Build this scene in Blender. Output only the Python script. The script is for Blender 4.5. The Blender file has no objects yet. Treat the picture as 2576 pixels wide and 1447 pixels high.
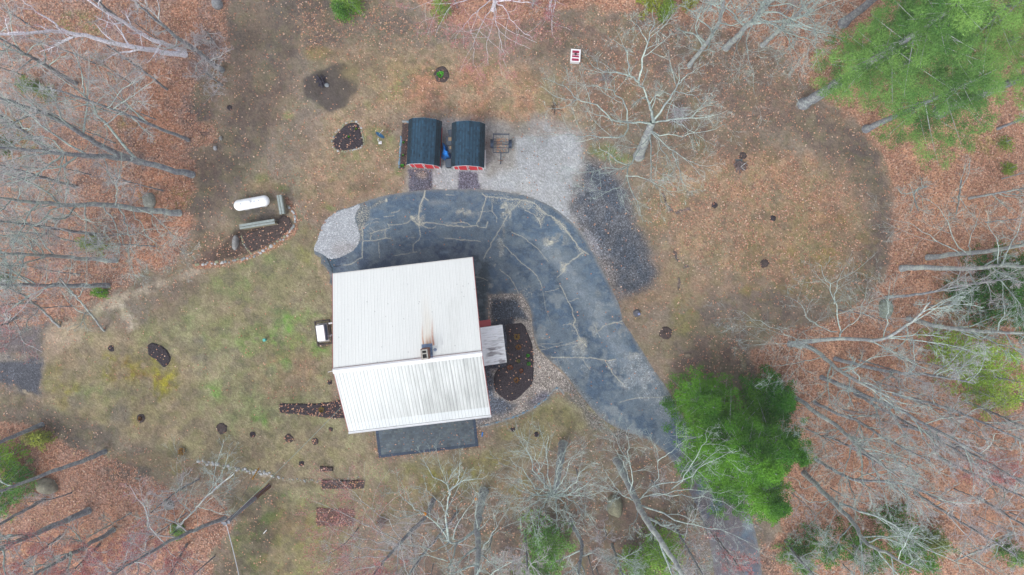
import bpy, bmesh, math, random
import numpy as np
from mathutils import Vector, Matrix
R = math.radians
SC = bpy.context.scene
COL = SC.collection

# ------------------------------------------------------------ camera, light, exposure
H = 54.7                       # flying height of the drone, metres
S = 82.02 / 2576.0             # metres on the ground per photo unit (photo 2576 x 1447 units)
CX, CY = 1288.0, 723.5
cam_d = bpy.data.cameras.new('camera'); cam = bpy.data.objects.new('camera', cam_d)
COL.objects.link(cam); cam.location = (0, 0, H)
cam_d.sensor_width = 36.0; cam_d.lens = 36.0 * H / 82.02
cam_d.clip_start = 0.5; cam_d.clip_end = 6000
SC.camera = cam
SUN_EL, SUN_AZ = R(52), R(215)
w = bpy.data.worlds.new('World'); SC.world = w; w.use_nodes = True
nt = w.node_tree; bg = nt.nodes['Background']
sky = nt.nodes.new('ShaderNodeTexSky'); sky.sky_type = 'NISHITA'; sky.sun_disc = False
sky.sun_elevation = SUN_EL; sky.sun_rotation = SUN_AZ; sky.dust_density = 3.0; sky.air_density = 1.0
hs = nt.nodes.new('ShaderNodeHueSaturation'); hs.inputs['Saturation'].default_value = 0.30   # overcast: the blue is veiled
nt.links.new(sky.outputs[0], hs.inputs['Color']); nt.links.new(hs.outputs[0], bg.inputs[0])
bg.inputs[1].default_value = 0.15
sd = bpy.data.lights.new('sun', 'SUN'); sun = bpy.data.objects.new('sun', sd); COL.objects.link(sun)
sd.energy = 0.6; sd.angle = R(28); sd.color = (0.97, 1.0, 0.965)
sv = Vector((math.sin(SUN_AZ) * math.cos(SUN_EL), math.cos(SUN_AZ) * math.cos(SUN_EL), math.sin(SUN_EL)))
sun.rotation_euler = sv.to_track_quat('Z', 'Y').to_euler(); sun.location = (0, 0, 80)
SC.view_settings.view_transform = 'Standard'; SC.view_settings.look = 'None'
SC.view_settings.gamma = 1.0; SC.view_settings.use_curve_mapping = False
SC.view_settings.exposure = 0.98
SC.cycles.max_bounces = 5; SC.cycles.diffuse_bounces = 3; SC.cycles.transparent_max_bounces = 4

# ------------------------------------------------------------ helpers
def at(px, py, z=0.0):
    k = (H - z) / H
    return Vector(((px - CX) * S * k, (CY - py) * S * k, z))
def lin(c):
    c = np.asarray(c, float) / 255.0
    return np.where(c <= 0.04045, c / 12.92, ((c + 0.055) / 1.055) ** 2.4)
def C(r, g, b):                # colour under this daylight -> reflectance
    return np.clip(lin((r, g, b)) / 1.40, 0.003, 0.86)
def rgba(c): return (float(c[0]), float(c[1]), float(c[2]), 1.0)

def hash2(ix, iy, seed):
    h = (ix.astype(np.int64) * 374761393 + iy.astype(np.int64) * 668265263 + seed * 1442695041) & 0xFFFFFFFF
    h = ((h ^ (h >> 13)) * 1274126177) & 0xFFFFFFFF
    return ((h ^ (h >> 16)) & 0xFFFF) / 65535.0
def vn(x, y, sc, seed=0):
    x = x / sc; y = y / sc
    ix = np.floor(x); iy = np.floor(y); fx = x - ix; fy = y - iy
    fx = fx * fx * (3 - 2 * fx); fy = fy * fy * (3 - 2 * fy)
    a = hash2(ix, iy, seed); b = hash2(ix + 1, iy, seed); c = hash2(ix, iy + 1, seed); d = hash2(ix + 1, iy + 1, seed)
    return (a * (1 - fx) + b * fx) * (1 - fy) + (c * (1 - fx) + d * fx) * fy
def fbm(x, y, sc, seed=0, o=4):
    v = 0; a = 1; t = 0
    for i in range(o):
        v = v + a * vn(x + 17.3 * i, y - 9.1 * i, sc / 2 ** i, seed + 31 * i); t += a; a *= 0.55
    return v / t
def sstep(a, b, x):
    t = np.clip((x - a) / (b - a), 0, 1); return t * t * (3 - 2 * t)
def segd(x, y, a, b):
    vx, vy = b[0] - a[0], b[1] - a[1]; L = vx * vx + vy * vy + 1e-9
    t = np.clip(((x - a[0]) * vx + (y - a[1]) * vy) / L, 0, 1)
    return np.hypot(x - a[0] - t * vx, y - a[1] - t * vy)
def sdf(x, y, poly):
    d = np.full(x.shape, 1e9); ins = np.zeros(x.shape, bool); n = len(poly)
    for i in range(n):
        a, b = poly[i], poly[(i + 1) % n]
        d = np.minimum(d, segd(x, y, a, b))
        if a[1] != b[1]:
            c = ((a[1] > y) != (b[1] > y)) & (x < (b[0] - a[0]) * (y - a[1]) / (b[1] - a[1]) + a[0])
            ins ^= c
    return np.where(ins, -d, d)
def smooth(poly, n=4, closed=True):
    P = [np.array(p, float) for p in poly]; out = []; m = len(P)
    rng = range(m) if closed else range(m - 1)
    for i in rng:
        g = (lambda j: P[j % m]) if closed else (lambda j: P[min(max(j, 0), m - 1)])
        p0, p1, p2, p3 = g(i - 1), g(i), g(i + 1), g(i + 2)
        for k in range(n):
            t = k / n
            out.append(0.5 * ((2 * p1) + (-p0 + p2) * t + (2 * p0 - 5 * p1 + 4 * p2 - p3) * t * t + (-p0 + 3 * p1 - 3 * p2 + p3) * t ** 3))
    if not closed: out.append(P[-1])
    return [tuple(q) for q in out]

class Paint:
    """Material map of a flat surface: what each spot is made of, house shade on the drive included (x, y in photo units on the ground)."""
    def __init__(s, x, y, base, **m):
        s.x, s.y = x, y; s.c = np.tile(np.asarray(base, float), (len(x), 1))
        s.m = {k: np.full(len(x), float(m.get(k, 0))) for k in ('lit', 'gra', 'grv', 'leaf')}
    def blend(s, idx, a, col, m):
        a1 = a[:, None]; s.c[idx] = s.c[idx] * (1 - a1) + np.asarray(col) * a1
        for k, v in m.items(): s.m[k][idx] = s.m[k][idx] * (1 - a) + v * a
    def poly(s, P, col, fe=8, amp=8, ns=40, st=1.0, patch=None, **m):
        xs = [q[0] for q in P]; ys = [q[1] for q in P]; g = fe + amp
        idx = np.nonzero((s.x > min(xs) - g) & (s.x < max(xs) + g) & (s.y > min(ys) - g) & (s.y < max(ys) + g))[0]
        if not len(idx): return
        x, y = s.x[idx], s.y[idx]
        d = sdf(x, y, P) + (fbm(x, y, ns, int(xs[0]) % 97, 4) - 0.5) * 3.0 * amp
        a = sstep(fe, -fe, d) * st
        if patch: a = a * sstep(patch[1], patch[2], fbm(x, y, patch[0], 5 + int(ys[0]) % 53, 4))
        s.blend(idx, a, col, m)
    def ell(s, cx, cy, rx, ry, col, rot=0, **k):
        n = 18; c, q = math.cos(R(rot)), math.sin(R(rot))
        P = [(cx + rx * math.cos(6.2832 * i / n) * c - ry * math.sin(6.2832 * i / n) * q,
              cy + rx * math.cos(6.2832 * i / n) * q + ry * math.sin(6.2832 * i / n) * c) for i in range(n)]
        s.poly(P, col, **k)
    def line(s, P, col, wd=2.0, fe=1.0, wob=2.0, st=0.9, ns=9, **m):
        xs = [q[0] for q in P]; ys = [q[1] for q in P]; g = wd + fe + wob * 2 + 2
        idx = np.nonzero((s.x > min(xs) - g) & (s.x < max(xs) + g) & (s.y > min(ys) - g) & (s.y < max(ys) + g))[0]
        if not len(idx): return
        x, y = s.x[idx], s.y[idx]
        x2 = x + (fbm(x, y, ns, 3, 3) - 0.5) * 2 * wob; y2 = y + (fbm(x, y, ns, 77, 3) - 0.5) * 2 * wob
        d = np.full(len(x), 1e9)
        for a, b in zip(P[:-1], P[1:]): d = np.minimum(d, segd(x2, y2, a, b))
        wv = wd * (0.35 + 1.3 * fbm(x, y, 14, 11, 2))
        s.blend(idx, sstep(wv / 2 + fe, max(0, wd / 2 - fe) * 0.5, d) * st, col, m)
    def cells(s, P, col, size=5.0, wd=0.9, st=0.8, fe=8, amp=6):
        xs = [q[0] for q in P]; ys = [q[1] for q in P]
        idx = np.nonzero((s.x > min(xs) - 15) & (s.x < max(xs) + 15) & (s.y > min(ys) - 15) & (s.y < max(ys) + 15))[0]
        if not len(idx): return
        x, y = s.x[idx], s.y[idx]; u = x / size; v = y / size; iu = np.floor(u); iv = np.floor(v)
        f1 = np.full(len(x), 1e9); f2 = f1.copy()
        for i in (-1, 0, 1):
            for j in (-1, 0, 1):
                d = np.hypot(iu + i + hash2(iu + i, iv + j, 1) - u, iv + j + hash2(iu + i, iv + j, 2) - v)
                f2 = np.where(d < f1, f1, np.minimum(f2, d)); f1 = np.minimum(f1, d)
        e = (f2 - f1) * size
        a = sstep(fe, -fe, sdf(x, y, P) + (fbm(x, y, 20, 4) - .5) * 3 * amp) * st
        s.blend(idx, sstep(wd, 0, e) * a, col, {})

def make_mesh(name, V, F, mats=(), smooth_=False, attrs=None, fattr=None):
    """V (n,3); F list of (m,k) index arrays."""
    me = bpy.data.meshes.new(name)
    V = np.ascontiguousarray(V, dtype=np.float32)
    if not isinstance(F, (list, tuple)): F = [F]
    F = [np.ascontiguousarray(f, dtype=np.int32) for f in F if len(f)]
    me.vertices.add(len(V)); me.vertices.foreach_set('co', V.ravel())
    lv = np.concatenate([f.ravel() for f in F]); me.loops.add(len(lv)); me.loops.foreach_set('vertex_index', lv)
    tot = np.concatenate([np.full(len(f), f.shape[1], np.int32) for f in F])
    st = np.concatenate([[0], np.cumsum(tot)[:-1]]).astype(np.int32)
    me.polygons.add(len(tot)); me.polygons.foreach_set('loop_start', st)
    try: me.polygons.foreach_set('loop_total', tot)
    except Exception: pass
    me.polygons.foreach_set('use_smooth', np.full(len(tot), bool(smooth_)))
    for an, arr in (attrs or {}).items():
        arr = np.asarray(arr, np.float32)
        if arr.shape[1] == 3: arr = np.concatenate([arr, np.ones((len(arr), 1), np.float32)], 1)
        A = me.attributes.new(an, 'FLOAT_COLOR', 'POINT'); A.data.foreach_set('color', np.ascontiguousarray(arr).ravel())
    me.update(calc_edges=True); me.validate()
    for m in mats: me.materials.append(m)
    return me
def obj(name, me, parent=None, label=None, cat=None, group=None, kind=None):
    o = bpy.data.objects.new(name, me); COL.objects.link(o)
    if parent: o.parent = parent
    if label: o['label'] = label
    if cat: o['category'] = cat
    if group: o['group'] = group
    if kind: o['kind'] = kind
    return o
def empty(name, loc, label, cat, group=None, rz=0):
    o = obj(name, None, None, label, cat, group); o.location = loc; o.rotation_euler = (0, 0, rz); o.empty_display_size = 0.2
    return o

class MB:
    """collects boxes, bars and polygons into one mesh"""
    def __init__(s): s.v = []; s.f = []; s.mi = []
    def add(s, vs, fs, mi=0):
        b = len(s.v); s.v += [tuple(v) for v in vs]; s.f += [tuple(b + i for i in f) for f in fs]; s.mi += [mi] * len(fs); return s
    def box(s, x0, x1, y0, y1, z0, z1, mi=0, M=None):
        vs = [Vector((x, y, z)) for z in (z0, z1) for x, y in ((x0, y0), (x1, y0), (x1, y1), (x0, y1))]
        if M: vs = [M @ v for v in vs]
        return s.add(vs, [(3, 2, 1, 0), (4, 5, 6, 7), (0, 1, 5, 4), (1, 2, 6, 5), (2, 3, 7, 6), (3, 0, 4, 7)], mi)
    def tube(s, pts, r, n=8, mi=0, caps=True):
        pts = [Vector(p) for p in pts]; rs = r if isinstance(r, (list, tuple)) else [r] * len(pts); b = len(s.v)
        for i, p in enumerate(pts):
            t = (pts[min(i + 1, len(pts) - 1)] - pts[max(i - 1, 0)]).normalized()
            u = t.cross(Vector((0, 0, 1))) if abs(t.z) < 0.9 else t.cross(Vector((1, 0, 0))); u.normalize(); v = t.cross(u)
            for k in range(n):
                a = 2 * math.pi * k / n; s.v.append(tuple(p + (u * math.cos(a) + v * math.sin(a)) * rs[i]))
        fs = [(b + i * n + k, b + i * n + (k + 1) % n, b + (i + 1) * n + (k + 1) % n, b + (i + 1) * n + k) for i in range(len(pts) - 1) for k in range(n)]
        if caps: fs += [tuple(b + k for k in range(n))[::-1], tuple(b + (len(pts) - 1) * n + k for k in range(n))]
        s.f += fs; s.mi += [mi] * len(fs); return s
    def prism(s, poly, z0, z1, mi=0):
        n = len(poly); vs = [(p[0], p[1], z0) for p in poly] + [(p[0], p[1], z1) for p in poly]
        return s.add(vs, [tuple(range(n))[::-1], tuple(range(n, 2 * n))] + [(i, (i + 1) % n, n + (i + 1) % n, n + i) for i in range(n)], mi)
    def mesh(s, name, mats, bevel=0, sm=False):
        me = bpy.data.meshes.new(name); me.from_pydata(s.v, [], s.f)
        for m in (mats if isinstance(mats, (list, tuple)) else [mats]): me.materials.append(m)
        me.polygons.foreach_set('material_index', s.mi)
        bm = bmesh.new(); bm.from_mesh(me)
        if bevel: bmesh.ops.bevel(bm, geom=bm.edges[:], offset=bevel, segments=2, affect='EDGES', profile=0.6)
        bmesh.ops.recalc_face_normals(bm, faces=bm.faces[:]); bm.to_mesh(me); bm.free()
        if sm: me.polygons.foreach_set('use_smooth', [True] * len(me.polygons))
        me.update(); return me
    def obj(s, name, mats, parent=None, bevel=0, sm=False, **k): return obj(name, s.mesh(name, mats, bevel, sm), parent, **k)

# ------------------------------------------------------------ materials
def mat(name, col=None, rough=0.85, attr=None, noise=(), bump=None, metal=0.0, voro=None, spec=0.3, trans=0):
    """noise: list of (scale, detail, amount) brightness variation; voro=(scale, amount)"""
    m = bpy.data.materials.new(name); m.use_nodes = True; t = m.node_tree; N, L = t.nodes, t.links
    b = N['Principled BSDF']; b.inputs['Roughness'].default_value = rough; b.inputs['Metallic'].default_value = metal
    b.inputs['Specular IOR Level'].default_value = spec
    if attr:
        a = N.new('ShaderNodeAttribute'); a.attribute_name = attr; out = a.outputs['Color']
    else:
        a = N.new('ShaderNodeRGB'); a.outputs[0].default_value = rgba(col); out = a.outputs[0]
    co = N.new('ShaderNodeTexCoord').outputs['Object']
    def mulby(out, val, amt):
        mr = N.new('ShaderNodeMapRange'); mr.inputs['From Min'].default_value = 0.25; mr.inputs['From Max'].default_value = 0.75
        mr.inputs['To Min'].default_value = 1 - amt; mr.inputs['To Max'].default_value = 1 + amt; L.new(val, mr.inputs['Value'])
        v = N.new('ShaderNodeVectorMath'); v.operation = 'SCALE'; L.new(out, v.inputs[0]); L.new(mr.outputs[0], v.inputs['Scale']); return v.outputs[0]
    for sc_, de, am in noise:
        n = N.new('ShaderNodeTexNoise'); n.inputs['Scale'].default_value = sc_; n.inputs['Detail'].default_value = de
        L.new(co, n.inputs['Vector']); out = mulby(out, n.outputs[0], am)
    if voro:
        n = N.new('ShaderNodeTexVoronoi'); n.inputs['Scale'].default_value = voro[0]; L.new(co, n.inputs['Vector'])
        sx = N.new('ShaderNodeSeparateColor'); L.new(n.outputs['Color'], sx.inputs[0]); out = mulby(out, sx.outputs[0], voro[1])
    L.new(out, b.inputs['Base Color'])
    if bump:
        n = N.new('ShaderNodeTexNoise'); n.inputs['Scale'].default_value = bump[0]; n.inputs['Detail'].default_value = 5
        L.new(co, n.inputs['Vector']); bp = N.new('ShaderNodeBump'); bp.inputs['Strength'].default_value = bump[1]; bp.inputs['Distance'].default_value = bump[2]
        L.new(n.outputs[0], bp.inputs['Height']); L.new(bp.outputs[0], b.inputs['Normal'])
    if trans:
        b.inputs['Transmission Weight'].default_value = trans
    return m

def ground_material(name, strength=1.0):
    m = bpy.data.materials.new(name); m.use_nodes = True; t = m.node_tree; N, L = t.nodes, t.links
    b = N['Principled BSDF']; b.inputs['Roughness'].default_value = 0.95; b.inputs['Specular IOR Level'].default_value = 0.1
    ca = N.new('ShaderNodeAttribute'); ca.attribute_name = 'Col'; ma = N.new('ShaderNodeAttribute'); ma.attribute_name = 'Mix'
    sp = N.new('ShaderNodeSeparateColor'); L.new(ma.outputs['Color'], sp.inputs[0])   # R litter, G grass, B gravel
    co = N.new('ShaderNodeTexCoord').outputs['Object']
    def vor(scale, rnd=1.0):
        n = N.new('ShaderNodeTexVoronoi'); n.inputs['Scale'].default_value = scale; L.new(co, n.inputs['Vector'])
        s_ = N.new('ShaderNodeSeparateColor'); L.new(n.outputs['Color'], s_.inputs[0]); return s_.outputs
    def noi(scale, det=4, rough=.6):
        n = N.new('ShaderNodeTexNoise'); n.inputs['Scale'].default_value = scale; n.inputs['Detail'].default_value = det; n.inputs['Roughness'].default_value = rough
        L.new(co, n.inputs['Vector']); return n.outputs[0]
    def rng(v, a, b_, c, d):
        n = N.new('ShaderNodeMapRange'); n.inputs[1].default_value = a; n.inputs[2].default_value = b_; n.inputs[3].default_value = c; n.inputs[4].default_value = d
        L.new(v, n.inputs[0]); return n.outputs[0]
    def math_(op, a, b_):
        n = N.new('ShaderNodeMath'); n.operation = op
        for i, q in enumerate((a, b_)):
            if isinstance(q, (int, float)): n.inputs[i].default_value = q
            else: L.new(q, n.inputs[i])
        return n.outputs[0]
    def vary(mask, src, lo, hi):      # 1 + mask * (range(src) - 1)
        return math_('ADD', 1.0, math_('MULTIPLY', mask, math_('SUBTRACT', rng(src, 0, 1, lo, hi), 1.0)))
    v1 = vor(10.0); v2 = vor(5.0); v3 = vor(15.0); v4 = vor(27.0)
    n1 = rng(noi(11, 5, .75), .3, .7, 0, 1); n2 = rng(noi(1.3, 4), .3, .7, 0, 1); n3 = rng(noi(24, 3, .7), .3, .7, 0, 1)
    f = vary(sp.outputs[0], v1[0], .55, 1.42)
    f = math_('MULTIPLY', f, vary(sp.outputs[0], v2[1], .85, 1.15))
    f = math_('MULTIPLY', f, vary(sp.outputs[1], n1, .68, 1.32))
    f = math_('MULTIPLY', f, vary(sp.outputs[1], v3[2], .90, 1.10))
    f = math_('MULTIPLY', f, vary(sp.outputs[2], v3[0], .50, 1.50))
    f = math_('MULTIPLY', f, vary(sp.outputs[2], v4[1], .60, 1.40)); f = math_('ADD', f, math_('MULTIPLY', sp.outputs[2], rng(v3[1], .86, .98, 0, 1.3)))
    f = math_('MULTIPLY', f, rng(n2, 0, 1, .93, 1.07)); f = math_('MULTIPLY', f, rng(n3, 0, 1, .86, 1.14))
    sc = N.new('ShaderNodeVectorMath'); sc.operation = 'SCALE'; L.new(ca.outputs['Color'], sc.inputs[0]); L.new(f, sc.inputs['Scale'])
    # leaves differ in hue
    mx = N.new('ShaderNodeMix'); mx.data_type = 'RGBA'; mx.inputs['B'].default_value = rgba(C(196, 172, 156))
    L.new(math_('MULTIPLY', sp.outputs[0], rng(v1[1], .78, 1.0, 0, .55)), mx.inputs['Factor']); L.new(sc.outputs[0], mx.inputs['A'])
    L.new(mx.outputs['Result'], b.inputs['Base Color'])
    bp = N.new('ShaderNodeBump'); bp.inputs['Strength'].default_value = 0.5; bp.inputs['Distance'].default_value = 0.06
    L.new(math_('ADD', v1[2], noi(9, 5, .7)), bp.inputs['Height']); L.new(bp.outputs[0], b.inputs['Normal'])
    return m
GM = ground_material('ground_surface')

def sheet(name, xs, ys, z, paint_fn, keep=None, base=C(178, 137, 114), kind='structure', bend=None):
    """flat sheet on a grid of photo units; paint_fn fills the material map; keep(x, y) marks cells that stay"""
    gx, gy = np.meshgrid(xs, ys); X, Y = gx.ravel(), gy.ravel()
    p = Paint(X, Y, base, lit=1, leaf=1); paint_fn(p)
    V = np.stack([(X - CX) * S, (CY - Y) * S, np.full(len(X), z)], 1)
    nx, ny = len(xs), len(ys); i = np.arange(nx * ny).reshape(ny, nx)
    F = np.stack([i[:-1, :-1], i[1:, :-1], i[1:, 1:], i[:-1, 1:]], -1).reshape(-1, 4)
    if keep is not None:
        F = F[keep(X[F].mean(1), Y[F].mean(1))]
        used = np.unique(F); mp = np.full(len(V), -1); mp[used] = np.arange(len(used)); F = mp[F]; V = V[used]
        c = p.c[used]; mm = {k: q[used] for k, q in p.m.items()}
    else: c, mm = p.c, p.m
    A = {'Col': np.clip(c, .003, .9), 'Mix': np.stack([mm['lit'], mm['gra'], mm['grv']], 1)}
    o = obj(name, make_mesh(name, V, F, [GM], attrs=A), kind=kind)
    return o, p

# ------------------------------------------------------------ the ground
SOIL, DSOIL, TAN, ORG = C(140, 129, 117), C(114, 106, 99), C(152, 134, 108), C(163, 125, 98)
LAWN, GREEN, MOSS, PALE = C(158, 154, 120), C(118, 134, 76), C(146, 138, 62), C(178, 164, 142)
LIT1, LIT2, LIT3 = C(176, 136, 118), C(160, 128, 118), C(142, 126, 122)
GRAV, GRAV2, DGRAV, MULCH = C(168, 171, 175), C(150, 142, 136), C(80, 86, 96), C(56, 46, 50)
CLEAR = [(590, -60), (575, 60), (572, 140), (500, 190), (478, 270), (500, 330), (470, 390), (500, 480), (492, 560), (455, 640), (380, 680),
         (300, 720), (230, 770), (150, 800), (60, 815), (-60, 830), (-60, 1050), (40, 1062), (120, 1075), (190, 1120), (270, 1150), (330, 1190),
         (400, 1215), (470, 1240), (560, 1275), (585, 1330), (530, 1400), (520, 1520), (1780, 1520), (1960, 1520), (1900, 1400), (1985, 1330), (1890, 1200), (1900, 1080), (1915, 960),
         (1885, 880), (1950, 845), (2060, 820), (2170, 770), (2225, 700), (2240, 600), (2240, 500), (2228, 420), (2195, 360), (2120, 290), (2060, 250),
         (2010, 210), (1960, 130), (1860, 90), (1700, 60), (1560, 20), (1400, 30), (1300, 70), (1180, 70), (1080, 30), (980, -60)]
def paint_ground(p):
    p.m['leaf'][:] = 1.0
    # forest floor
    p.poly([(-200, -200), (700, -200), (700, 800), (-200, 900)], C(152, 127, 119), fe=60, amp=20, st=.7)
    p.poly([(-200, 1050), (600, 1180), (620, 1700), (-200, 1700)], LIT2, fe=40, amp=20, st=.6)
    for a in [(120, 120, 220, 150), (300, 330, 170, 140), (80, 480, 180, 140), (250, 600, 180, 90), (60, 730, 150, 60), (520, 120, 70, 120), (420, 250, 60, 100)]:
        p.ell(*a, LIT3, fe=50, amp=40, st=.55, patch=(70, .42, .6), leaf=.6)
    for a in [(400, 330, 90, 170), (430, 520, 90, 110), (350, 650, 120, 40), (180, 790, 110, 22), (500, 40, 70, 60), (60, 1180, 160, 60), (330, 1330, 180, 70), (120, 1400, 200, 60)]:
        p.ell(*a, C(192, 136, 106), fe=30, amp=20, st=.75, patch=(40, .38, .55))
    for a in [(2300, 420, 200, 150), (2380, 560, 150, 160), (2180, 900, 230, 90), (2250, 1080, 240, 130), (2480, 1250, 160, 120), (2350, 950, 220, 80)]:
        p.ell(*a, C(192, 146, 118), fe=60, amp=25, st=.7, patch=(60, .3, .5))
    for a in [(100, 225, 40, 24), (250, 620, 45, 28), (130, 480, 30, 26), (370, 500, 26, 22), (200, 60, 60, 30), (40, 350, 50, 60), (15, 700, 40, 20), (320, 310, 20, 10), (260, 150, 30, 14),
              (470, 500, 60, 30), (2480, 360, 40, 40), (2540, 700, 90, 90), (2440, 760, 90, 70), (2430, 900, 100, 80), (2480, 1000, 60, 60)]:
        p.ell(*a, C(122, 128, 62), fe=16, amp=10, st=.65, patch=(20, .35, .5))
    # the clearing
    p.poly(CLEAR, SOIL, fe=10, amp=16, ns=45, lit=.25, leaf=.12, gra=.7)
    p.poly([(560, -60), (800, -60), (760, 120), (700, 300), (640, 420), (560, 520), (500, 600), (470, 520), (540, 330), (600, 220)], C(104, 94, 88), fe=24, amp=14, lit=.1, leaf=.10, gra=.6)
    p.poly([(590, 0), (720, 0), (700, 160), (640, 190), (590, 140)], C(118, 112, 107), fe=30, amp=10, st=.7)
    p.ell(640, 90, 40, 90, C(136, 120, 104), fe=30, amp=16, st=.6)
    p.ell(520, 160, 44, 100, C(106, 92, 92), fe=22, amp=14, st=.85, lit=.3, leaf=.25)
    p.ell(500, 300, 36, 50, C(88, 78, 80), fe=14, amp=12, st=.8)
    p.ell(512, 335, 36, 26, LIT1, fe=8, amp=8, lit=1, leaf=1); p.ell(515, 330, 14, 14, C(86, 72, 74), fe=6, amp=6, st=.8)
    p.ell(520, 410, 34, 40, C(94, 80, 76), fe=16, amp=10, st=.85)
    p.poly([(740, 0), (980, 0), (1100, 60), (1200, 110), (1080, 130), (900, 110), (780, 130), (740, 70)], DSOIL, fe=26, amp=14, st=.85, leaf=.35, lit=.35)
    p.ell(800, 60, 50, 60, C(92, 84, 82), fe=20, amp=12, st=.8)
    p.poly([(1300, 60), (1600, 30), (1900, 80), (2050, 250), (2210, 370), (2245, 520), (2235, 640), (2190, 740), (2140, 730), (2170, 600), (2150, 470), (2000, 330), (1800, 300), (1680, 210), (1430, 170)],
           C(120, 105, 97), fe=34, amp=16, st=.95, leaf=.30, lit=.35)
    p.poly([(1960, 280), (2080, 290), (2200, 380), (2240, 500), (2232, 660), (2180, 720), (2150, 690), (2195, 560), (2140, 420), (2030, 350)], C(104, 94, 91), fe=18, amp=8, st=.95, leaf=.10, lit=.1)
    p.poly([(1700, 340), (1900, 320), (1960, 400), (1850, 430), (1720, 420)], C(112, 96, 84), fe=36, amp=16, st=.8, leaf=.3)
    p.ell(1420, 110, 70, 40, C(112, 100, 90), fe=30, amp=12, st=.7)
    # dry tan and orange ground
    p.poly([(830, 120), (1000, 110), (1180, 130), (1320, 170), (1440, 250), (1450, 300), (1250, 300), (1020, 290), (980, 330), (1010, 480), (930, 500), (800, 540), (760, 420), (830, 330), (800, 220)], C(170, 148, 123), fe=30, amp=18, leaf=.16, gra=1, lit=.15)
    p.poly([(1000, 180), (1200, 150), (1400, 200), (1420, 280), (1200, 290), (1050, 280), (960, 250)], C(184, 138, 112), fe=30, amp=22, st=.95, patch=(60, .35, .55), leaf=.3)
    p.poly([(760, 420), (860, 440), (1000, 430), (1010, 480), (900, 500), (800, 550), (750, 500)], C(150, 124, 104), fe=20, amp=14, st=.7)
    p.poly([(1480, 180), (1600, 160), (1640, 260), (1560, 330), (1480, 300), (1420, 240)], C(134, 108, 90), fe=30, amp=20, st=.7, leaf=.3)
    p.poly([(1640, 470), (1750, 420), (1950, 390), (2120, 440), (2170, 600), (2110, 720), (1960, 730), (1800, 690), (1700, 640), (1640, 560)], C(168, 142, 115), fe=40, amp=22, leaf=.42, gra=.9, lit=.3)
    p.poly([(1820, 400), (2000, 380), (2130, 470), (2080, 560), (1900, 520), (1800, 460)], C(182, 142, 112), fe=30, amp=26, st=.8, patch=(50, .35, .55), leaf=.6, lit=.5)
    p.poly([(1900, 560), (2130, 560), (2140, 680), (2000, 720), (1850, 660)], C(152, 130, 98), fe=30, amp=20, st=.7)
    p.poly([(1650, 640), (1800, 690), (1900, 740), (1840, 760), (1700, 770), (1590, 790), (1570, 760)], C(152, 130, 108), fe=22, amp=14, st=.9)
    p.poly([(1780, 730), (1960, 720), (2040, 760), (1980, 830), (1880, 870), (1820, 920), (1700, 940), (1690, 860), (1740, 790)], C(112, 102, 96), fe=30, amp=14, st=.9, lit=.1, leaf=.1)
    p.poly([(1580, 780), (1680, 800), (1700, 900), (1680, 960), (1640, 920), (1590, 840)], C(146, 132, 116), fe=20, amp=12, st=.9, leaf=.08)
    p.poly([(1690, 900), (1860, 880), (1900, 950), (1760, 950), (1700, 980)], C(108, 92, 90), fe=16, amp=12, st=.8, leaf=.3)
    p.ell(1745, 840, 30, 42, C(120, 106, 96), fe=30, amp=10, st=.6)
    # left lawn
    lawn = [(740, 520), (800, 600), (835, 700), (836, 1030), (900, 1090), (945, 1160), (1210, 1130), (1400, 990), (1460, 1000), (1560, 1090), (1500, 1110), (1400, 1150), (1260, 1190), (1180, 1230), (1080, 1200), (900, 1250),
            (820, 1330), (800, 1447), (760, 1520), (640, 1520), (690, 1380), (720, 1240), (600, 1190), (500, 1160), (380, 1130), (240, 1080), (120, 1020), (100, 960), (130, 880), (260, 830), (400, 770), (500, 700), (560, 670), (640, 640), (720, 600)]
    p.poly(lawn, LAWN, fe=18, amp=12, lit=0, leaf=.018, gra=1)
    p.poly([(440, 690), (640, 650), (740, 560), (790, 620), (830, 720), (820, 780), (640, 800), (520, 790), (420, 760)], C(152, 142, 116), fe=24, amp=16, st=.8)
    p.poly([(120, 860), (330, 850), (470, 900), (500, 1010), (420, 1120), (260, 1080), (110, 1010)], C(164, 148, 118), fe=30, amp=18, st=.85)
    p.poly([(500, 1060), (800, 1080), (900, 1150), (700, 1180), (480, 1160), (400, 1120)], C(158, 148, 114), fe=30, amp=14, st=.8)
    for a in [(610, 720, 80, 60), (680, 650, 50, 26), (770, 620, 40, 40), (560, 780, 50, 26), (750, 850, 60, 60), (640, 940, 60, 90), (550, 950, 46, 50), (540, 850, 40, 60), (640, 1060, 60, 30), (760, 1040, 50, 30),
              (400, 880, 30, 60), (470, 800, 40, 30), (250, 990, 60, 26), (700, 1010, 60, 22), (500, 1000, 30, 36)]:
        p.ell(*a, C(126, 140, 92), fe=30, amp=22, st=.75, patch=(36, .35, .55), gra=1)
    for a in [(690, 820, 60, 40), (640, 870, 40, 46), (770, 800, 24, 20), (810, 900, 16, 44), (740, 880, 50, 40), (530, 980, 26, 26), (680, 1245, 40, 16), (660, 1060, 24, 16)]:
        p.ell(*a, C(108, 146, 70), fe=20, amp=18, st=.95, patch=(24, .3, .5), gra=1)
    p.ell(725, 930, 90, 60, C(158, 130, 104), fe=30, amp=20, st=.65, patch=(40, .3, .5), leaf=.12)
    p.poly([(250, 900), (330, 880), (440, 900), (450, 970), (420, 1000), (330, 970), (260, 950)], MOSS, fe=14, amp=18, st=.95, patch=(18, .35, .52))
    p.poly([(300, 880), (440, 930), (430, 1000), (340, 960), (270, 950)], C(130, 96, 62), fe=10, amp=16, st=.6, patch=(22, .48, .6))
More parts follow.
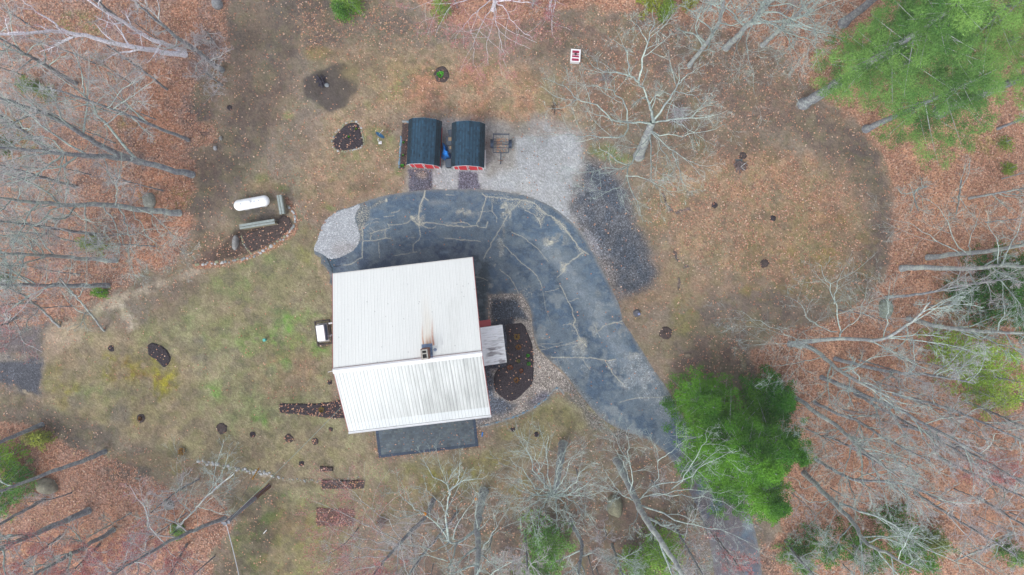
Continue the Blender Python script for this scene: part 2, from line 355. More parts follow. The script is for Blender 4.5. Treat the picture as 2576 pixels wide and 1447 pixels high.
    p.poly([(380, 900), (440, 900), (450, 980), (400, 980)], C(166, 158, 56), fe=10, amp=10, st=.9, patch=(14, .4, .55))
    for a in [(155, 975, 44, 20), (135, 950, 20, 30), (340, 1050, 16, 20), (440, 1180, 30, 14), (160, 1010, 14, 10)]:
        p.ell(*a, MOSS, fe=12, amp=12, st=.85, patch=(18, .3, .5))
    for a in [(195, 1008, 22, 18), (300, 1040, 34, 26), (500, 880, 30, 34), (355, 1165, 60, 30), (265, 1090, 40, 20)]:
        p.ell(*a, C(118, 112, 104), fe=10, amp=8, st=.75)
    p.poly([(320, 700), (500, 670), (500, 740), (440, 760), (380, 830), (300, 830), (220, 800), (250, 770)], C(124, 116, 106), fe=24, amp=14, st=.9, leaf=.05)
    p.poly([(230, 770), (420, 690), (500, 672), (505, 690), (420, 720), (330, 755), (250, 790)], C(186, 174, 156), fe=8, amp=12, st=.9, patch=(30, .30, .44))
    p.poly([(300, 760), (350, 800), (352, 830), (320, 835), (300, 800)], C(192, 182, 166), fe=8, amp=10, st=.95)
    p.poly([(130, 812), (200, 800), (200, 860), (160, 880), (110, 930), (98, 1000), (80, 960), (110, 870)], C(178, 160, 140), fe=8, amp=8, st=.95, gra=.5)
    p.poly([(-80, 820), (120, 815), (110, 890), (60, 900), (-80, 900)], C(98, 94, 100), fe=10, amp=14, st=.9, lit=0, grv=.6, leaf=.02)
    p.poly([(-80, 880), (108, 900), (100, 1000), (60, 990), (-80, 930)], C(90, 92, 100), fe=10, amp=10, lit=0, grv=.6, leaf=.02, gra=0)
    p.poly([(-80, 888), (80, 890), (110, 905), (60, 912), (-80, 905)], C(150, 140, 128), fe=6, amp=8, st=.6, patch=(20, .4, .55))
    p.line([(60, 985), (98, 1005), (112, 1020)], PALE, wd=7, wob=4)
    p.poly([(-80, 985), (60, 995), (130, 1030), (260, 1080), (300, 1130), (200, 1110), (100, 1080), (-80, 1050)], C(112, 104, 94), fe=14, amp=10, st=.9, leaf=.1)
    for a in [(185, 1090, 50, 34), (400, 1160, 70, 30), (320, 1190, 60, 26), (220, 1120, 40, 20)]:
        p.ell(*a, C(96, 90, 84), fe=20, amp=14, st=.8)
    # lower middle
    p.poly([(560, 1240), (690, 1225), (740, 1300), (700, 1380), (640, 1447), (640, 1520), (520, 1520), (560, 1400), (600, 1310)], C(92, 88, 72), fe=20, amp=14, st=.95, leaf=.08, lit=.1)
    for a in [(620, 1350, 40, 30), (640, 1420, 30, 40), (680, 1300, 30, 30), (600, 1400, 30, 20)]:
        p.ell(*a, C(90, 112, 56), fe=14, amp=14, st=.6, patch=(16, .4, .55), gra=1)
    p.poly([(700, 1270), (860, 1270), (840, 1400), (780, 1520), (660, 1520), (690, 1400)], C(142, 138, 84), fe=22, amp=16, st=.7, gra=1)
    p.ell(745, 1320, 36, 40, C(146, 122, 92), fe=16, amp=14, st=.6); p.ell(690, 1420, 40, 34, C(110, 88, 56), fe=10, amp=14, st=.7, patch=(20, .4, .55))
    p.poly([(860, 1240), (1120, 1200), (1300, 1180), (1290, 1260), (1150, 1290), (1000, 1300), (880, 1340), (820, 1447), (820, 1300)], C(132, 126, 92), fe=24, amp=16, st=.8, leaf=.1)
    for a in [(1080, 1210, 80, 34), (1160, 1190, 70, 26), (1280, 1260, 30, 40), (1310, 1220, 26, 24), (1220, 1160, 60, 14)]:
        p.ell(*a, C(140, 136, 54), fe=18, amp=14, st=.75, patch=(24, .3, .5), gra=1)
    p.poly([(1130, 1230), (1290, 1250), (1330, 1330), (1340, 1520), (950, 1520), (980, 1400), (1080, 1290)], C(96, 88, 84), fe=30, amp=16, st=.95, lit=.3, leaf=.2)
    p.poly([(1400, 1090), (1560, 1095), (1660, 1160), (1700, 1240), (1780, 1330), (1800, 1520), (1360, 1520), (1340, 1300), (1330, 1180)], C(112, 98, 92), fe=26, amp=14, st=.95, lit=.15, leaf=.12)
    p.poly([(1420, 1080), (1540, 1100), (1560, 1200), (1480, 1280), (1420, 1330), (1400, 1200)], C(134, 122, 112), fe=22, amp=12, st=.8)
    p.poly([(1240, 1080), (1400, 1000), (1480, 1060), (1420, 1110), (1280, 1130)], C(140, 132, 94), fe=18, amp=12, st=.8)
    # edge strip along the stone path
    p.poly([(250, 1150), (420, 1140), (520, 1165), (600, 1180), (700, 1200), (900, 1205), (900, 1225), (700, 1225), (560, 1205), (440, 1185)], C(142, 128, 104), fe=8, amp=8, st=.8)
    p.line([(500, 1162), (560, 1172), (620, 1184), (690, 1200)], C(176, 168, 158), wd=9, wob=6, st=.8, grv=1)
    p.line([(690, 1205), (760, 1210), (880, 1205)], C(150, 146, 130), wd=6, wob=6, st=.6, grv=1)
    # top soil spots
    p.poly([(790, 180), (850, 150), (905, 165), (905, 215), (880, 265), (830, 285), (770, 250), (760, 200)], C(84, 77, 75), fe=8, amp=7, st=.97, leaf=.03, gra=.1, lit=0)
    p.ell(775, 275, 26, 22, C(118, 116, 110), fe=16, amp=6, st=.8)
    p.ell(816, 132, 50, 14, C(150, 132, 78), fe=10, amp=10, st=.7); p.ell(955, 180, 90, 20, C(150, 136, 96), fe=24, amp=14, st=.7)
    p.ell(995, 220, 50, 20, C(132, 138, 92), fe=22, amp=16, st=.8, rot=-40); p.ell(1085, 178, 16, 10, C(120, 134, 70), fe=8, amp=5, st=.6)
    p.ell(955, 350, 44, 22, C(112, 134, 74), fe=14, amp=14, st=.75, patch=(16, .3, .5)); p.ell(885, 390, 40, 14, C(124, 136, 82), fe=12, amp=12, st=.6, patch=(14, .35, .5))
    p.ell(725, 292, 16, 12, C(134, 140, 80), fe=8, amp=5, st=.7); p.ell(770, 620, 20, 50, C(140, 138, 80), fe=14, amp=8, st=.6)
    for a in [(695, 470, 16, 8), (712, 475, 14, 8), (830, 525, 14, 8), (1002, 430, 8, 10), (660, 450, 14, 8), (1560, 400, 30, 14), (1525, 380, 26, 20), (1495, 375, 14, 16)]:
        p.ell(*a, C(104, 136, 62), fe=8, amp=6, st=.65)
    p.ell(655, 470, 40, 14, C(166, 140, 112), fe=12, amp=5, st=.8)
    for a in [(2010, 720, 60, 26), (2060, 650, 40, 40), (2180, 610, 30, 36), (1900, 735, 30, 16), (2110, 560, 30, 30), (2170, 680, 26, 30), (1990, 660, 30, 30)]:
        p.ell(*a, C(134, 122, 60), fe=14, amp=14, st=.6, patch=(20, .38, .55))
    p.ell(1725, 800, 40, 40, C(140, 134, 76), fe=14, amp=14, st=.6, patch=(20, .35, .5)); p.ell(1640, 560, 40, 60, C(136, 124, 92), fe=24, amp=14, st=.6)
    p.ell(930, 205, 30, 60, C(150, 140, 104), fe=24, amp=14, st=.5)
    # gravel pads
    p.poly([(1088, 300), (1240, 305), (1300, 325), (1350, 300), (1400, 310), (1450, 330), (1475, 400), (1465, 450), (1440, 520), (1450, 580), (1480, 640), (1530, 720), (1500, 760), (1400, 560), (1300, 500), (1180, 482), (1030, 484), (1028, 430), (1085, 420)],
           GRAV, fe=24, amp=15, lit=0, gra=.15, grv=.25, leaf=.012)
    p.poly([(1285, 330), (1360, 285), (1450, 300), (1470, 350), (1380, 345), (1310, 350)], C(158, 148, 142), fe=18, amp=18, st=.8, patch=(30, .4, .56))
    p.poly([(1220, 300), (1300, 320), (1300, 420), (1230, 440), (1215, 380)], C(148, 144, 140), fe=14, amp=10, st=.8)
    p.poly([(1028, 425), (1086, 428), (1088, 478), (1030, 482)], C(86, 86, 100), fe=4, amp=4, grv=1, st=.95)
    p.ell(1060, 440, 14, 10, C(136, 124, 112), fe=8, amp=6, st=.7)
    p.poly([(1155, 430), (1205, 432), (1210, 478), (1152, 478)], C(90, 88, 104), fe=4, amp=4, grv=1, st=.92)
    p.poly([(1480, 415), (1530, 410), (1560, 455), (1590, 520), (1620, 600), (1655, 670), (1650, 720), (1600, 745), (1560, 752), (1540, 730), (1500, 660), (1470, 600), (1440, 540), (1450, 480)],
           DGRAV, fe=26, amp=13, lit=0, gra=0, grv=1, leaf=.02)
    p.ell(1560, 600, 70, 130, C(108, 108, 112), rot=-20, fe=20, amp=16, st=.5, patch=(26, .46, .62), grv=1); p.ell(1470, 500, 26, 60, C(128, 128, 132), fe=18, amp=12, st=.6, patch=(20, .42, .58), grv=.8)
    p.ell(1530, 690, 26, 40, C(128, 122, 120), fe=16, amp=12, st=.85, rot=-20); p.ell(1490, 610, 16, 40, C(140, 140, 146), fe=12, amp=10, st=.8, rot=-25)
    p.ell(1557, 745, 10, 20, C(126, 122, 124), fe=8, amp=6, st=.8)
    # trickles of dark gravel in the field
    for L_ in [[(1668, 485), (1674, 510), (1690, 530)], [(1700, 533), (1735, 526)], [(1708, 700), (1710, 730)], [(1697, 636), (1703, 655)], [(1722, 670), (1732, 671)]]:
        p.line(L_, C(76, 74, 82), wd=9, wob=5, st=.9, grv=1)
    # crushed stone round the planting bed east of the house
    g2 = [(1190, 1000), (1212, 880), (1228, 800), (1228, 740), (1312, 736), (1334, 780), (1340, 840), (1352, 880), (1424, 950), (1450, 985), (1420, 985), (1398, 985), (1376, 1006), (1334, 1034), (1282, 1056), (1206, 1078), (1180, 1060)]
    p.poly(g2, GRAV2, fe=2.5, amp=2, lit=0, gra=0, grv=1, leaf=.03)
    p.poly([(1240, 755), (1305, 750), (1325, 800), (1240, 815)], DGRAV, fe=7, amp=8, grv=1)
    p.poly([(1205, 915), (1240, 930), (1250, 990), (1300, 1020), (1230, 1055), (1205, 1060)], C(80, 90, 106), fe=10, amp=10, st=.85)
    p.ell(1355, 1005, 34, 16, C(78, 82, 104), fe=12, amp=12, st=.8, rot=-25); p.ell(1225, 985, 12, 20, C(130, 140, 154), fe=8, amp=6, st=.7)
    p.poly([(1195, 815), (1212, 820), (1290, 800), (1290, 830), (1275, 925), (1215, 935)], C(70, 72, 84), fe=6, amp=5, grv=1, leaf=.02)
    p.poly([(1424, 950), (1470, 1000), (1540, 1080), (1600, 1100), (1560, 1110), (1480, 1080), (1430, 1000)], C(120, 116, 114), fe=12, amp=10, st=.9, grv=1, lit=0, leaf=.03)
    # beds of the setting
    p.ell(640, 530, 66, 40, C(100, 96, 94), fe=14, amp=8, lit=0, st=.95, leaf=.05, rot=-8)
    p.poly([(590, 575), (690, 556), (715, 535), (738, 560), (735, 585), (690, 615), (620, 645), (520, 665), (490, 660), (530, 630), (570, 600)], C(66, 54, 54), fe=7, amp=6, lit=.2, leaf=.25, gra=.2)
    p.ell(500, 620, 70, 34, C(104, 84, 78), fe=22, amp=14, st=.8, leaf=.35, rot=-15)
    p.line([(490, 670), (560, 664), (620, 652), (690, 620), (736, 590), (746, 560), (735, 520), (718, 500)], C(186, 122, 92), wd=14, wob=5, st=.75, lit=.9, leaf=1)
    p.line([(520, 668), (600, 656), (690, 616), (740, 575)], C(190, 128, 98), wd=8, wob=5, st=.7, lit=.9, leaf=1)
    p.poly([(795, 812), (830, 812), (834, 870), (800, 872)], C(72, 64, 68), fe=3, amp=3, st=.9, lit=.3, leaf=.1)
    p.line([(947, 1150), (1206, 1124)], C(90, 82, 62), wd=7, wob=4, leaf=.6, lit=.7); p.line([(938, 1080), (948, 1150)], C(96, 86, 60), wd=6, wob=3, st=.8, leaf=.5)
    p.line([(868, 1010), (905, 1040), (945, 1150)], C(120, 116, 70), wd=10, wob=6, st=.4)
    p.ell(1310, 330, 20, 14, C(130, 124, 116), fe=10, amp=8, st=.6)
    p.poly([(798, 640), (806, 660), (830, 700), (834, 720), (826, 722), (800, 690), (786, 640)], C(186, 166, 138), fe=4, amp=5, lit=0, leaf=.02)
    p.line([(836, 730), (836, 1020)], C(150, 128, 108), wd=10, wob=3, st=.5)
    p.poly([(1780, 840), (1850, 850), (1890, 940), (1870, 950), (1840, 900)], C(112, 96, 90), fe=10, amp=10, st=.8, leaf=.5)
    p.line([(1848, 875), (1866, 900), (1872, 930)], C(158, 154, 130), wd=16, wob=6, st=.7)
    p.ell(1340, 100, 90, 50, C(122, 104, 94), fe=30, amp=14, st=.6, leaf=.25); p.ell(1448, 142, 26, 28, C(150, 136, 122), fe=8, amp=5, st=.7)
    p.ell(1700, 290, 26, 14, C(190, 182, 186), fe=8, amp=8, st=.7, patch=(8, .35, .5)); p.ell(1525, 200, 26, 16, C(158, 152, 156), fe=12, amp=10, st=.6, patch=(10, .35, .5))
    p.poly([(1660, 300), (1800, 310), (1790, 350), (1680, 350)], C(92, 80, 74), fe=16, amp=12, st=.8, leaf=.2)
    p.poly([(1720, 1260), (1900, 1240), (1960, 1400), (1940, 1520), (1720, 1520)], C(110, 102, 100), fe=20, amp=12, st=.7, leaf=.2)

def mottle(p):
    """small scale variety of the ground: bare spots, tufts, damp and dry patches"""
    x, y = p.x, p.y; gr = np.clip(p.m['gra'], 0, 1) * (1 - np.clip(p.m['grv'], 0, 1)); li = np.clip(p.m['lit'], 0, 1)
    idx = np.arange(len(x))
    p.blend(idx, gr * .34 * sstep(.48, .62, fbm(x, y, 70, 401, 5)), C(146, 124, 110), {}); p.blend(idx, gr * .38 * sstep(.52, .66, fbm(x, y, 44, 421, 5)), C(134, 134, 92), {}); p.blend(idx, gr * .48 * sstep(.48, .64, fbm(x, y, 26, 101, 5)), C(118, 108, 98), {}); p.blend(idx, gr * .38 * sstep(.50, .66, fbm(x, y, 19, 131, 5)), C(160, 146, 122), {})
    p.blend(idx, gr * .40 * sstep(.54, .70, fbm(x, y, 13, 151, 4)), C(118, 116, 78), {}); p.blend(idx, gr * .30 * sstep(.54, .70, fbm(x, y, 9, 171, 3)), C(100, 90, 78), {})
    p.blend(idx, (gr * .30 + li * .25) * sstep(.56, .72, fbm(x, y, 60, 181, 5)), C(128, 106, 96), {}); p.blend(idx, li * .45 * sstep(.54, .70, fbm(x, y, 30, 191, 5)), C(134, 96, 84), {})
    p.blend(idx, li * .30 * sstep(.54, .70, fbm(x, y, 14, 195, 4)), C(194, 146, 118), {})
    f = .82 + .42 * fbm(x, y, 90, 201, 3); f *= .84 + .34 * fbm(x, y, 17, 211, 4); f *= 1 + .42 * (hash2(np.floor(x / 3), np.floor(y / 3), 9) - .5); p.c *= f[:, None]
def paint_all(p): paint_ground(p); mottle(p)
def axis(lo, hi, step, far):
    mid = list(np.arange(lo, hi + step / 2, step)); g = step; a, b = mid[0], mid[-1]; L_, R_ = [], []
    while a > -far: g *= 1.35; a -= g; b += g; L_.insert(0, a); R_.append(b)
    return np.array(L_ + mid + R_)
ground, GP = sheet('ground', axis(-110, 2690, 3.0, 60000), axis(-110, 1560, 3.0, 60000), 0.0, paint_all)

# ------------------------------------------------------------ driveway and its stone patch
DRIVE = smooth([(880, 522), (940, 500), (1000, 487), (1080, 478), (1170, 476), (1250, 480), (1330, 495), (1400, 528), (1455, 578), (1498, 648), (1535, 720), (1560, 775),
                (1566, 806), (1590, 842), (1640, 922), (1682, 985), (1720, 1052), (1790, 1130), (1850, 1215), (1895, 1320), (1915, 1430), (1920, 1560)], 5, False) + \
        smooth([(1800, 1560), (1795, 1430), (1775, 1330), (1730, 1230), (1690, 1160), (1655, 1122), (1610, 1098), (1560, 1080), (1510, 1050), (1462, 995), (1420, 940), (1360, 884), (1342, 840), (1334, 780), (1312, 738)], 4, False) + \
        [(1228, 742), (1229, 815), (1190, 820), (1180, 720), (900, 740), (840, 722), (828, 712), (832, 694), (818, 672), (808, 664), (806, 648), (790, 640), (792, 622), (820, 560), (850, 530)]
ASPH = C(90, 108, 128)
k4 = lambda L_: [(782 + .16928 * a, 471.1 + .16928 * b) for a, b in L_]
k5 = lambda L_: [(1149.5 + .37111 * a, 461.7 + .37111 * b) for a, b in L_]
SAND = C(196, 192, 176); SANDB = C(160, 162, 160)
def paint_drive(p):
    p.m['lit'][:] = 0; p.m['leaf'][:] = .012; p.m['grv'][:] = .18; p.m['gra'][:] = .12
    x, y = p.x, p.y
    big = fbm(x, y, 130, 3, 4); p.c *= (0.90 + .24 * big)[:, None]
    p.poly([(836, 640), (1000, 630), (1190, 600), (1220, 640), (1200, 820), (830, 760)], C(74, 82, 102), fe=20, amp=6, st=.6)  # soft shadow north of the house, painted into the asphalt colour
    p.poly([(806, 640), (845, 648), (840, 720), (820, 720)], C(74, 92, 108), fe=5, amp=3)
    p.poly([(1190, 640), (1232, 660), (1230, 820), (1190, 820)], C(72, 82, 86), fe=10, amp=4, st=.8)  # dark asphalt strip east of the house, its shade painted in
    p.poly([(1312, 750), (1350, 830), (1390, 900), (1380, 905), (1330, 850)], C(72, 82, 100), fe=14, amp=6, st=.7)
    for a in [(1110, 520, 60, 16), (1010, 540, 50, 20), (960, 580, 50, 24), (1150, 560, 60, 18), (1250, 560, 40, 50), (1420, 600, 30, 40), (1470, 700, 30, 60), (1560, 890, 40, 80)]:
        p.ell(*a, C(106, 128, 148), fe=26, amp=14, st=.5, patch=(40, .35, .6))
    p.ell(1168, 538, 40, 8, SANDB, fe=10, amp=7, st=.7, patch=(16, .35, .6)); p.ell(1110, 510, 30, 6, SANDB, fe=8, amp=5, st=.45); p.ell(1285, 600, 60, 8, C(120, 140, 156), fe=14, amp=9, st=.5)
    p.ell(1180, 600, 70, 10, C(116, 138, 156), fe=14, amp=8, st=.5); p.ell(1120, 635, 14, 5, C(140, 160, 176), fe=6, amp=4, st=.6)
    # tyre tracks and dusty lanes that follow the curve
    for off, cc, st_ in [((1350, 560), C(118, 136, 148), .35), ((1300, 620), C(66, 82, 98), .4)]:
        pass
    p.line(smooth(k5([(330, 330), (520, 420), (640, 560), (700, 680), (760, 800), (850, 1000), (950, 1150), (1050, 1280), (1170, 1420)]), 4, False), C(62, 78, 96), wd=16, fe=9, wob=3, st=.45)
    p.line(smooth(k5([(250, 520), (420, 600), (520, 700), (600, 850), (680, 1050), (760, 1250), (850, 1400)]), 4, False), C(62, 78, 96), wd=14, fe=9, wob=3, st=.35)
    p.line(smooth(k5([(600, 430), (760, 600), (860, 760), (980, 950), (1120, 1150), (1250, 1330)]), 4, False), C(150, 160, 168), wd=34, fe=22, wob=10, st=.7)
    for a, st_ in [((630, 395, 48, 30), .9), ((700, 380, 60, 40), .35), ((790, 695, 16, 12), .6), ((955, 745, 14, 22), .6), ((225, 685, 14, 10), .8), ((55, 195, 60, 22), .6), ((330, 190, 34, 60), .9), ((295, 430, 24, 70), .95), ((318, 310, 12, 60), .7), ((268, 562, 20, 22), .8),
                   ((1120, 1010, 30, 40), .35), ((1200, 1170, 60, 30), .45), ((830, 1100, 50, 60), .5), ((930, 990, 26, 50), .35)]:
        q = k5([(a[0], a[1])])[0]; p.ell(q[0], q[1], a[2] * .371, a[3] * .371, SAND, fe=5, amp=5, ns=14, st=st_, patch=(9, .34, .52), grv=.5)
    p.poly(k5([(1010, 1210), (1250, 1120), (1340, 1290), (1400, 1480), (1250, 1480), (1120, 1360)]), C(168, 172, 174), fe=10, amp=12, ns=18, st=.85, patch=(20, .36, .6), grv=.6)
    p.poly([(1560, 925), (1610, 890), (1680, 985), (1720, 1060), (1700, 1080), (1650, 1040), (1600, 980)], C(150, 156, 162), fe=12, amp=12, ns=16, st=.55, patch=(12, .36, .56), grv=.6)
    p.poly(k5([(740, 1080), (860, 1060), (900, 1180), (960, 1300), (860, 1330), (720, 1240), (690, 1170)]), C(150, 156, 158), fe=12, amp=9, ns=16, st=.6, patch=(12, .36, .58), grv=.5)
    p.poly([(1500, 1030), (1560, 1070), (1640, 1110), (1690, 1165), (1660, 1130), (1560, 1088)], C(150, 146, 140), fe=8, amp=8, st=.6, patch=(12, .3, .5))
    p.poly([(1380, 890), (1440, 950), (1520, 1045), (1480, 1010), (1420, 950)], C(120, 118, 112), fe=8, amp=5, st=.7, grv=1)
    # worn surface texture
    ii = np.arange(len(x)); p.blend(ii, .60 * sstep(.46, .62, fbm(x, y, 34, 301, 5)), C(120, 132, 142), {}); p.blend(ii, .35 * sstep(.50, .70, fbm(x, y, 16, 311, 4)), C(76, 88, 102), {})
    p.blend(ii, .40 * sstep(.54, .70, fbm(x * .6, y, 7, 321, 3)), C(128, 138, 144), {}); p.c *= (1 + .22 * (hash2(np.floor(x / 2), np.floor(y / 2), 19) - .5))[:, None]
    ed = -sdf(x, y, DRIVE); p.blend(ii, .55 * sstep(9, 0, ed + 12 * (fbm(x, y, 18, 501, 4) - .5)), C(138, 134, 128), {'leaf': .15}); p.blend(ii, .6 * sstep(.60, .72, fbm(x, y, 40, 511, 4)) * (x > 1250), C(146, 154, 158), {})
    p.poly([(1690, 1160), (1740, 1130), (1850, 1215), (1895, 1320), (1930, 1580), (1780, 1580), (1770, 1330), (1730, 1230)], C(112, 104, 108), fe=20, amp=14, st=.8, patch=(30, .25, .5), leaf=.3, lit=.4)
    # crumbled areas and crack nets
    al = k4([(650, 320), (760, 260), (900, 290), (1000, 200), (1130, 190), (1010, 260), (880, 330), (870, 470), (780, 590), (760, 790), (680, 860), (700, 720), (690, 560), (660, 420)])
    p.poly(al, C(74, 84, 98), fe=4, amp=3, st=.7); p.cells(al, SAND, 3.6, 1.2, .75, 3, 2)
    p.cells(k4([(760, 590), (1210, 570), (1220, 760), (780, 800)]), SAND, 9, .8, .35, 5, 4)
    p.cells(k4([(1540, 420), (1690, 410), (1690, 560), (1600, 580), (1530, 500)]), SAND, 3.2, 1.3, .95, 4, 3)
    p.cells(k4([(1610, 230), (1670, 180), (1650, 380), (1600, 380)]), SAND, 3.2, 1.0, .7, 3, 2)
    p.cells(k4([(2000, 530), (2170, 520), (2170, 580), (2000, 575)]), SAND, 3, .9, .6, 3, 2)
    p.cells(k5([(200, 75), (300, 70), (430, 110), (540, 130), (640, 200), (560, 190), (430, 170), (330, 150), (200, 110)]), SAND, 5, .9, .75, 5, 4)
    p.cells(k5([(520, 150), (600, 190), (580, 290), (540, 260)]), SAND, 4, 1.1, .9, 4, 3)
    p.cells(k5([(640, 220), (720, 260), (770, 340), (730, 340), (690, 300)]), SAND, 4, 1.2, .95, 4, 3)
    p.cells(k5([(800, 430), (890, 470), (850, 490)]), SAND, 3.5, 1.1, .9, 4, 2); p.cells(k5([(700, 530), (745, 540), (740, 610), (700, 600)]), SAND, 3.5, 1.5, .95, 3, 2)
    p.cells(k5([(420, 700), (510, 690), (510, 780), (440, 800)]), SAND, 5, .8, .6, 5, 4); p.cells(k5([(820, 1030), (880, 1070), (870, 1120), (820, 1100)]), SAND, 4, 1, .7, 4, 3)
    p.cells(k5([(760, 930), (820, 930), (830, 1030), (790, 1020)]), SAND, 4, 1, .6, 4, 3)
    for L_, wd, st_ in [
        ([(1695, 45), (1690, 120), (1660, 200), (1620, 280), (1610, 380), (1600, 480), (1610, 570)], 3.2, .95), ([(1680, 130), (1740, 200)], 2.5, .7), ([(1610, 570), (1615, 640), (1630, 720), (1610, 780), (1550, 825)], 2.2, .9),
        ([(1550, 825), (1515, 860), (1515, 960)], 1, .6), ([(1610, 570), (1660, 545), (1720, 525), (1850, 530), (1930, 555), (2010, 570), (2160, 575), (2282, 595)], 1.8, .9), ([(2100, 530), (2282, 525)], 1.4, .8),
        ([(1660, 570), (1740, 605), (1820, 610), (1860, 580)], 1.3, .8), ([(1600, 560), (1540, 520), (1500, 480)], 1.5, .8), ([(1520, 460), (1500, 440)], 9, .9), ([(1490, 490), (1420, 535), (1270, 550), (1160, 560), (1140, 545)], 1.4, .8), ([(1165, 560), (1165, 600), (1105, 625)], 1.2, .8),
        ([(760, 580), (770, 700), (775, 800), (765, 900), (765, 1045)], 1.6, .85), ([(870, 690), (1000, 650), (1110, 620)], 1.6, .9), ([(780, 800), (900, 795), (1000, 780), (1110, 760), (1200, 765)], 2.2, .95), ([(1105, 625), (1105, 755)], 1.7, .9),
        ([(890, 690), (885, 780)], 1.2, .8), ([(1010, 830), (1015, 1040)], 1.2, .6), ([(780, 590), (850, 555)], 2, .8), ([(1085, 440), (1240, 420)], 1.6, .7), ([(870, 480), (1020, 465)], 1, .6), ([(2000, 760), (2140, 765), (2282, 790)], 1.4, .8), ([(2005, 105), (2140, 125)], 1.3, .7),
        ([(1115, 180), (1120, 205)], 7, .9), ([(1200, 380), (1290, 370), (1320, 345)], 1.6, .6), ([(480, 1160), (600, 1135), (760, 1045)], 1.2, .8), ([(1210, 1020), (1400, 995), (1570, 965)], 1.2, .6), ([(880, 580), (890, 530), (1010, 520)], 1, .6), ([(880, 600), (950, 660)], 1, .6), ([(1450, 760), (1560, 740)], 1, .5)]:
        p.line(k4(L_), SAND, wd=wd * .88, st=st_, wob=2.4)
    for L_ in [[(240, 1040), (270, 1120), (310, 1200), (320, 1260)], [(350, 1180), (440, 1165)]]: p.line(k4(L_), C(44, 48, 52), wd=2.6, wob=1.5)
    for L_, wd, st_ in [
        ([(170, 70), (200, 95), (175, 170), (160, 230), (135, 270), (140, 295), (200, 300), (210, 260)], 1.8, .9), ([(0, 265), (70, 268), (100, 292), (0, 292)], 1.5, .85), ([(100, 285), (145, 285)], 4, .8), ([(0, 376), (90, 388), (160, 390)], 1.4, .85),
        ([(240, 130), (240, 190), (270, 230), (270, 260)], 1.1, .7), ([(160, 190), (240, 190)], .9, .6), ([(430, 120), (370, 180), (320, 260), (260, 360), (180, 510)], 1.6, .9), ([(330, 130), (345, 170)], 2, .8),
        ([(315, 415), (380, 480), (450, 550), (520, 600), (560, 660), (580, 710)], 1.4, .85), ([(580, 710), (600, 850), (640, 950)], 1, .35), ([(290, 580), (360, 640), (400, 710), (415, 740)], 1.3, .75), ([(370, 330), (440, 360), (520, 420), (570, 465)], 1.3, .75), ([(570, 465), (620, 530)], 1, .5),
        ([(850, 470), (780, 520), (730, 560), (720, 600), (680, 635)], 1.8, .95), ([(200, 90), (300, 100), (420, 110), (520, 130), (600, 200), (680, 250), (730, 300), (780, 370), (830, 440), (890, 480)], 1.4, .85), ([(640, 220), (720, 300), (800, 400), (830, 460)], 1.2, .7),
        ([(460, 180), (520, 210), (560, 250), (570, 300)], 1.3, .8), ([(540, 160), (600, 210), (560, 270)], 1.2, .8), ([(700, 690), (740, 770), (780, 850), (800, 930), (790, 960), (830, 1040), (880, 1110)], 1.4, .85), ([(600, 735), (690, 712)], 1.1, .7), ([(760, 800), (820, 778)], 1.1, .7),
        ([(720, 960), (775, 950)], 1.2, .8), ([(990, 970), (1060, 945), (1135, 932)], 1.8, .85), ([(1060, 945), (1120, 950)], 3, .6), ([(640, 1180), (760, 1180), (850, 1180), (920, 1185), (1020, 1200), (1080, 1195)], 2.0, .9), ([(1010, 1210), (1060, 1290), (1140, 1380)], 1.6, .8),
        ([(740, 1090), (830, 1060), (870, 1090)], 1.1, .6), ([(520, 1035), (545, 1090), (600, 1110)], 1, .6), ([(560, 1130), (700, 1100), (830, 1080)], 1, .6), ([(570, 1050), (620, 1055)], 1, .5), ([(930, 960), (950, 1010), (970, 1040)], 2.5, .5), ([(120, 630), (210, 655)], 1, .6),
        ([(560, 1085), (640, 1090), (720, 1075)], 1, .5), ([(680, 1190), (720, 1290), (760, 1340)], 1, .45), ([(850, 1190), (900, 1260)], 2, .5)]:
        p.line(k5(L_), SAND, wd=wd * .88, st=st_, wob=2.4)
    p.line(k5([(960, 1000), (990, 970)]), SAND, wd=1.2)
    p.line([(1560, 1012), (1600, 1001), (1660, 1000), (1700, 990)], SAND, wd=1.2, st=.6, wob=2)
def in_drive(x, y):
    return sdf(x, y, DRIVE) + (fbm(x, y, 9, 3, 3) - .5) * 3.2 < 0
drive, DP = sheet('driveway', np.arange(780, 1930, 1.6), np.arange(470, 1565, 1.6), 0.006, paint_drive, in_drive, base=ASPH)
STONE = smooth([(905, 516), (893, 548), (905, 590), (898, 620), (872, 640), (835, 652), (812, 640), (790, 628), (800, 600), (815, 560), (850, 532), (880, 524)], 4)
def paint_stone(p):
    p.m['lit'][:] = 0; p.m['leaf'][:] = .01; p.m['grv'][:] = .45
    p.ell(870, 625, 30, 14, C(160, 156, 156), fe=14, amp=8, st=.6)
sheet('stone_patch', np.arange(782, 912, 1.6), np.arange(508, 660, 1.6), 0.012, paint_stone, lambda x, y: sdf(x, y, STONE) + (fbm(x, y, 7, 8, 3) - .5) * 4 < 0, base=C(172, 176, 182))

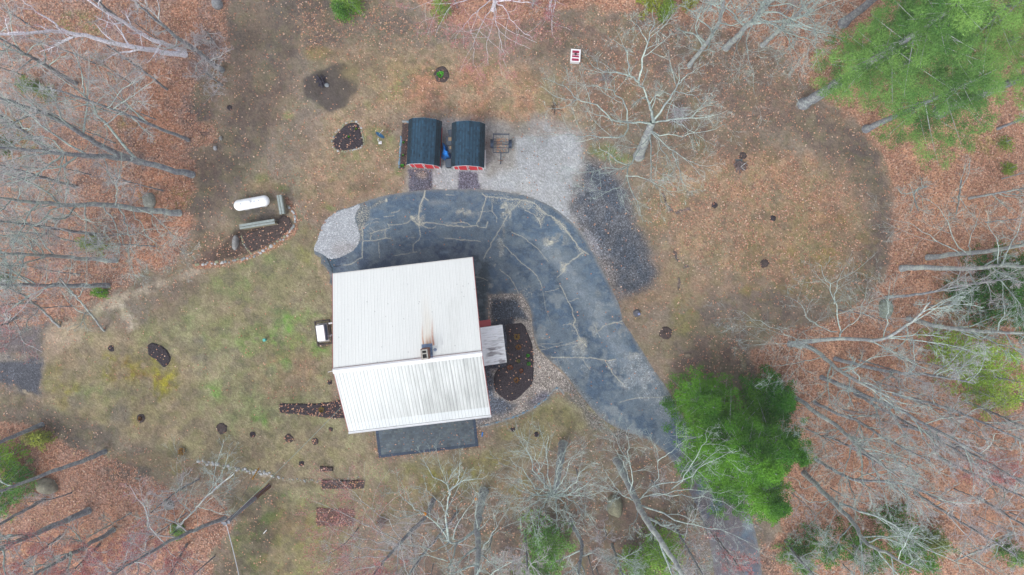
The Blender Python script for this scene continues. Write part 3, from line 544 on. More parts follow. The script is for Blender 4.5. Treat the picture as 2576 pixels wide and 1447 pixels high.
# ------------------------------------------------------------ house
M_RED = mat('red_siding', C(150, 52, 52), 0.7, noise=[(3, 3, .12)]); M_WHITE = mat('white_trim', C(236, 238, 242), 0.55, noise=[(5, 3, .05)])
M_ROOF = mat('painted_metal_roof', rough=0.5, attr='Col', noise=[(9, 3, .03)], spec=.3)
M_GLASS = mat('window_glass', (.03, .04, .05), 0.08, spec=.6); M_BRICK = mat('chimney_brick', C(150, 112, 100), .9, noise=[(12, 4, .25)])
M_FLASH = mat('grey_flashing', C(120, 140, 170), .5, noise=[(7, 3, .25)], metal=.2); M_BLACK = mat('black', (.012, .012, .014), .7)
M_CONC = mat('concrete', C(172, 168, 162), .9, noise=[(6, 4, .15)])
O = at(838, 932, 7.9); th = math.atan2(38, 320); ex = Vector((math.cos(th), math.sin(th), 0)); ey = Vector((-ex.y, ex.x, 0))
HL, HN, HS = 10.25, 6.75, 4.68; ZR, ZN, ZS = 7.9, 5.0, 5.75
house = empty('house', (O.x, O.y, 0), 'two storey red house under a large white ribbed metal roof beside the driveway', 'house', rz=th)
def hl(p, z=0):                # world -> house axes
    d = Vector(p) - Vector((O.x, O.y, 0)); return Vector((d.dot(ex), d.dot(ey), z))
XW, XE = 0.30, HL - 0.35
def roofz(y): return ZR - (ZR - ZN) * y / HN if y >= 0 else ZR - (ZR - ZS) * (-y) / HS
yn, ys = HN - .35, -HS + .4
wv = [(XW, yn, 0), (XW, ys, 0), (XE, ys, 0), (XE, yn, 0), (XW, yn, roofz(yn) - .12), (XW, 0, ZR - .12), (XW, ys, roofz(ys) - .12), (XE, ys, roofz(ys) - .12), (XE, 0, ZR - .12), (XE, yn, roofz(yn) - .12)]
b = MB().add(wv, [(0, 4, 5, 6, 1), (1, 6, 7, 2), (2, 7, 8, 9, 3), (3, 9, 4, 0)])
b.obj('wall', M_RED, house)
def roof_plane(name, sgn, run, z_eave, stain_shade):
    rh = .022 if sgn < 0 else .009; ribs = 43; prof = [(0, 0), (.30, 0), (.36, rh), (.44, rh), (.50, 0), (.60, 0), (.70, 0), (.80, 0), (.90, 0)]
    if sgn < 0: prof = [(0, 0), (.22, 0), (.29, 0), (.36, rh), (.46, rh), (.53, 0), (.60, 0), (.80, 0)]
    us = []; zs = []
    for i in range(ribs):
        for a, h in prof: us.append((i + a) / ribs * HL); zs.append(h)
    us.append(HL); zs.append(0); us = np.array(us); zs = np.array(zs)
    vs = np.linspace(0, 1, 110); U, Vv = np.meshgrid(us, vs); Z = np.tile(zs, (len(vs), 1))
    slope = (ZR - z_eave)
    P = np.stack([U.ravel(), (sgn * Vv * run).ravel(), (ZR - slope * Vv + Z).ravel()], 1)
    nx, ny = len(us), len(vs); i = np.arange(nx * ny).reshape(ny, nx)
    F = np.stack([i[:-1, :-1], i[:-1, 1:], i[1:, 1:], i[1:, :-1]], -1).reshape(-1, 4)
    if sgn > 0: F = F[:, ::-1]
    u, v = U.ravel(), (Vv * run).ravel(); c = np.tile((C(241, 243, 241) * 1.08 if sgn > 0 else C(234, 238, 238) * 1.0), (len(u), 1)); z = Z.ravel()
    stain_shade(c, u, v, z)
    # underside and edges give the sheet its thickness
    Q = P.copy(); Q[:, 2] = ZR - slope * Vv.ravel() - .08; n = len(P)
    ring = np.concatenate([i[0, :], i[1:, -1], i[-1, -2::-1], i[-2:0:-1, 0]]); r2 = np.roll(ring, -1)
    side = np.stack([ring, ring + n, r2 + n, r2], 1)
    return obj(name, make_mesh(name, np.concatenate([P, Q]), [F, F[:, ::-1] + n, side], [M_ROOF], attrs={'Col': np.concatenate([c, c])}), house)
def put(c, a, col):
    a = np.clip(a, 0, 1)[:, None]; c[:] = c * (1 - a) + np.asarray(col) * a
def st_north(c, u, v, z):
    put(c, (z < .01) * (.04 + .10 * fbm(u, v * .12, .25, 3, 3)) * sstep(1.0, 9, u), C(160, 165, 165))
    put(c, fbm(u, v * .1, .22, 21, 3) * .10 + fbm(u, v, 2.5, 5, 3) * .06, C(170, 176, 178))
    put(c, sstep(.62, .8, fbm(u, v * .25, .7, 61, 4)) * sstep(5.5, 8, u) * .10, C(150, 150, 140))
    chx = 6.62
    for x0, wd, L_, cc, a in ((chx - .32, .055, 1.9, (200, 122, 74), 1.1), (chx + .36, .07, 2.2, (194, 104, 62), 1.15), (chx - .05, .12, .9, (204, 128, 70), 1.1), (chx + .16, .10, 1.0, (204, 120, 66), 1.1),
                              (chx + .02, .40, 4.6, (232, 218, 198), .5), (chx + 1.0, .03, 1.0, (180, 180, 185), .5), (chx + .92, .02, .8, (170, 170, 180), .4)):  # last two streaks are the vent pipe's shadow painted on the roof
        t = (v - .85) / L_
        put(c, a * np.exp(-((u - x0 - .03 * np.sin(v * 3)) / (wd * (1 - .35 * np.clip(t, 0, 1)))) ** 2) * sstep(0, .02, t) * (1 - sstep(.05, 1, t)) * (.75 + .5 * fbm(u, v, .1, 5, 2)), C(*cc))
    put(c, sstep(.04, 0, np.abs(v - 2.9)) * sstep(.03, 0, np.abs(u - 5.0 - (v - 2.9))), C(120, 120, 120))
    for k in range(26):
        x0, y0 = hash2(np.array(k), np.array(1), 4) * HL, hash2(np.array(k), np.array(2), 4) * HN
        put(c, sstep(.05, .02, np.hypot(u - x0, v - y0)) * .5, C(110, 112, 118))
    put(c, sstep(.10, 0, HN - v) * .35, C(150, 120, 110))
def st_south(c, u, v, z):
    e = sstep(2.5, 9.5, u + .5 * v); lo = (z < .012) * 1.0; ph = (u / HL * 43) % 1.0
    ln = ((np.abs(ph - .29) < .03) | (np.abs(ph - .53) < .03)) * 1.0; rv = .45 + .9 * hash2(np.floor(u / HL * 43), np.floor(v * 0), 3)
    put(c, ln * (.42 + .55 * e) * rv * (.5 + .8 * fbm(u, v * .3, .5, 29, 3)) * sstep(.05, .4, v), C(96, 98, 100))
    put(c, lo * (.08 + .24 * e) * sstep(.34, .84, fbm(u * 1.0, v * .10, .16, 9, 3)) * sstep(0, .25, v), C(100, 102, 104)); put(c, .10 * e * sstep(.54, .72, fbm(u, v * .05, .09, 39, 2)) * (z < .012), C(92, 92, 92))
    put(c, e * .22 * fbm(u, v * .2, .35, 14, 4), C(128, 130, 126)); put(c, sstep(.45, .8, fbm(u, v * .5, 1.6, 24, 4)) * e * .30, C(120, 122, 118))
    put(c, .16 * fbm(u, v * .12, .3, 19, 3), C(150, 158, 158))
    lip = (v > HS - .62); c[lip] = c[lip] * .35 + C(232, 238, 242) * .65
    put(c, sstep(.025, .0, np.abs(v - (HS - .62))) * .5 * (fbm(u, v, .3, 7, 2) > .4), C(150, 120, 100)); put(c, sstep(.06, 0, v - .1) * (v > .1) * .15, C(120, 120, 120))
rn = roof_plane('roof_slope', 1, HN, ZN, st_north); rs = roof_plane('roof_slope', -1, HS, ZS, st_south)
# ridge cap, in three lengths with lapped joints, dark gap on its north side
b = MB()
for u0, u1 in ((-.03, 3.75), (3.73, 9.62), (9.60, HL + .03)):
    b.add([(u0, .12, ZR - .01), (u1, .12, ZR - .01), (u1, 0, ZR + .07), (u0, 0, ZR + .07), (u0, -.24, ZR - .03), (u1, -.24, ZR - .03)], [(0, 1, 2, 3), (3, 2, 5, 4)])
b.obj('ridge_cap', M_WHITE, house)
b = MB().box(0, HL, .125, .15, ZR - .03, ZR - .012 + .01); b.obj('ridge_seam', mat('seam_rust', C(120, 70, 66), .8, noise=[(4, 4, .6)]), house)
M_RT = mat('red_trim', C(176, 96, 96), .6)
for s_, run, ze in ((1, HN, ZN), (-1, HS, ZS)):
    for u0 in (-.035, HL + .005):
        b = MB(); b.add([(u0, 0, ZR + .02), (u0 + .03, 0, ZR + .02), (u0 + .03, s_ * run, ze + .02), (u0, s_ * run, ze + .02), (u0, 0, ZR - .2), (u0 + .03, 0, ZR - .2), (u0 + .03, s_ * run, ze - .2), (u0, s_ * run, ze - .2)],
              [(0, 1, 2, 3), (4, 7, 6, 5), (0, 3, 7, 4), (1, 5, 6, 2), (3, 2, 6, 7)])
        b.obj('rake_board', M_RT, house)
b = MB().box(-.03, HL + .03, -HS - .13, -HS - .03, ZS - .16, ZS - .02).box(-.03, HL + .03, -HS - .17, -HS - .135, ZS - .16, ZS + .005)
b.obj('gutter', M_WHITE, house); MB().box(0, HL, -HS - .028, -HS - .004, ZS - .12, ZS - .03).obj('gutter_gap_shade', M_BLACK, house)  # black strip stands in for the shade between gutter and eave
# chimney north of the ridge
ch = hl(at(1067, 885, 8.75)); cx, cy = ch.x, .42
b = MB().box(cx - .26, cx + .26, cy - .36, cy + .36, 7.2, 8.62); chim = b.obj('chimney', M_BRICK, house)
b = MB()
for (x0, x1, y0, y1) in ((-.22, .22, -.33, -.25), (-.22, .22, .25, .33), (-.22, -.14, -.25, .25), (.14, .22, -.25, .25), (-.14, .14, .02, .09)):
    b.box(cx + x0, cx + x1, cy + y0, cy + y1, 8.622, 8.76)
b.obj('chimney_crown', M_CONC, chim); MB().box(cx - .139, cx + .139, cy - .249, cy + .249, 8.623, 8.64).obj('flue', M_BLACK, chim)
b = MB()
for (x0, x1, y0, y1) in ((-.30, .44, .37, .60), (.27, .44, -.36, .36)):
    vs_ = [(cx + x0, cy + y0), (cx + x1, cy + y0), (cx + x1, cy + y1), (cx + x0, cy + y1)]
    b.add([(a, q, roofz(q) + .035) for a, q in vs_] + [(a, q, roofz(q) + .055) for a, q in vs_], [(3, 2, 1, 0), (4, 5, 6, 7), (0, 1, 5, 4), (1, 2, 6, 5), (2, 3, 7, 6), (3, 0, 4, 7)])
b.obj('chimney_flashing', M_FLASH, house)
vp = hl(at(1094, 881, 7.8)); vz = roofz(vp.y)
MB().tube([(vp.x, vp.y, vz - .1), (vp.x, vp.y, vz + .38)], .05, 12).tube([(vp.x, vp.y, vz - .02), (vp.x, vp.y, vz + .1)], [.13, .07], 12).obj('vent_pipe', mat('vent_metal', C(150, 165, 190), .5), house)
# windows, doors
def window(face, c, z0, w_, h_, name='window'):
    x0, x1 = c - w_ / 2, c + w_ / 2; fr = MB(); gl = MB()
    def bx(m, a0, a1, z0_, z1_, d0, d1):
        if face == 'S': m.box(a0, a1, ys - d1, ys - d0, z0_, z1_)
        elif face == 'N': m.box(a0, a1, yn + d0, yn + d1, z0_, z1_)
        elif face == 'W': m.box(XW - d1, XW - d0, a0, a1, z0_, z1_)
        else: m.box(XE + d0, XE + d1, a0, a1, z0_, z1_)
    for a0, a1, q0, q1 in ((x0 - .09, x1 + .09, z0 - .09, z0), (x0 - .09, x1 + .09, z0 + h_, z0 + h_ + .09), (x0 - .09, x0, z0, z0 + h_), (x1, x1 + .09, z0, z0 + h_), (c - .02, c + .02, z0, z0 + h_)):
        bx(fr, a0, a1, q0, q1, .004, .07)
    bx(gl, x0, x1, z0, z0 + h_, .003, .02)
    f = fr.obj(name, M_WHITE, house); gl.obj('pane', M_GLASS, f)
for c_, z_ in ((1.6, 1.0), (4.0, 1.0), (8.6, 1.0), (1.6, 3.4), (4.4, 3.4), (7.2, 3.4)): window('S', c_, z_, 1.1, 1.15)
for c_, z_ in ((-2.8, 1.0), (1.2, 1.0), (4.6, 1.0), (0, 3.6), (3.4, 3.4)): window('W', c_, z_, 1.0, 1.2)
for c_, z_ in ((4.8, 1.0), (3.0, 3.5), (-2.6, 3.4)): window('E', c_, z_, 1.0, 1.2)
for c_ in (2.6, 6.4): window('N', c_, 3.1, 1.1, .9)
for c_ in (2.4, 6.0):
    b = MB()
    for k in range(4): b.box(c_ - 1.35, c_ + 1.35, yn + .004, yn + .06, .05 + k * .53, .05 + k * .53 + .51)
    b.obj('garage_door', M_WHITE, house)
b = MB().box(5.2, 6.2, ys - .06, ys - .004, .15, 2.2); dr = b.obj('door', M_WHITE, house); MB().tube([(5.32, ys - .12, 1.1), (5.32, ys - .06, 1.1)], .03, 8).obj('handle', M_FLASH, dr)
# small entrance porch with its own ribbed roof, on posts
pa, pb = hl(at(1264, 817, 2.75)), hl(at(1275, 912, 2.75)); px1 = (pa.x + pb.x) / 2; py1, py0 = pa.y, pb.y
nu, nv = 60, 120; uu = np.linspace(XE + .012, px1, nu); vv = np.linspace(py0, py1, nv); U, Vv = np.meshgrid(uu, vv)
rib = .02 * (np.cos(Vv * 2 * np.pi / .16) > .3); Z = 3.35 - .5 * (U - XE) / (px1 - XE) + rib
P = np.stack([U.ravel(), Vv.ravel(), Z.ravel()], 1); i = np.arange(nu * nv).reshape(nv, nu); F = np.stack([i[:-1, :-1], i[:-1, 1:], i[1:, 1:], i[1:, :-1]], -1).reshape(-1, 4)
u, v = U.ravel() - XE, (py1 - Vv).ravel(); c = np.tile(C(244, 246, 250) * 1.25, (nu * nv, 1)); mid = (py1 - py0) * .52
put(c, sstep(.45, .75, fbm(u * .16, v, .09, 3, 3)) * (.2 + .4 * sstep(.1, .8, v / mid) * (v < mid)) * sstep(.1, .5, u) * .8, C(150, 150, 152))
put(c, sstep(.42, .62, fbm(u * .35, v, .3, 8, 4)) * (v > mid + .1) * sstep(.2, .7, u) * (1 - sstep(1.7, 2.2, u)) * .75 * (.4 + fbm(u * .1, v, .06, 9, 2)), C(96, 80, 86))
put(c, sstep(.07, 0, np.abs(v - mid)) * .7, C(240, 243, 246))
Q = P.copy(); Q[:, 2] -= .09; n = len(P); ring = np.concatenate([i[0, :], i[1:, -1], i[-1, -2::-1], i[-2:0:-1, 0]]); r2 = np.roll(ring, -1)
obj('porch_roof', make_mesh('porch_roof', np.concatenate([P, Q]), [F, F[:, ::-1] + n, np.stack([ring, ring + n, r2 + n, r2], 1)], [M_ROOF], attrs={'Col': np.concatenate([c, c])}), house)
for yy in (py0 + .15, py1 - .15): MB().box(px1 - .3, px1 - .18, yy - .06, yy + .06, 0, 2.78).obj('porch_post', M_WHITE, house)
MB().box(XE + .004, px1 - .1, py0 + .1, py1 - .1, .02, .16).obj('porch_step', M_CONC, house)
b = MB().box(XE + .02, XE + 1.0, py1 - .55, py1 - .45 + .95 - .55, 2.9, 2.94)
b = MB(); b.add([(XE + .01, py1 + .01, 3.05), (XE + 1.02, py1 + .01, 2.78), (XE + 1.02, py1 + .50, 2.74), (XE + .01, py1 + .50, 3.0), (XE + .01, py1 + .01, 2.95), (XE + 1.02, py1 + .01, 2.68), (XE + 1.02, py1 + .50, 2.64), (XE + .01, py1 + .50, 2.9)],
                [(0, 1, 2, 3), (7, 6, 5, 4), (0, 4, 5, 1), (1, 5, 6, 2), (2, 6, 7, 3), (3, 7, 4, 0)])
b.obj('door_canopy', mat('red_canopy', C(184, 78, 84), .6), house)
fl = at(826, 814, 4.6); q = hl(fl); MB().tube([(q.x, q.y, 4.5), (XW, q.y + .05, 4.5)], [.06, .04], 8).obj('wall_lamp', M_WHITE, house)
q = hl(at(826, 936, 5.4)); MB().tube([(q.x, q.y, 5.5), (XW + .1, q.y + .2, 5.45)], .02, 6).obj('wire_bracket', M_WHITE, house)

# ------------------------------------------------------------ patio
ps = [hl(at(*q, 0)) for q in ((953, 1150), (1204, 1124))]
PX0, PX1 = ps[0].x, ps[1].x; PY0 = (ps[0].y + ps[1].y) / 2; PY1 = ys - .01
patio = obj('patio', None, kind='structure'); patio.location = (O.x, O.y, 0); patio.rotation_euler = (0, 0, th)
V, F, A = [], [], []; rp = random.Random(5)
def paver(x0, x1, y0, y1, z, col):
    b_ = len(V); V.extend([(x0, y0, 0), (x1, y0, 0), (x1, y1, 0), (x0, y1, 0), (x0, y0, z), (x1, y0, z), (x1, y1, z), (x0, y1, z)])
    F.extend([(b_ + 4, b_ + 5, b_ + 6, b_ + 7), (b_, b_ + 1, b_ + 5, b_ + 4), (b_ + 1, b_ + 2, b_ + 6, b_ + 5), (b_ + 2, b_ + 3, b_ + 7, b_ + 6), (b_ + 3, b_, b_ + 4, b_ + 7)]); A.extend([col] * 8)
bw = .23; y = PY0 + bw; row = 0
while y < PY1 - .05:
    h_ = .16; x = PX0 + bw - (row % 2) * .1
    while x < PX1 - bw:
        w_ = rp.choice((.16, .22, .22, .3)); x1_ = min(x + w_, PX1 - bw); g_ = rp.gauss(1, .09); x0_ = max(x, PX0 + bw)
        t_ = rp.random(); base_ = C(94, 106, 116) * (1 - .12 * (t_ < .2)) if t_ < .8 else C(104, 115, 120)
        if x1_ - x0_ > .03: paver(x0_ + .004, x1_ - .004, y + .004, min(y + h_, PY1) - .004, .035 + rp.random() * .004, base_ * g_)
        x += w_
    y += h_; row += 1
cb = C(66, 80, 100)
x = PX0
while x < PX1 - .05: paver(x + .003, min(x + .115, PX1) - .003, PY0, PY0 + bw - .003, .044, cb * rp.gauss(1, .1)); x += .115
y = PY0 + bw
while y < PY1: 
    for a0, a1 in ((PX0, PX0 + bw - .003), (PX1 - bw + .003, PX1)): paver(a0, a1, y + .003, y + .112, .044, cb * rp.gauss(1, .1))
    y += .115
paver(PX0, PX1, PY0, PY1, .03, C(96, 98, 96))
me = make_mesh('patio', np.array(V), np.array(F), [mat('paver', attr='Col', rough=.85, noise=[(14, 4, .18), (1.2, 3, .15)])], attrs={'Col': np.array(A)})
patio.data if patio.data else None
bpy.data.objects.remove(patio); patio = obj('patio', me, kind='structure'); patio.location = (O.x, O.y, 0.004); patio.rotation_euler = (0, 0, th)

# ------------------------------------------------------------ two gambrel sheds
M_SHRED = mat('shed_red', C(226, 44, 56), .6, noise=[(4, 3, .08)])
M_SHING = mat('shed_shingle', rough=.9, attr='Col', noise=[(26, 3, .18)])
def make_shed(cpx, cpy, rot, L_, W_, seed, label, group):
    c0 = at(cpx, cpy, 1.9); t = empty('garden_shed', (c0.x, c0.y, 0), label, 'shed', group, R(rot))
    ov = .12; x0, x1, y0, y1 = -W_ / 2 + ov, W_ / 2 - ov, -L_ / 2 + .14, L_ / 2 - .14
    prof = [(-W_ / 2, 1.78), (-W_ / 2 + .36, 2.36), (0, 2.74), (W_ / 2 - .36, 2.36), (W_ / 2, 1.78)]
    def pz(x): 
        for (a, za), (b_, zb) in zip(prof[:-1], prof[1:]):
            if a <= x <= b_ + 1e-6: return za + (zb - za) * (x - a) / (b_ - a)
    # walls
    top = [(x0, pz(x0) - .06), (-W_ / 2 + .36, 2.28), (0, 2.66), (W_ / 2 - .36, 2.28), (x1, pz(x1) - .06)]
    m = MB()
    for yy in (y0, y1): m.add([(x0, yy, 0.1)] + [(a, yy, z) for a, z in top] + [(x1, yy, .1)], [tuple(range(7))])
    m.add([(x0, y0, .1), (x0, y1, .1), (x0, y1, top[0][1]), (x0, y0, top[0][1])], [(0, 1, 2, 3)]); m.add([(x1, y0, .1), (x1, y1, .1), (x1, y1, top[4][1]), (x1, y0, top[4][1])], [(0, 1, 2, 3)])
    m.obj('wall', M_SHRED, t)
    # shingled roof, course by course (each course a step)
    V, F, A = [], [], []; rr = random.Random(seed)
    for k in range(4):
        (xa, za), (xb, zb) = (prof[k], prof[k + 1]); up = k < 2
        if not up: (xa, za), (xb, zb) = (xb, zb), (xa, za)
        ln = math.hypot(xb - xa, zb - za); n_ = max(3, round(ln / .125)); nx_, nz_ = -(zb - za) / ln, (xb - xa) / ln
        if nz_ < 0: nx_, nz_ = -nx_, -nz_
        lower = k in (0, 3)
        for r_ in range(n_):
            a, b_ = r_ / n_, (r_ + 1) / n_; y = -L_ / 2 - rr.random() * .1
            while y < L_ / 2:
                wd = rr.choice((.16, .2, .26)); ya, yb = max(y, -L_ / 2), min(y + wd, L_ / 2); y += wd
                if yb - ya < .01: continue
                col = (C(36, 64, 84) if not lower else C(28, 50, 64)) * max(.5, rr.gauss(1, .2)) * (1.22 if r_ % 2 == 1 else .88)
                pts = []
                for f_, th_ in ((a, .022), (b_, .008)):
                    X = xa + (xb - xa) * f_ + nx_ * th_; Zz = za + (zb - za) * f_ + nz_ * th_; pts.append((X, Zz))
                lowp = (xa + (xb - xa) * a, za + (zb - za) * a); q = len(V)
                V += [(pts[0][0], ya, pts[0][1]), (pts[0][0], yb, pts[0][1]), (pts[1][0], yb, pts[1][1]), (pts[1][0], ya, pts[1][1]), (lowp[0], ya, lowp[1]), (lowp[0], yb, lowp[1])]
                F += [(q, q + 1, q + 2, q + 3), (q + 4, q + 5, q + 1, q)]; A += [col] * 6
    q = len(V); V += [(a, yy, z - .02) for yy in (-L_ / 2, L_ / 2) for a, z in prof]; A += [C(40, 50, 58)] * 10
    F += [(q + j, q + j + 1, q + 6 + j, q + 5 + j) for j in range(4)]
    obj('roof', make_mesh('roof', np.array(V), np.array(F), [M_SHING], attrs={'Col': np.array(A)}), t)
    # white rake trim, front and back
    for yy0, yy1 in ((-L_ / 2 - .012, -L_ / 2 + .02), (L_ / 2 - .02, L_ / 2 + .012)):
        m = MB()
        for (xa, za), (xb, zb) in zip(prof[:-1], prof[1:]):
            m.add([(xa, yy0, za - .08), (xb, yy0, zb - .08), (xb, yy0, zb - .005), (xa, yy0, za - .005), (xa, yy1, za - .08), (xb, yy1, zb - .08), (xb, yy1, zb - .005), (xa, yy1, za - .005)],
                  [(0, 1, 2, 3), (4, 7, 6, 5), (0, 4, 5, 1), (3, 2, 6, 7), (0, 3, 7, 4), (1, 5, 6, 2)])
        m.obj('roof_trim', M_WHITE, t)
    # corner boards and the double door with white stiles on the front (south)
    for a in (x0, x1):
        for b0, b1 in ((y0 - .022, y0 + .04), (y1 - .04, y1 + .022)): MB().box(a - .05, a + .05, b0, b1, .1, 1.72).obj('corner_board', M_WHITE, t)
    for s_ in (-1, 1):
        dx0, dx1 = sorted((s_ * .03, s_ * .78))
        d = MB().box(dx0, dx1, y0 - .045, y0 - .004, .16, 2.0).obj('door', M_SHRED, t)
        m = MB()
        for a0, a1 in ((dx0, dx0 + .05), (dx1 - .06, dx1)): m.box(a0, a1, y0 - .068, y0 - .047, .16, 2.0)
        m.obj('door_trim', M_WHITE, d)
        if s_ > 0: MB().box(.05, .09, y0 - .1, y0 - .07, .95, 1.1).obj('handle', M_BLACK, d)
    m = MB()
    for yy in (y0 + .3, 0, y1 - .3): m.box(x0, x1, yy - .1, yy + .1, 0, .099)
    m.obj('skid', mat('skid_wood', C(120, 100, 84), .9), t)
    return t
make_shed(1066.8, 359.5, -3.0, 3.52, 2.56, 1, 'red barn style shed with slate blue shingles and a mulch bed along its west wall', 'pair of gambrel sheds by the driveway')
s2 = make_shed(1177.2, 365.6, -1.2, 3.42, 2.56, 2, 'red barn style shed with slate blue shingles standing next to the small trailer', 'pair of gambrel sheds by the driveway')
MB().box(1.30, 1.35, -1.66, -.25, .9, 1.5).obj('wall_ladder', M_WHITE, s2)

# ------------------------------------------------------------ smaller things near the sheds
M_BIN = mat('dark_plastic', C(44, 50, 62), .6, noise=[(8, 3, .2)]); M_BINLID = mat('grey_lid', C(78, 92, 108), .6, noise=[(6, 3, .15)]); M_TANL = mat('tan_board', C(158, 142, 116), .8)
def make_bin(px, py, w_, d_, h_, rot, label, lid=True, top=None):
    c0 = at(px, py, h_); t = empty('storage_bin', (c0.x, c0.y, 0), label, 'bin', 'bins between the two sheds', R(rot))
    m = MB(); a, b_ = w_ / 2, d_ / 2; k = .86
    m.add([(-a * k, -b_ * k, 0), (a * k, -b_ * k, 0), (a * k, b_ * k, 0), (-a * k, b_ * k, 0), (-a, -b_, h_), (a, -b_, h_), (a, b_, h_), (-a, b_, h_)], [(3, 2, 1, 0), (4, 5, 6, 7), (0, 1, 5, 4), (1, 2, 6, 5), (2, 3, 7, 6), (3, 0, 4, 7)])
    m.obj('body', M_BIN, t, bevel=.02)
    if lid:
        MB().box(-a - .03, a + .03, -b_ - .03, b_ + .03, h_ + .004, h_ + .05).box(-a * .7, a * .7, -b_ * .7, b_ * .7, h_ + .051, h_ + .08).obj('lid', M_BINLID, t, bevel=.012)
        MB().tube([(-a * .7, -b_ - .05, h_ + .0), (a * .7, -b_ - .05, h_ + .0)], .02, 8).obj('handle', M_BIN, t)
    if top: MB().box(-a * .5, a * .6, -b_ * .1, b_ * .75, h_ + .082, h_ + .10).obj('top_board', M_TANL, t)
    return t
make_bin(1137, 338, .5, .7, .8, 10, 'black rounded bin northernmost between the sheds', lid=True)
make_bin(1133, 354, .62, .64, .95, 2, 'dark bin with a grey lid and tan board north of the blue tarp', top=True)
make_bin(1134, 375, .42, .56, .85, 0, 'narrow dark bin wedged between the blue tarp and the right shed', top=True)
make_bin(1128.5, 410.5, .46, .6, .9, 3, 'grey lidded bin just south of the blue tarp')
# crumpled tarp
tp = [(750, 540), (800, 580), (845, 630), (868, 690), (912, 705), (908, 850), (860, 835), (805, 852), (728, 795), (722, 760), (740, 700), (738, 640)]
tp = [((1060 + a * .15895) * .9422, (290 + b_ * .15895) * .9422) for a, b_ in tp]
gx, gy = np.meshgrid(np.linspace(min(a for a, _ in tp), max(a for a, _ in tp), 60), np.linspace(min(b_ for _, b_ in tp), max(b_ for _, b_ in tp), 80)); X, Y = gx.ravel(), gy.ravel()
d = sdf(X, Y, tp); zt = .10 + 1.0 * sstep(0, -9, d) + .22 * np.abs(fbm(X, Y, 9, 4, 4) - .5) * 2 + .10 * fbm(X, Y, 3, 9, 2)
kk = (H - .8) / H; V = np.stack([(X - CX) * S * kk, (CY - Y) * S * kk, zt * sstep(1.5, -3, d) + .02], 1)
i = np.arange(len(X)).reshape(80, 60); F = np.stack([i[:-1, :-1], i[1:, :-1], i[1:, 1:], i[:-1, 1:]], -1).reshape(-1, 4); F = F[d[F].mean(1) < .4]; us_ = np.unique(F); mp = np.full(len(V), -1); mp[us_] = np.arange(len(us_))
obj('tarp', make_mesh('tarp', V[us_], mp[F], [mat('blue_tarp', C(40, 150, 255) * 1.2, .45, noise=[(3, 4, .35)], bump=(9, .8, .08))], smooth_=True), label='crumpled bright blue tarp heaped between the two sheds', cat='tarp')
# utility trailer
c0 = at(1260.5, 361.5, .5); tr = empty('utility_trailer', (c0.x, c0.y, 0), 'small open steel frame trailer parked on gravel beside the right shed', 'trailer', rz=R(-1))
M_TR = mat('trailer_steel', C(56, 70, 92), .5, noise=[(6, 4, .25)], metal=.3); M_TY = mat('tyre', C(44, 48, 54), .9)
m = MB(); W2, L2 = .64, .74
for a in (-W2, W2 - .05): m.box(a, a + .05, -L2, L2, .46, .53)
for yy in (-L2 - .001, -.34, .12, L2 - .05): m.box(-W2 + .051, W2 - .051, yy, yy + (.05 if abs(yy) > .5 else .04), .47, .525)
for a in (-W2 + .001, W2 - .049):
    for yy in (-L2 + .002, L2 - .05): m.box(a, a + .045, yy, yy + .045, .531, .80)
for a in (-W2 + .002, W2 - .048): m.box(a, a + .044, -L2 + .002, L2 - .006, .801, .84)
m.box(-W2 + .05, W2 - .05, L2 - .045, L2 - .008, .802, .838)
m.obj('frame', M_TR, tr)
MB().box(-.04, .04, -1.55, -L2 - .002, .44, .5).box(-.05, .05, -1.62, -1.551, .43, .52).obj('tongue', M_TR, tr)
MB().tube([(0, -1.38, .05), (0, -1.38, .75)], .03, 8).tube([(-.24, -1.38, .74), (.2, -1.38, .76)], .02, 8).obj('jack', mat('rusty_steel', C(120, 84, 66), .8), tr)
MB().tube([(-.74, 0, .3), (.74, 0, .3)], .03, 8).obj('axle', M_TR, tr)
for s_ in (-1, 1):
    x_ = s_ * .74; prof_ = [(.16, -.08), (.27, -.085), (.29, -.05), (.29, .05), (.27, .085), (.16, .08)]; m = MB(); n_ = 24
    vs_ = [(x_ + dx, r_ * math.cos(6.2832 * k / n_), .29 + r_ * math.sin(6.2832 * k / n_)) for k in range(n_) for r_, dx in prof_]
    m.add(vs_, [(k * 6 + j, k * 6 + (j + 1) % 6, ((k + 1) % n_) * 6 + (j + 1) % 6, ((k + 1) % n_) * 6 + j) for k in range(n_) for j in range(6)])
    wh = m.obj('wheel', M_TY, tr, sm=True); MB().tube([(x_ - .04, 0, .29), (x_ + .04, 0, .29)], .158, 16).obj('rim', M_WHITE, wh)
    m = MB()
    for k in range(7):
        a0, a1 = math.pi * (.08 + .84 * k / 7), math.pi * (.08 + .84 * (k + 1) / 7)
        q_ = [(x_ + dx, .36 * math.cos(a), .30 + .34 * math.sin(a) + dz) for dz in (0, .015) for a in (a0, a1) for dx in (-.11, .11)]
        m.add(q_, [(0, 1, 3, 2), (4, 6, 7, 5), (0, 4, 5, 1), (2, 3, 7, 6), (0, 2, 6, 4), (1, 5, 7, 3)])
    m.obj('fender', M_TR, tr)
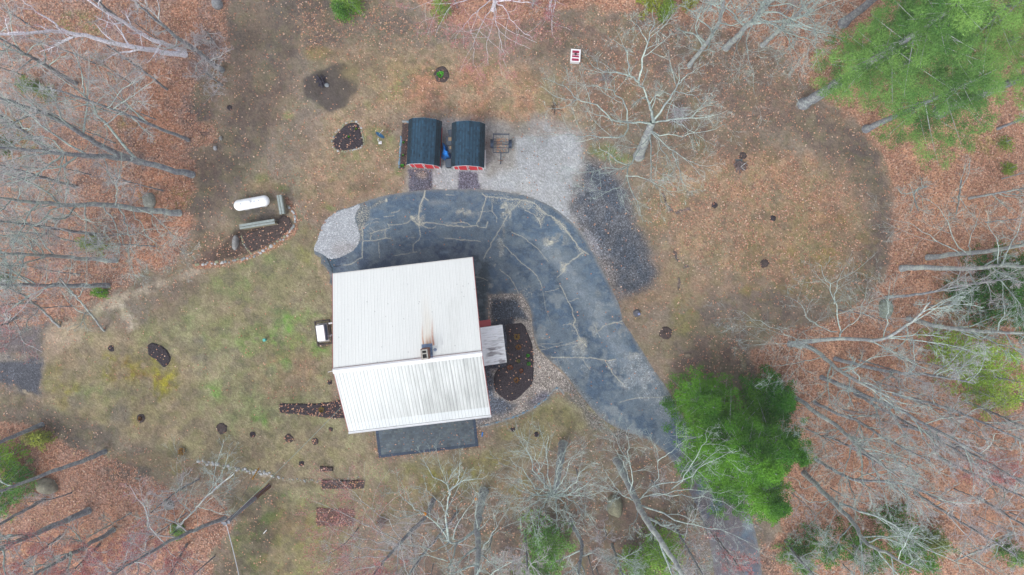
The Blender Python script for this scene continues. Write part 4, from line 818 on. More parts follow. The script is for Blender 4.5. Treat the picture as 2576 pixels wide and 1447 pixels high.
# propane tank
c0 = at(632.8, 511, .9); tk = empty('propane_tank', (c0.x, c0.y, 0), 'long white propane tank with rounded ends on dark ground near a wooden screen', 'gas tank', rz=R(10.3))
M_TANK = mat('tank_white', C(246, 249, 253) * 1.22, .45, noise=[(3, 3, .03)], spec=.2)
m = MB(); rt, hl_ = .43, 1.0; pts, rs_ = [], []
for k in range(9): a = math.pi / 2 * k / 8; pts.append((-hl_ - rt * math.cos(a) * .95, 0, .9 - .05 + 0)); rs_.append(max(.004, rt * math.sin(a)))
for k in range(9): a = math.pi / 2 * (8 - k) / 8; pts.append((hl_ + rt * math.cos(a) * .95, 0, .85)); rs_.append(max(.004, rt * math.sin(a)))
m.tube(pts, rs_, 40, caps=False).obj('body', M_TANK, tk, sm=True)
MB().tube([(-.05, 0, 1.22), (-.05, 0, 1.36), (-.05, 0, 1.40)], [.16, .16, .10], 24).obj('valve_dome', M_TANK, tk, bevel=0)
MB().tube([(.35, .02, 1.26), (.35, .02, 1.32)], .035, 10).obj('gauge', M_FLASH, tk)
for a in (-.72, .72):
    MB().box(a - .05, a + .05, -.25, .25, .16, .50).obj('leg', M_TANK, tk)
for a in (-.72, .72):
    MB().box(a - .2, a + .2, -.36, .36, 0, .158).obj('foot_block', M_CONC, tk)
    # lifting lugs
    MB().box(a - .03, a + .03, -.02, .02, 1.26, 1.33).obj('lug', M_FLASH, tk)
# wooden screens
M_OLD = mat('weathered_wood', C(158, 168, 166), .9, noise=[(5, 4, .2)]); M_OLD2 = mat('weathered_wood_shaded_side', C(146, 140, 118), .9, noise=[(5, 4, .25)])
def screen(pa, pb, label):
    A_, B_ = at(*pa, .95), at(*pb, .95); d_ = B_ - A_; L_ = d_.length; t = empty('wooden_screen', (A_.x, A_.y, 0), label, 'screen', 'wooden screens round the gas tank', math.atan2(d_.y, d_.x))
    for yy, nm in ((-.16, 0), (.10, 0)):
        m = MB()
        for k in range(6): m.box(0, L_, yy, yy + .035, .06 + k * .15, .06 + k * .15 + .138)
        m.obj('plank_face', M_OLD2, t)
    for x_ in (.08, L_ / 2, L_ - .17): MB().box(x_, x_ + .09, -.12, .095, 0, .93).obj('post', M_OLD2, t)
    MB().box(-.03, L_ + .03, -.19, -.035, .965, 1.0).box(-.03, L_ + .03, .0, .16, .965, 1.0).box(-.02, L_ + .02, .165, .19, .70, .99).obj('cap_board', M_OLD, t)
screen((604, 571), (690, 557), 'longer weathered wooden screen south of the white gas tank')
screen((702, 492), (710, 538), 'shorter weathered wooden screen east of the white gas tank')
# standby generator in a timber frame
c0 = at(808, 838, .7); gq = empty('standby_generator', (c0.x, c0.y, 0), 'white box generator on a gravel base close to the house wall', 'generator', rz=R(7.5))
m = MB(); m.add([(-.33, -.62, .1), (.33, -.62, .1), (.33, .62, .1), (-.33, .62, .1), (-.31, -.6, .70), (.31, -.6, .70), (.31, .6, .70), (-.31, .6, .70)], [(3, 2, 1, 0), (4, 5, 6, 7), (0, 1, 5, 4), (1, 2, 6, 5), (2, 3, 7, 6), (3, 0, 4, 7)])
m.obj('housing', mat('generator_grey', C(120, 160, 205), .5), gq)
MB().add([(-.36, -.63, .704), (.30, -.63, .704), (.30, .63, .704), (-.36, .63, .704), (-.32, -.6, .76), (.27, -.6, .80), (.27, .6, .80), (-.32, .6, .76)], [(3, 2, 1, 0), (4, 5, 6, 7), (0, 1, 5, 4), (1, 2, 6, 5), (2, 3, 7, 6), (3, 0, 4, 7)]).obj('lid', M_TANK, gq)
MB().box(-.42, .42, -.75, .75, .01, .098).obj('base_pad', M_CONC, gq)
m = MB(); 
for a0, a1, b0, b1 in ((-.62, .62, -.98, -.90), (-.62, .62, .90, .98), (-.62, -.54, -.899, .899), (.54, .62, -.899, .899)): m.box(a0, a1, b0, b1, 0, .09)
m.obj('timber_edging', mat('dark_timber', C(84, 74, 72), .9), gq)
MB().tube([(.32, -.4, .25), (.5, -.38, .1), (.75, -.3, .02)], .02, 6).tube([(.32, -.3, .25), (.5, -.3, .12), (.78, -.22, .02)], .02, 6).obj('pipe', M_WHITE, gq)
# satellite dish
c0 = at(956.5, 359, 0); ds = empty('satellite_dish', (c0.x, c0.y, 0), 'blue grey satellite dish on a short white post in the grass', 'dish', rz=R(0))
MB().tube([(0, 0, 0), (0, 0, 1.0), (.06, .10, 1.1)], .035, 10).box(-.12, .12, -.12, .12, 0, .05).obj('post', M_WHITE, ds)
dr_ = Vector((-.42, .85, .0)); m = MB(); cen = Vector((.16, .27, 1.15)); nrm = Vector((-.50, -.86, .34)).normalized() * -1; ua = nrm.cross(Vector((0, 0, 1))).normalized(); va = nrm.cross(ua); nr, nn = 6, 28
vs_ = [tuple(cen)] + [tuple(cen + ua * (.40 * r_ / nr * math.cos(6.2832 * k / nn)) + va * (.33 * r_ / nr * math.sin(6.2832 * k / nn)) + nrm * (.09 * (r_ / nr) ** 2)) for r_ in range(1, nr + 1) for k in range(nn)]
fs_ = [(0, 1 + k, 1 + (k + 1) % nn) for k in range(nn)] + [(1 + (r_ - 1) * nn + k, 1 + (r_ - 1) * nn + (k + 1) % nn, 1 + r_ * nn + (k + 1) % nn, 1 + r_ * nn + k)[::-1] for r_ in range(1, nr) for k in range(nn)]
m.add(vs_, fs_); dd = m.obj('reflector', mat('dish_blue', C(26, 84, 124), .5), ds, sm=True); so = dd.modifiers.new('t', 'SOLIDIFY'); so.thickness = .02
MB().tube([tuple(cen - va * .3), tuple(cen + nrm * .45 - va * .2)], .015, 6).tube([tuple(cen + nrm * .43 - va * .2), tuple(cen + nrm * .5 - va * .2)], .04, 8).obj('feed_arm', M_WHITE, ds)
# red and white slatted frame with a dark ornament (a wishing-well roof seen from above)
c0 = at(1448, 139.5, .6); wl = empty('slatted_well_box', (c0.x, c0.y, 0), 'small red well cover with white frame and slats', 'well cover', rz=R(-4))
hw, hh = .39, .50
MB().box(-hw + .03, hw - .03, -hh + .03, hh - .03, 0, .52).obj('body', M_WHITE, wl)
m = MB()
for k in range(9): m.box(-.28 + k * .0625, -.28 + k * .0625 + .055, -hh + .075, hh - .075, .522, .565)
m.obj('slat', mat('raspberry_slat', C(176, 40, 84), .6, noise=[(6, 2, .15)]), wl)
m = MB()
for a0, a1, b0, b1 in ((-hw, hw, hh - .105, hh), (-hw, hw, -hh, -hh + .06), (-hw, -hw + .11, -hh + .061, hh - .106), (hw - .11, hw, -hh + .061, hh - .106), (-.279, .279, -.235, -.155), (-.279, .279, .005, .045), (-.279, .279, .135, .175)): m.box(a0, a1, b0, b1, .53, .60 if b1 - b0 != .04 else .595)
m.obj('frame', mat('bright_white_paint', C(246, 246, 250), .5), wl)
MB().tube([(.0, .09, .60), (0, .09, .72)], [.09, .05], 7).box(-.12, .06, .07, .12, .64, .70).box(-.02, .03, .02, .2, .63, .69).obj('ornament', M_BLACK, wl)
# utility pole with its wires and guy
pb_, pt_ = at(676, 1224, 0), at(565, 1318, 8.7)
up = empty('utility_pole', (pb_.x, pb_.y, 0), 'weathered wooden utility pole standing at the lower left edge of the lawn', 'utility pole')
d_ = pt_ - pb_; M_POLE = mat('pole_wood', C(150, 152, 160), .85, noise=[(4, 4, .25)]); M_RP = mat('pole_wood_brown', C(128, 96, 82), .9, noise=[(6, 4, .3)])
MB().tube([Vector((0, 0, 0)), d_ * .36], [.19, .175], 12).obj('pole_base', M_RP, up); MB().tube([d_ * .3601, d_], [.168, .12], 12).obj('pole', M_POLE, up)
m = MB()
for off in (.20, -.17): m.tube([Vector((off * .6, off, 0)) + d_ * .02, Vector((off * .6, off, 0)) + d_ * .93], .022, 6)
m.obj('conduit', mat('conduit_purple_grey', C(132, 112, 150), .6), up)
MB().box(d_.x - .3, d_.x + .3, d_.y - .06, d_.y + .06, d_.z - .25, d_.z - .17).tube([(d_.x + .22, d_.y + .1, d_.z - .5), (d_.x + .22, d_.y + .1, d_.z - .1)], .09, 10).obj('cross_arm', M_POLE, up)
def wire(name, a, b_, sag, r_, col, label, n=16, twist=False):
    pts = []
    for k in range(n + 1):
        t = k / n; p = a.lerp(b_, t); p.z -= sag * 4 * t * (1 - t); pts.append(p)
    MB().tube(pts, r_, 6).obj(name, mat(name, col, .5), label=label, cat='wire')
wire('service_wire', pt_ + Vector((0, 0, -.3)), at(862, 1021, 5.5), .5, .016, C(150, 168, 160), 'twisted overhead wire from the pole to the house eave')
wire('overhead_wire', pt_ + Vector((0, 0, -.2)), at(612, 1500, 8.0), .1, .022, C(196, 204, 216), 'pale overhead wire running from the pole top to the bottom edge')
wire('guy_wire', at(651, 1178, 0), pt_ + Vector((0, 0, -.6)), 0, .010, C(120, 124, 124), 'thin guy wire from the yellow guard up to the pole top', 2)
ga, gb = at(651, 1178, 0), pt_ + Vector((0, 0, -.6)); MB().tube([ga, ga.lerp(gb, .235)], .045, 10).obj('guy_guard', mat('yellow_guard', C(222, 158, 34), .5), label='yellow plastic guard sleeved over the guy wire', cat='wire guard')

# ------------------------------------------------------------ rocks, stones, beds, plants
def rock(name, px, py, rx, ry, hz, rot, col, label, cat='rock', group=None, seed=0, sub=3, moss=0):
    bm = bmesh.new(); bmesh.ops.create_icosphere(bm, subdivisions=sub, radius=1); v = np.array([q.co[:] for q in bm.verts])
    n1 = fbm(v[:, 0] + v[:, 2] * .7 + seed * 3.1, v[:, 1] - v[:, 2] * .6, .9, seed, 4) - .5
    v *= (1 + .55 * n1)[:, None]; v = np.sign(v) * np.abs(v) ** .88
    for q, c_ in zip(bm.verts, v): q.co = (c_[0] * rx * S, c_[1] * ry * S, c_[2] * hz)
    me = bpy.data.meshes.new(name); bm.to_mesh(me); bm.free(); me.materials.append(mat(name + '_stone', col, .95, noise=[(3, 5, .35), (12, 4, .25)], bump=(6, .5, .1)) if not isinstance(col, bpy.types.Material) else col)
    me.polygons.foreach_set('use_smooth', [sub > 2] * len(me.polygons)); o = obj(name, me, None, label, cat, group); p = at(px, py, hz * .5); o.location = (p.x, p.y, hz * .25); o.rotation_euler = (0, 0, R(rot)); return o
rock('boulder', 1549, 1276, 19, 26, .8, 0, C(140, 138, 116), 'large mossy boulder among bare branches south of the driveway', seed=2)
rock('boulder', 114, 1225, 27, 18, .7, -12, C(146, 142, 126), 'broad mossy boulder on leaf litter by the leaning trunk at lower left', seed=5)
rock('boulder', 424, 1271, 11, 13, .45, 20, C(140, 142, 140), 'pale grey boulder among bare shrub stems at lower left', seed=9)
rock('boulder', 2230, 778, 16, 26, .7, 0, C(140, 150, 138), 'greenish boulder on litter in the right hand wood', seed=12)
rock('boulder', 1733, 975, 8, 13, .5, -15, C(168, 176, 176), 'pale upright rock at the edge of the big green hemlock', seed=13)
rock('boulder', 1730, 894, 9, 6, .25, 0, C(140, 126, 110), 'small brown rock on bare soil right of the driveway', seed=14)
rock('boulder', 591.5, 611, 7.5, 19, .45, -4, C(150, 150, 150), 'long pale grey stone standing in the dark bed', seed=15)
rock('boulder', 541, 373, 4.5, 6, .2, 0, C(170, 170, 174), 'light stone at the tip of the leaf pile by the dirt track', seed=16)
rock('boulder', 555, 348, 4.5, 5, .2, 0, C(150, 150, 146), 'rounded grey stone beside the dirt track', seed=17)
rock('boulder', 1738, 1287, 12, 13, .5, 0, C(120, 116, 86), 'mossy rock half hidden under branches near the hemlock', seed=18)
rock('boulder', 374, 503, 15, 19, .4, 10, C(150, 152, 144), 'grey green boulder behind the branches of the left wood', seed=19)
rock('boulder', 545, 8, 13, 14, .6, 0, C(150, 152, 156), 'grey boulder cut by the top edge beside the dirt track', seed=20)
rock('boulder', 2550, 100, 12, 10, .5, 0, C(130, 128, 136), 'grey boulder in the gap of the big pine at the right edge', seed=22)
M_EDG = [mat('edging_pale', C(188, 190, 192), .95, noise=[(5, 4, .25)]), mat('edging_grey', C(146, 150, 150), .95, noise=[(5, 4, .25)]), mat('edging_blue', C(116, 146, 166), .9, noise=[(5, 4, .25)]), mat('edging_olive', C(150, 152, 126), .95, noise=[(5, 4, .25)])]
rg = random.Random(11)
protos = {}
def stone_row(pts, n, size, jit, mats_, label, group, flat=.6, aspect=1.0):
    P = [Vector((a, b_, 0)) for a, b_ in pts]; ln = [0]
    for a, b_ in zip(P[:-1], P[1:]): ln.append(ln[-1] + (b_ - a).length)
    for k in range(n):
        t = ln[-1] * (k + .5) / n; j = max(i_ for i_ in range(len(P) - 1) if ln[i_] <= t + 1e-6); f = (t - ln[j]) / (ln[j + 1] - ln[j]); p = P[j].lerp(P[j + 1], f); dr = P[j + 1] - P[j]
        mi = rg.choice(mats_); key = (mi, rg.randrange(3)); r_ = size * rg.uniform(.7, 1.35); px, py = p.x + rg.uniform(-jit, jit), p.y + rg.uniform(-jit, jit); ang = math.degrees(math.atan2(-dr.y, dr.x)) + rg.uniform(-15, 15)
        if key not in protos:
            o = rock('edging_stone', px, py, 1, 1, 1, 0, M_EDG[mi], label, 'stone', group, seed=30 + mi * 5 + key[1], sub=2); protos[key] = o
        else:
            o = protos[key].copy(); COL.objects.link(o); o['label'] = label; o['group'] = group
        o.scale = (r_ * aspect * rg.uniform(.9, 1.2), r_ * rg.uniform(.8, 1), r_ * S * flat); q = at(px, py, 0); o.location = (q.x, q.y, r_ * S * flat * .3); o.rotation_euler = (0, 0, R(ang))
stone_row([(489, 667), (530, 663), (565, 660), (610, 652), (640, 642), (672, 628), (692, 612), (712, 600), (728, 588), (738, 570), (742, 550), (735, 530), (722, 515)], 44, 3.4, 3.0, [0, 1, 1, 3], 'pale stone in the curved row that edges the leafy bed', 'stones edging the curved bed by the gas tank')
stone_row([(606, 594), (612, 612), (622, 628), (634, 640)], 10, 2.6, 1, [3, 1], 'small olive stone in the short row crossing the dark bed', 'stones of the short row in the dark bed')
stone_row([(836, 354), (836, 368), (842, 376), (860, 382), (885, 379), (905, 374), (916, 362), (913, 345), (908, 322), (900, 308), (886, 304), (868, 310), (852, 326), (842, 338), (836, 354)], 42, 2.3, 1.8, [0, 1, 3, 3], 'small stone ringing the heart shaped mulch bed', 'stones round the heart shaped bed')
stone_row([(1010, 341), (1008, 370), (1006, 390), (1004, 410), (1003, 424)], 9, 2.6, .8, [2, 2, 1], 'blue grey stone edging the bed along the left shed', 'stones along the left shed bed', aspect=1.6)
stone_row([(1014, 306), (1030, 307)], 4, 2.8, .3, [2, 1], 'blue grey stone at the north end of the shed bed', 'stones at the head of the shed bed', aspect=1.6)
stone_row([(1418, 990), (1406, 975), (1396, 979), (1372, 1004), (1340, 1028), (1300, 1046), (1260, 1060), (1208, 1074)], 44, 2.3, 1.2, [2, 1, 1], 'blue grey stone edging the crushed stone south of the planting bed', 'stones edging the crushed stone arc', aspect=1.35)
stone_row([(500, 1160), (540, 1168), (580, 1176), (620, 1184), (660, 1190), (700, 1198)], 75, 2.8, 5.0, [0, 0, 1, 3], 'pale field stone in the loose row along the lower lawn', 'field stones along the lower lawn')
stone_row([(710, 1206), (780, 1210), (850, 1210), (905, 1203)], 40, 1.8, 4.0, [1, 3], 'small greyish stone in the thin line towards the long raised bed', 'small stones towards the raised bed')

M_MUL = mat('dark_mulch', C(64, 56, 62), .95, noise=[(9, 5, .5), (22, 3, .4)], bump=(14, .9, .1))
M_MULB = mat('brown_mulch', C(84, 72, 70), .95, noise=[(9, 5, .5), (22, 3, .4)], bump=(14, .9, .1))
BEDS = []
def bed(name, P, h_, label, material=M_MUL, cat='planting bed', group=None, fe=3.5, step=1.0):
    """a low mound of mulch inside an outline given on the ground"""
    BEDS.append((P, h_, label)); xs_ = np.arange(min(a for a, _ in P) - 3, max(a for a, _ in P) + 3, step); ys_ = np.arange(min(b_ for _, b_ in P) - 3, max(b_ for _, b_ in P) + 3, step)
    gx, gy = np.meshgrid(xs_, ys_); X, Y = gx.ravel(), gy.ravel(); d = sdf(X, Y, P) + (fbm(X, Y, 6, 3, 3) - .5) * 2.5
    z = .014 + h_ * sstep(0, -fe, d) * (.7 + .6 * fbm(X, Y, 5, 7, 3)); V = np.stack([(X - CX) * S, (CY - Y) * S, z], 1)
    i = np.arange(len(X)).reshape(len(ys_), len(xs_)); F = np.stack([i[:-1, :-1], i[1:, :-1], i[1:, 1:], i[:-1, 1:]], -1).reshape(-1, 4); F = F[d[F].mean(1) < 0]; u_ = np.unique(F); mp = np.full(len(V), -1); mp[u_] = np.arange(len(u_))
    return obj(name, make_mesh(name, V[u_], mp[F], [material]), None, label, cat, group)
def ring(px, py, r_, n=14, j=.12, seed=1):
    q = random.Random(seed + int(px)); return [(px + r_ * math.cos(6.2832 * k / n) * q.uniform(1 - j, 1 + j), py + r_ * math.sin(6.2832 * k / n) * q.uniform(1 - j, 1 + j)) for k in range(n)]
kz = lambda L_: [((1260 + a * .23487) * .9422, (820 + b_ * .23487) * .9422) for a, b_ in L_]
bed('mulch_bed', smooth(kz([(385, 205), (470, 190), (575, 190), (640, 300), (690, 450), (700, 600), (700, 750), (685, 870), (600, 960), (500, 1050), (400, 1060), (270, 960), (250, 800), (300, 700), (390, 660), (400, 400)]), 3), .09, 'large curved bed of dark mulch between the house porch and the driveway')
bed('mulch_bed', smooth([(372, 870), (384, 862), (400, 868), (416, 876), (430, 898), (424, 916), (412, 924), (400, 912), (388, 902), (374, 892)], 3), .10, 'isolated dark mulch patch in the left lawn')
bed('mulch_bed', smooth([(838, 352), (850, 334), (868, 316), (890, 308), (904, 316), (911, 345), (915, 362), (902, 372), (880, 377), (858, 379), (842, 372)], 2), .07, 'heart shaped mulch bed ringed with small stones')
bed('mulch_bed', [(1012, 310), (1030, 312), (1024, 380), (1018, 424), (1004, 426), (1008, 380)], .06, 'narrow mulch bed along the west wall of the left shed', M_MULB)
bed('mulch_bed', smooth([(704, 1024), (708, 1014), (780, 1016), (840, 1010), (862, 1010), (868, 1052), (800, 1048), (750, 1042), (706, 1038)], 2), .08, 'long mulch bed running from the lawn to the house corner')
bed('mulch_bed', smooth(ring(1111, 187, 20), 2), .08, 'round mulch patch with bright green shoots', M_MULB)
bed('mulch_bed', [(606, 594), (690, 560), (712, 540), (730, 548), (734, 572), (700, 600), (660, 624), (630, 636), (616, 618)], .05, 'dark mulch bed between the longer wooden screen and the curved stones', M_MULB)
for x0, x1, y0, y1, lb in ((805, 839, 1173, 1186, 'short raised bed of dark soil and leaves on the lower lawn'), (809, 917, 1207, 1230, 'long raised bed of dark soil and leaves under reddish twigs')):
    bed('raised_bed', [(x0, y0), (x1, y0 + 1), (x1 - 1, y1 - 1), (x0 + 1, y1)], .16, lb, M_MULB, fe=1.5)
bed('raised_bed', [(796, 1277), (893, 1282), (890, 1325), (796, 1322)], .06, 'wide leafy garden bed below the red twigs', mat('bed_soil', C(104, 78, 72), .95, noise=[(9, 5, .5)], bump=(14, .9, .1)), fe=1.5)
for (px, py, r_, lb) in ((355, 1052, 11, 'round mulch ring with a brown plant in the lower left lawn'), (558, 1078, 14, 'larger mulch ring at the lower middle of the lawn'), (636, 1093, 8, 'small mulch ring right of the larger ring'), (727, 1103, 11, 'leafy mulch ring below the long mulch bed'),
                         (793, 1110, 9, 'small mulch ring near the lower house corner'), (759, 1166, 7, 'tiny leafy mulch ring above the stone line'), (832, 1080, 6, 'tiny tan mulch ring beside the overhead wire'), (280, 877, 8, 'mulch ring with white tags in the left lawn'),
                         (1797, 516, 8, 'mulch ring with a white tag in the orange field'), (1944, 550, 8, 'mulch ring in the middle of the orange field'), (1923, 663, 11, 'very dark mulch ring in the lower orange field'), (1675, 838, 16, 'wide brown mulch ring right of the driveway'),
                         (1868, 392, 10, 'round burnt patch above the log pile'), (830, 962, 6, 'tiny mulch ring at the west wall of the house'), (578, 271, 7, 'small dark hollow in the dirt track'), (1350, 1093, 7, 'small rusty plant ring south of the crushed stone'), (1290, 1080, 6, 'small rusty ring near the blue stones')):
    bed('mulch_ring', smooth(ring(px, py, r_), 2), .06, lb, M_MULB if r_ > 8 or 'tan' in lb else M_MUL, 'mulch ring', step=.8)

# plants built from blades: numpy batches of small triangles
def blades(px, py, r_, n, hz, c0, c1, seed, wd=.03, z0=.02, up=.5):
    g = np.random.default_rng(seed); base = np.array(at(px, py, 0)); a = g.uniform(0, 6.283, n); q = np.sqrt(g.uniform(0, 1, n)) * r_ * S * .55
    b0 = base + np.stack([np.cos(a) * q, np.sin(a) * q, np.full(n, z0)], 1); a2 = a + g.normal(0, .7, n); ln = g.uniform(.5, 1, n)
    tip = b0 + np.stack([np.cos(a2) * r_ * S * .6 * ln, np.sin(a2) * r_ * S * .6 * ln, hz * ln * g.uniform(up, 1, n)], 1); pr = np.stack([-np.sin(a2), np.cos(a2), g.normal(0, .2, n)], 1) * wd
    m_ = b0 * .4 + tip * .6; m_[:, 2] += hz * .15
    V = np.stack([b0, m_ - pr, tip, m_ + pr], 1).reshape(-1, 3); F = np.arange(4 * n).reshape(n, 4); t = g.uniform(0, 1, (n, 1)); col = np.repeat(np.asarray(c0) * (1 - t) + np.asarray(c1) * t, 4, 0); return V, F, col
M_LEAF = mat('leaf_cards', attr='Col', rough=.75, spec=.2)
def plant(name, px, py, r_, n, hz, c0, c1, label, cat='plant', group=None, **k):
    V, F, col = blades(px, py, r_, n, hz, c0, c1, int(px * 7 + py), **k); return obj(name, make_mesh(name, V, F, [M_LEAF], attrs={'Col': col}), None, label, cat, group)
DRY0, DRY1, GR0, GR1 = C(176, 132, 72), C(150, 104, 66), C(70, 190, 50), C(120, 200, 70)
for px, py, r_, c0_, c1_, lb in ((1300, 847, 9, DRY0, C(170, 150, 80), 'straw coloured clump at the north end of the big mulch bed'), (1304, 873, 8, DRY0, DRY1, 'straw coloured clump second from the north in the big mulch bed'), (1304, 908, 5, C(160, 150, 80), C(110, 140, 60), 'small olive clump in the middle of the big mulch bed'),
        (1283, 924, 8, C(190, 120, 96), DRY1, 'rusty pink clump nearest the house in the big mulch bed'), (1311, 932, 6, C(190, 126, 96), DRY1, 'small rusty clump in the lower big mulch bed'), (1299, 956, 8, DRY0, DRY1, 'straw clump at the south end of the big mulch bed'),
        (1328, 894, 5, GR0, GR1, 'bright green tuft, the upper of two at the bed east side'), (1330, 915, 5, GR0, GR1, 'bright green tuft, the lower of two at the bed east side'), (1108, 189, 10, GR0, GR1, 'bright green shoots in the round mulch patch'),
        (960, 352, 0.1, GR0, GR1, None), (879, 346, 3, GR0, GR1, 'small green shoot in the heart shaped bed'), (897, 326, 3, C(170, 190, 60), GR1, 'yellow green shoot at the top of the heart shaped bed'), (1016, 360, 3, GR0, GR1, 'green sprout in the upper shed bed'), (1015, 392, 3, GR0, GR1, 'green sprout in the lower shed bed'), (1013, 418, 5, GR0, GR1, 'green sprout at the south end of the shed bed'),
        (810, 1030, 8, DRY0, C(150, 150, 70), 'dry tuft in the long mulch bed'), (355, 1052, 6, DRY0, DRY1, 'brown plant in the lower left ring'), (1250, 0.1, 0.1, GR0, GR1, None), (460, 1135, 10, DRY0, C(190, 150, 60), 'orange dry tuft on the lower lawn edge'), (715, 700, .1, GR0, GR1, None)):
    if lb: plant('plant_clump', px, py, r_, 90, .3, c0_, c1_, lb, 'plant', wd=.035)
# odds and ends
M_TEAL = mat('teal_plastic', C(96, 190, 180), .5)
p_ = at(667, 855, .1); e = empty('capped_well_pipe', (p_.x, p_.y, 0), 'small turquoise cap standing in the green lawn', 'well cap'); MB().tube([(0, 0, 0), (0, 0, .3)], .10, 12).obj('pipe', M_TEAL, e); MB().tube([(0, 0, .302), (0, 0, .36)], [.14, .11], 12).obj('cap', M_TEAL, e)
p_ = at(1213, 1093, .1); e = obj('hose_reel', MB().tube([(p_.x - .02, p_.y - .17, .06), (p_.x + .03, p_.y + .17, .08)], .05, 10).mesh('hose_reel', mat('blue_plastic', C(30, 130, 226), .5)), None, 'small bright blue object beside the patio corner', 'toy')
p_ = at(1603, 788, .2); e = empty('lawn_ornament', (p_.x, p_.y, 0), 'grey stump with a bluish box right of the driveway', 'stump'); MB().tube([(0, 0, 0), (.02, 0, .2), (0, .02, .3)], [.32, .26, .2], 9).obj('stump', mat('stump_grey', C(104, 104, 112), .9, noise=[(8, 4, .4)]), e); MB().box(.02, .2, -.15, .02, .302, .42).obj('box', mat('periwinkle', C(140, 150, 190), .6), e)
def sticks(name, px, py, r_, n, rad, col, label, cat, seed, hz=.25):
    m = MB(); q = random.Random(seed); c_ = at(px, py, 0)
    for k in range(n):
        a = q.uniform(0, 3.14159); x_, y_ = q.uniform(-r_, r_) * S * .6, q.uniform(-r_, r_) * S * .6; L_ = q.uniform(.5, 1) * r_ * S; z_ = q.uniform(.03, hz)
        m.tube([c_ + Vector((x_ - math.cos(a) * L_, y_ - math.sin(a) * L_, z_)), c_ + Vector((x_, y_, z_ + .03)), c_ + Vector((x_ + math.cos(a) * L_, y_ + math.sin(a) * L_, z_ + q.uniform(-.02, .06)))], [rad * q.uniform(.6, 1), rad, rad * .5], 6)
    m.obj(name, mat(name + '_wood', col, .9, noise=[(5, 4, .35)]), label=label, cat=cat)
sticks('log_pile', 1860, 418, 15, 16, .06, C(110, 96, 96), 'pile of split logs below the burnt patch', 'log pile', 3)
sticks('log_pile', 1862, 420, 12, 4, .035, C(180, 176, 176), 'pale bleached sticks lying on the log pile', 'sticks', 4, .4)
p_ = at(1859, 405, 0); MB().box(p_.x - .3, p_.x + .25, p_.y - .18, p_.y + .12, .02, .06).obj('board', mat('teal_board', C(104, 128, 132), .8), label='dull teal board between burnt patch and logs', cat='board')
sticks('fire_pit_logs', 810, 207, 13, 14, .06, C(62, 58, 70), 'heap of charred logs on the grey ash patch', 'fire pit', 5, .35)
rock('ash_stone', 822, 214, 6, 5, .15, 0, C(140, 146, 152), 'pale slab at the rim of the charred heap', seed=41)
sticks('brush_pile', 1705, 292, 24, 70, .016, C(180, 176, 180), 'pale brush pile under the big spreading tree', 'brush pile', 6, .5)
sticks('brush_pile', 1525, 196, 16, 30, .012, C(150, 146, 146), 'small heap of twigs north west of the big spreading tree', 'brush pile', 7, .2)
sticks('stick_heap', 960, 1310, 14, 40, .012, C(110, 90, 88), 'low bundle of dark stems by the red twigs', 'brush pile', 8, .3)
sticks('fallen_branch', 1398, 268, 16, 6, .03, C(92, 80, 76), 'dark broken branch at the gravel corner', 'branch', 9, .1)
for px, py, lb in ((667, 1337, 'white marker stake lying in the shady grass'),):
    a_ = at(px - 4, py + 5, 0); MB().tube([a_ + Vector((0, 0, .03)), at(px + 4, py - 4, 0) + Vector((0, 0, .05))], .03, 6).obj('stake', M_WHITE, label=lb, cat='stake')

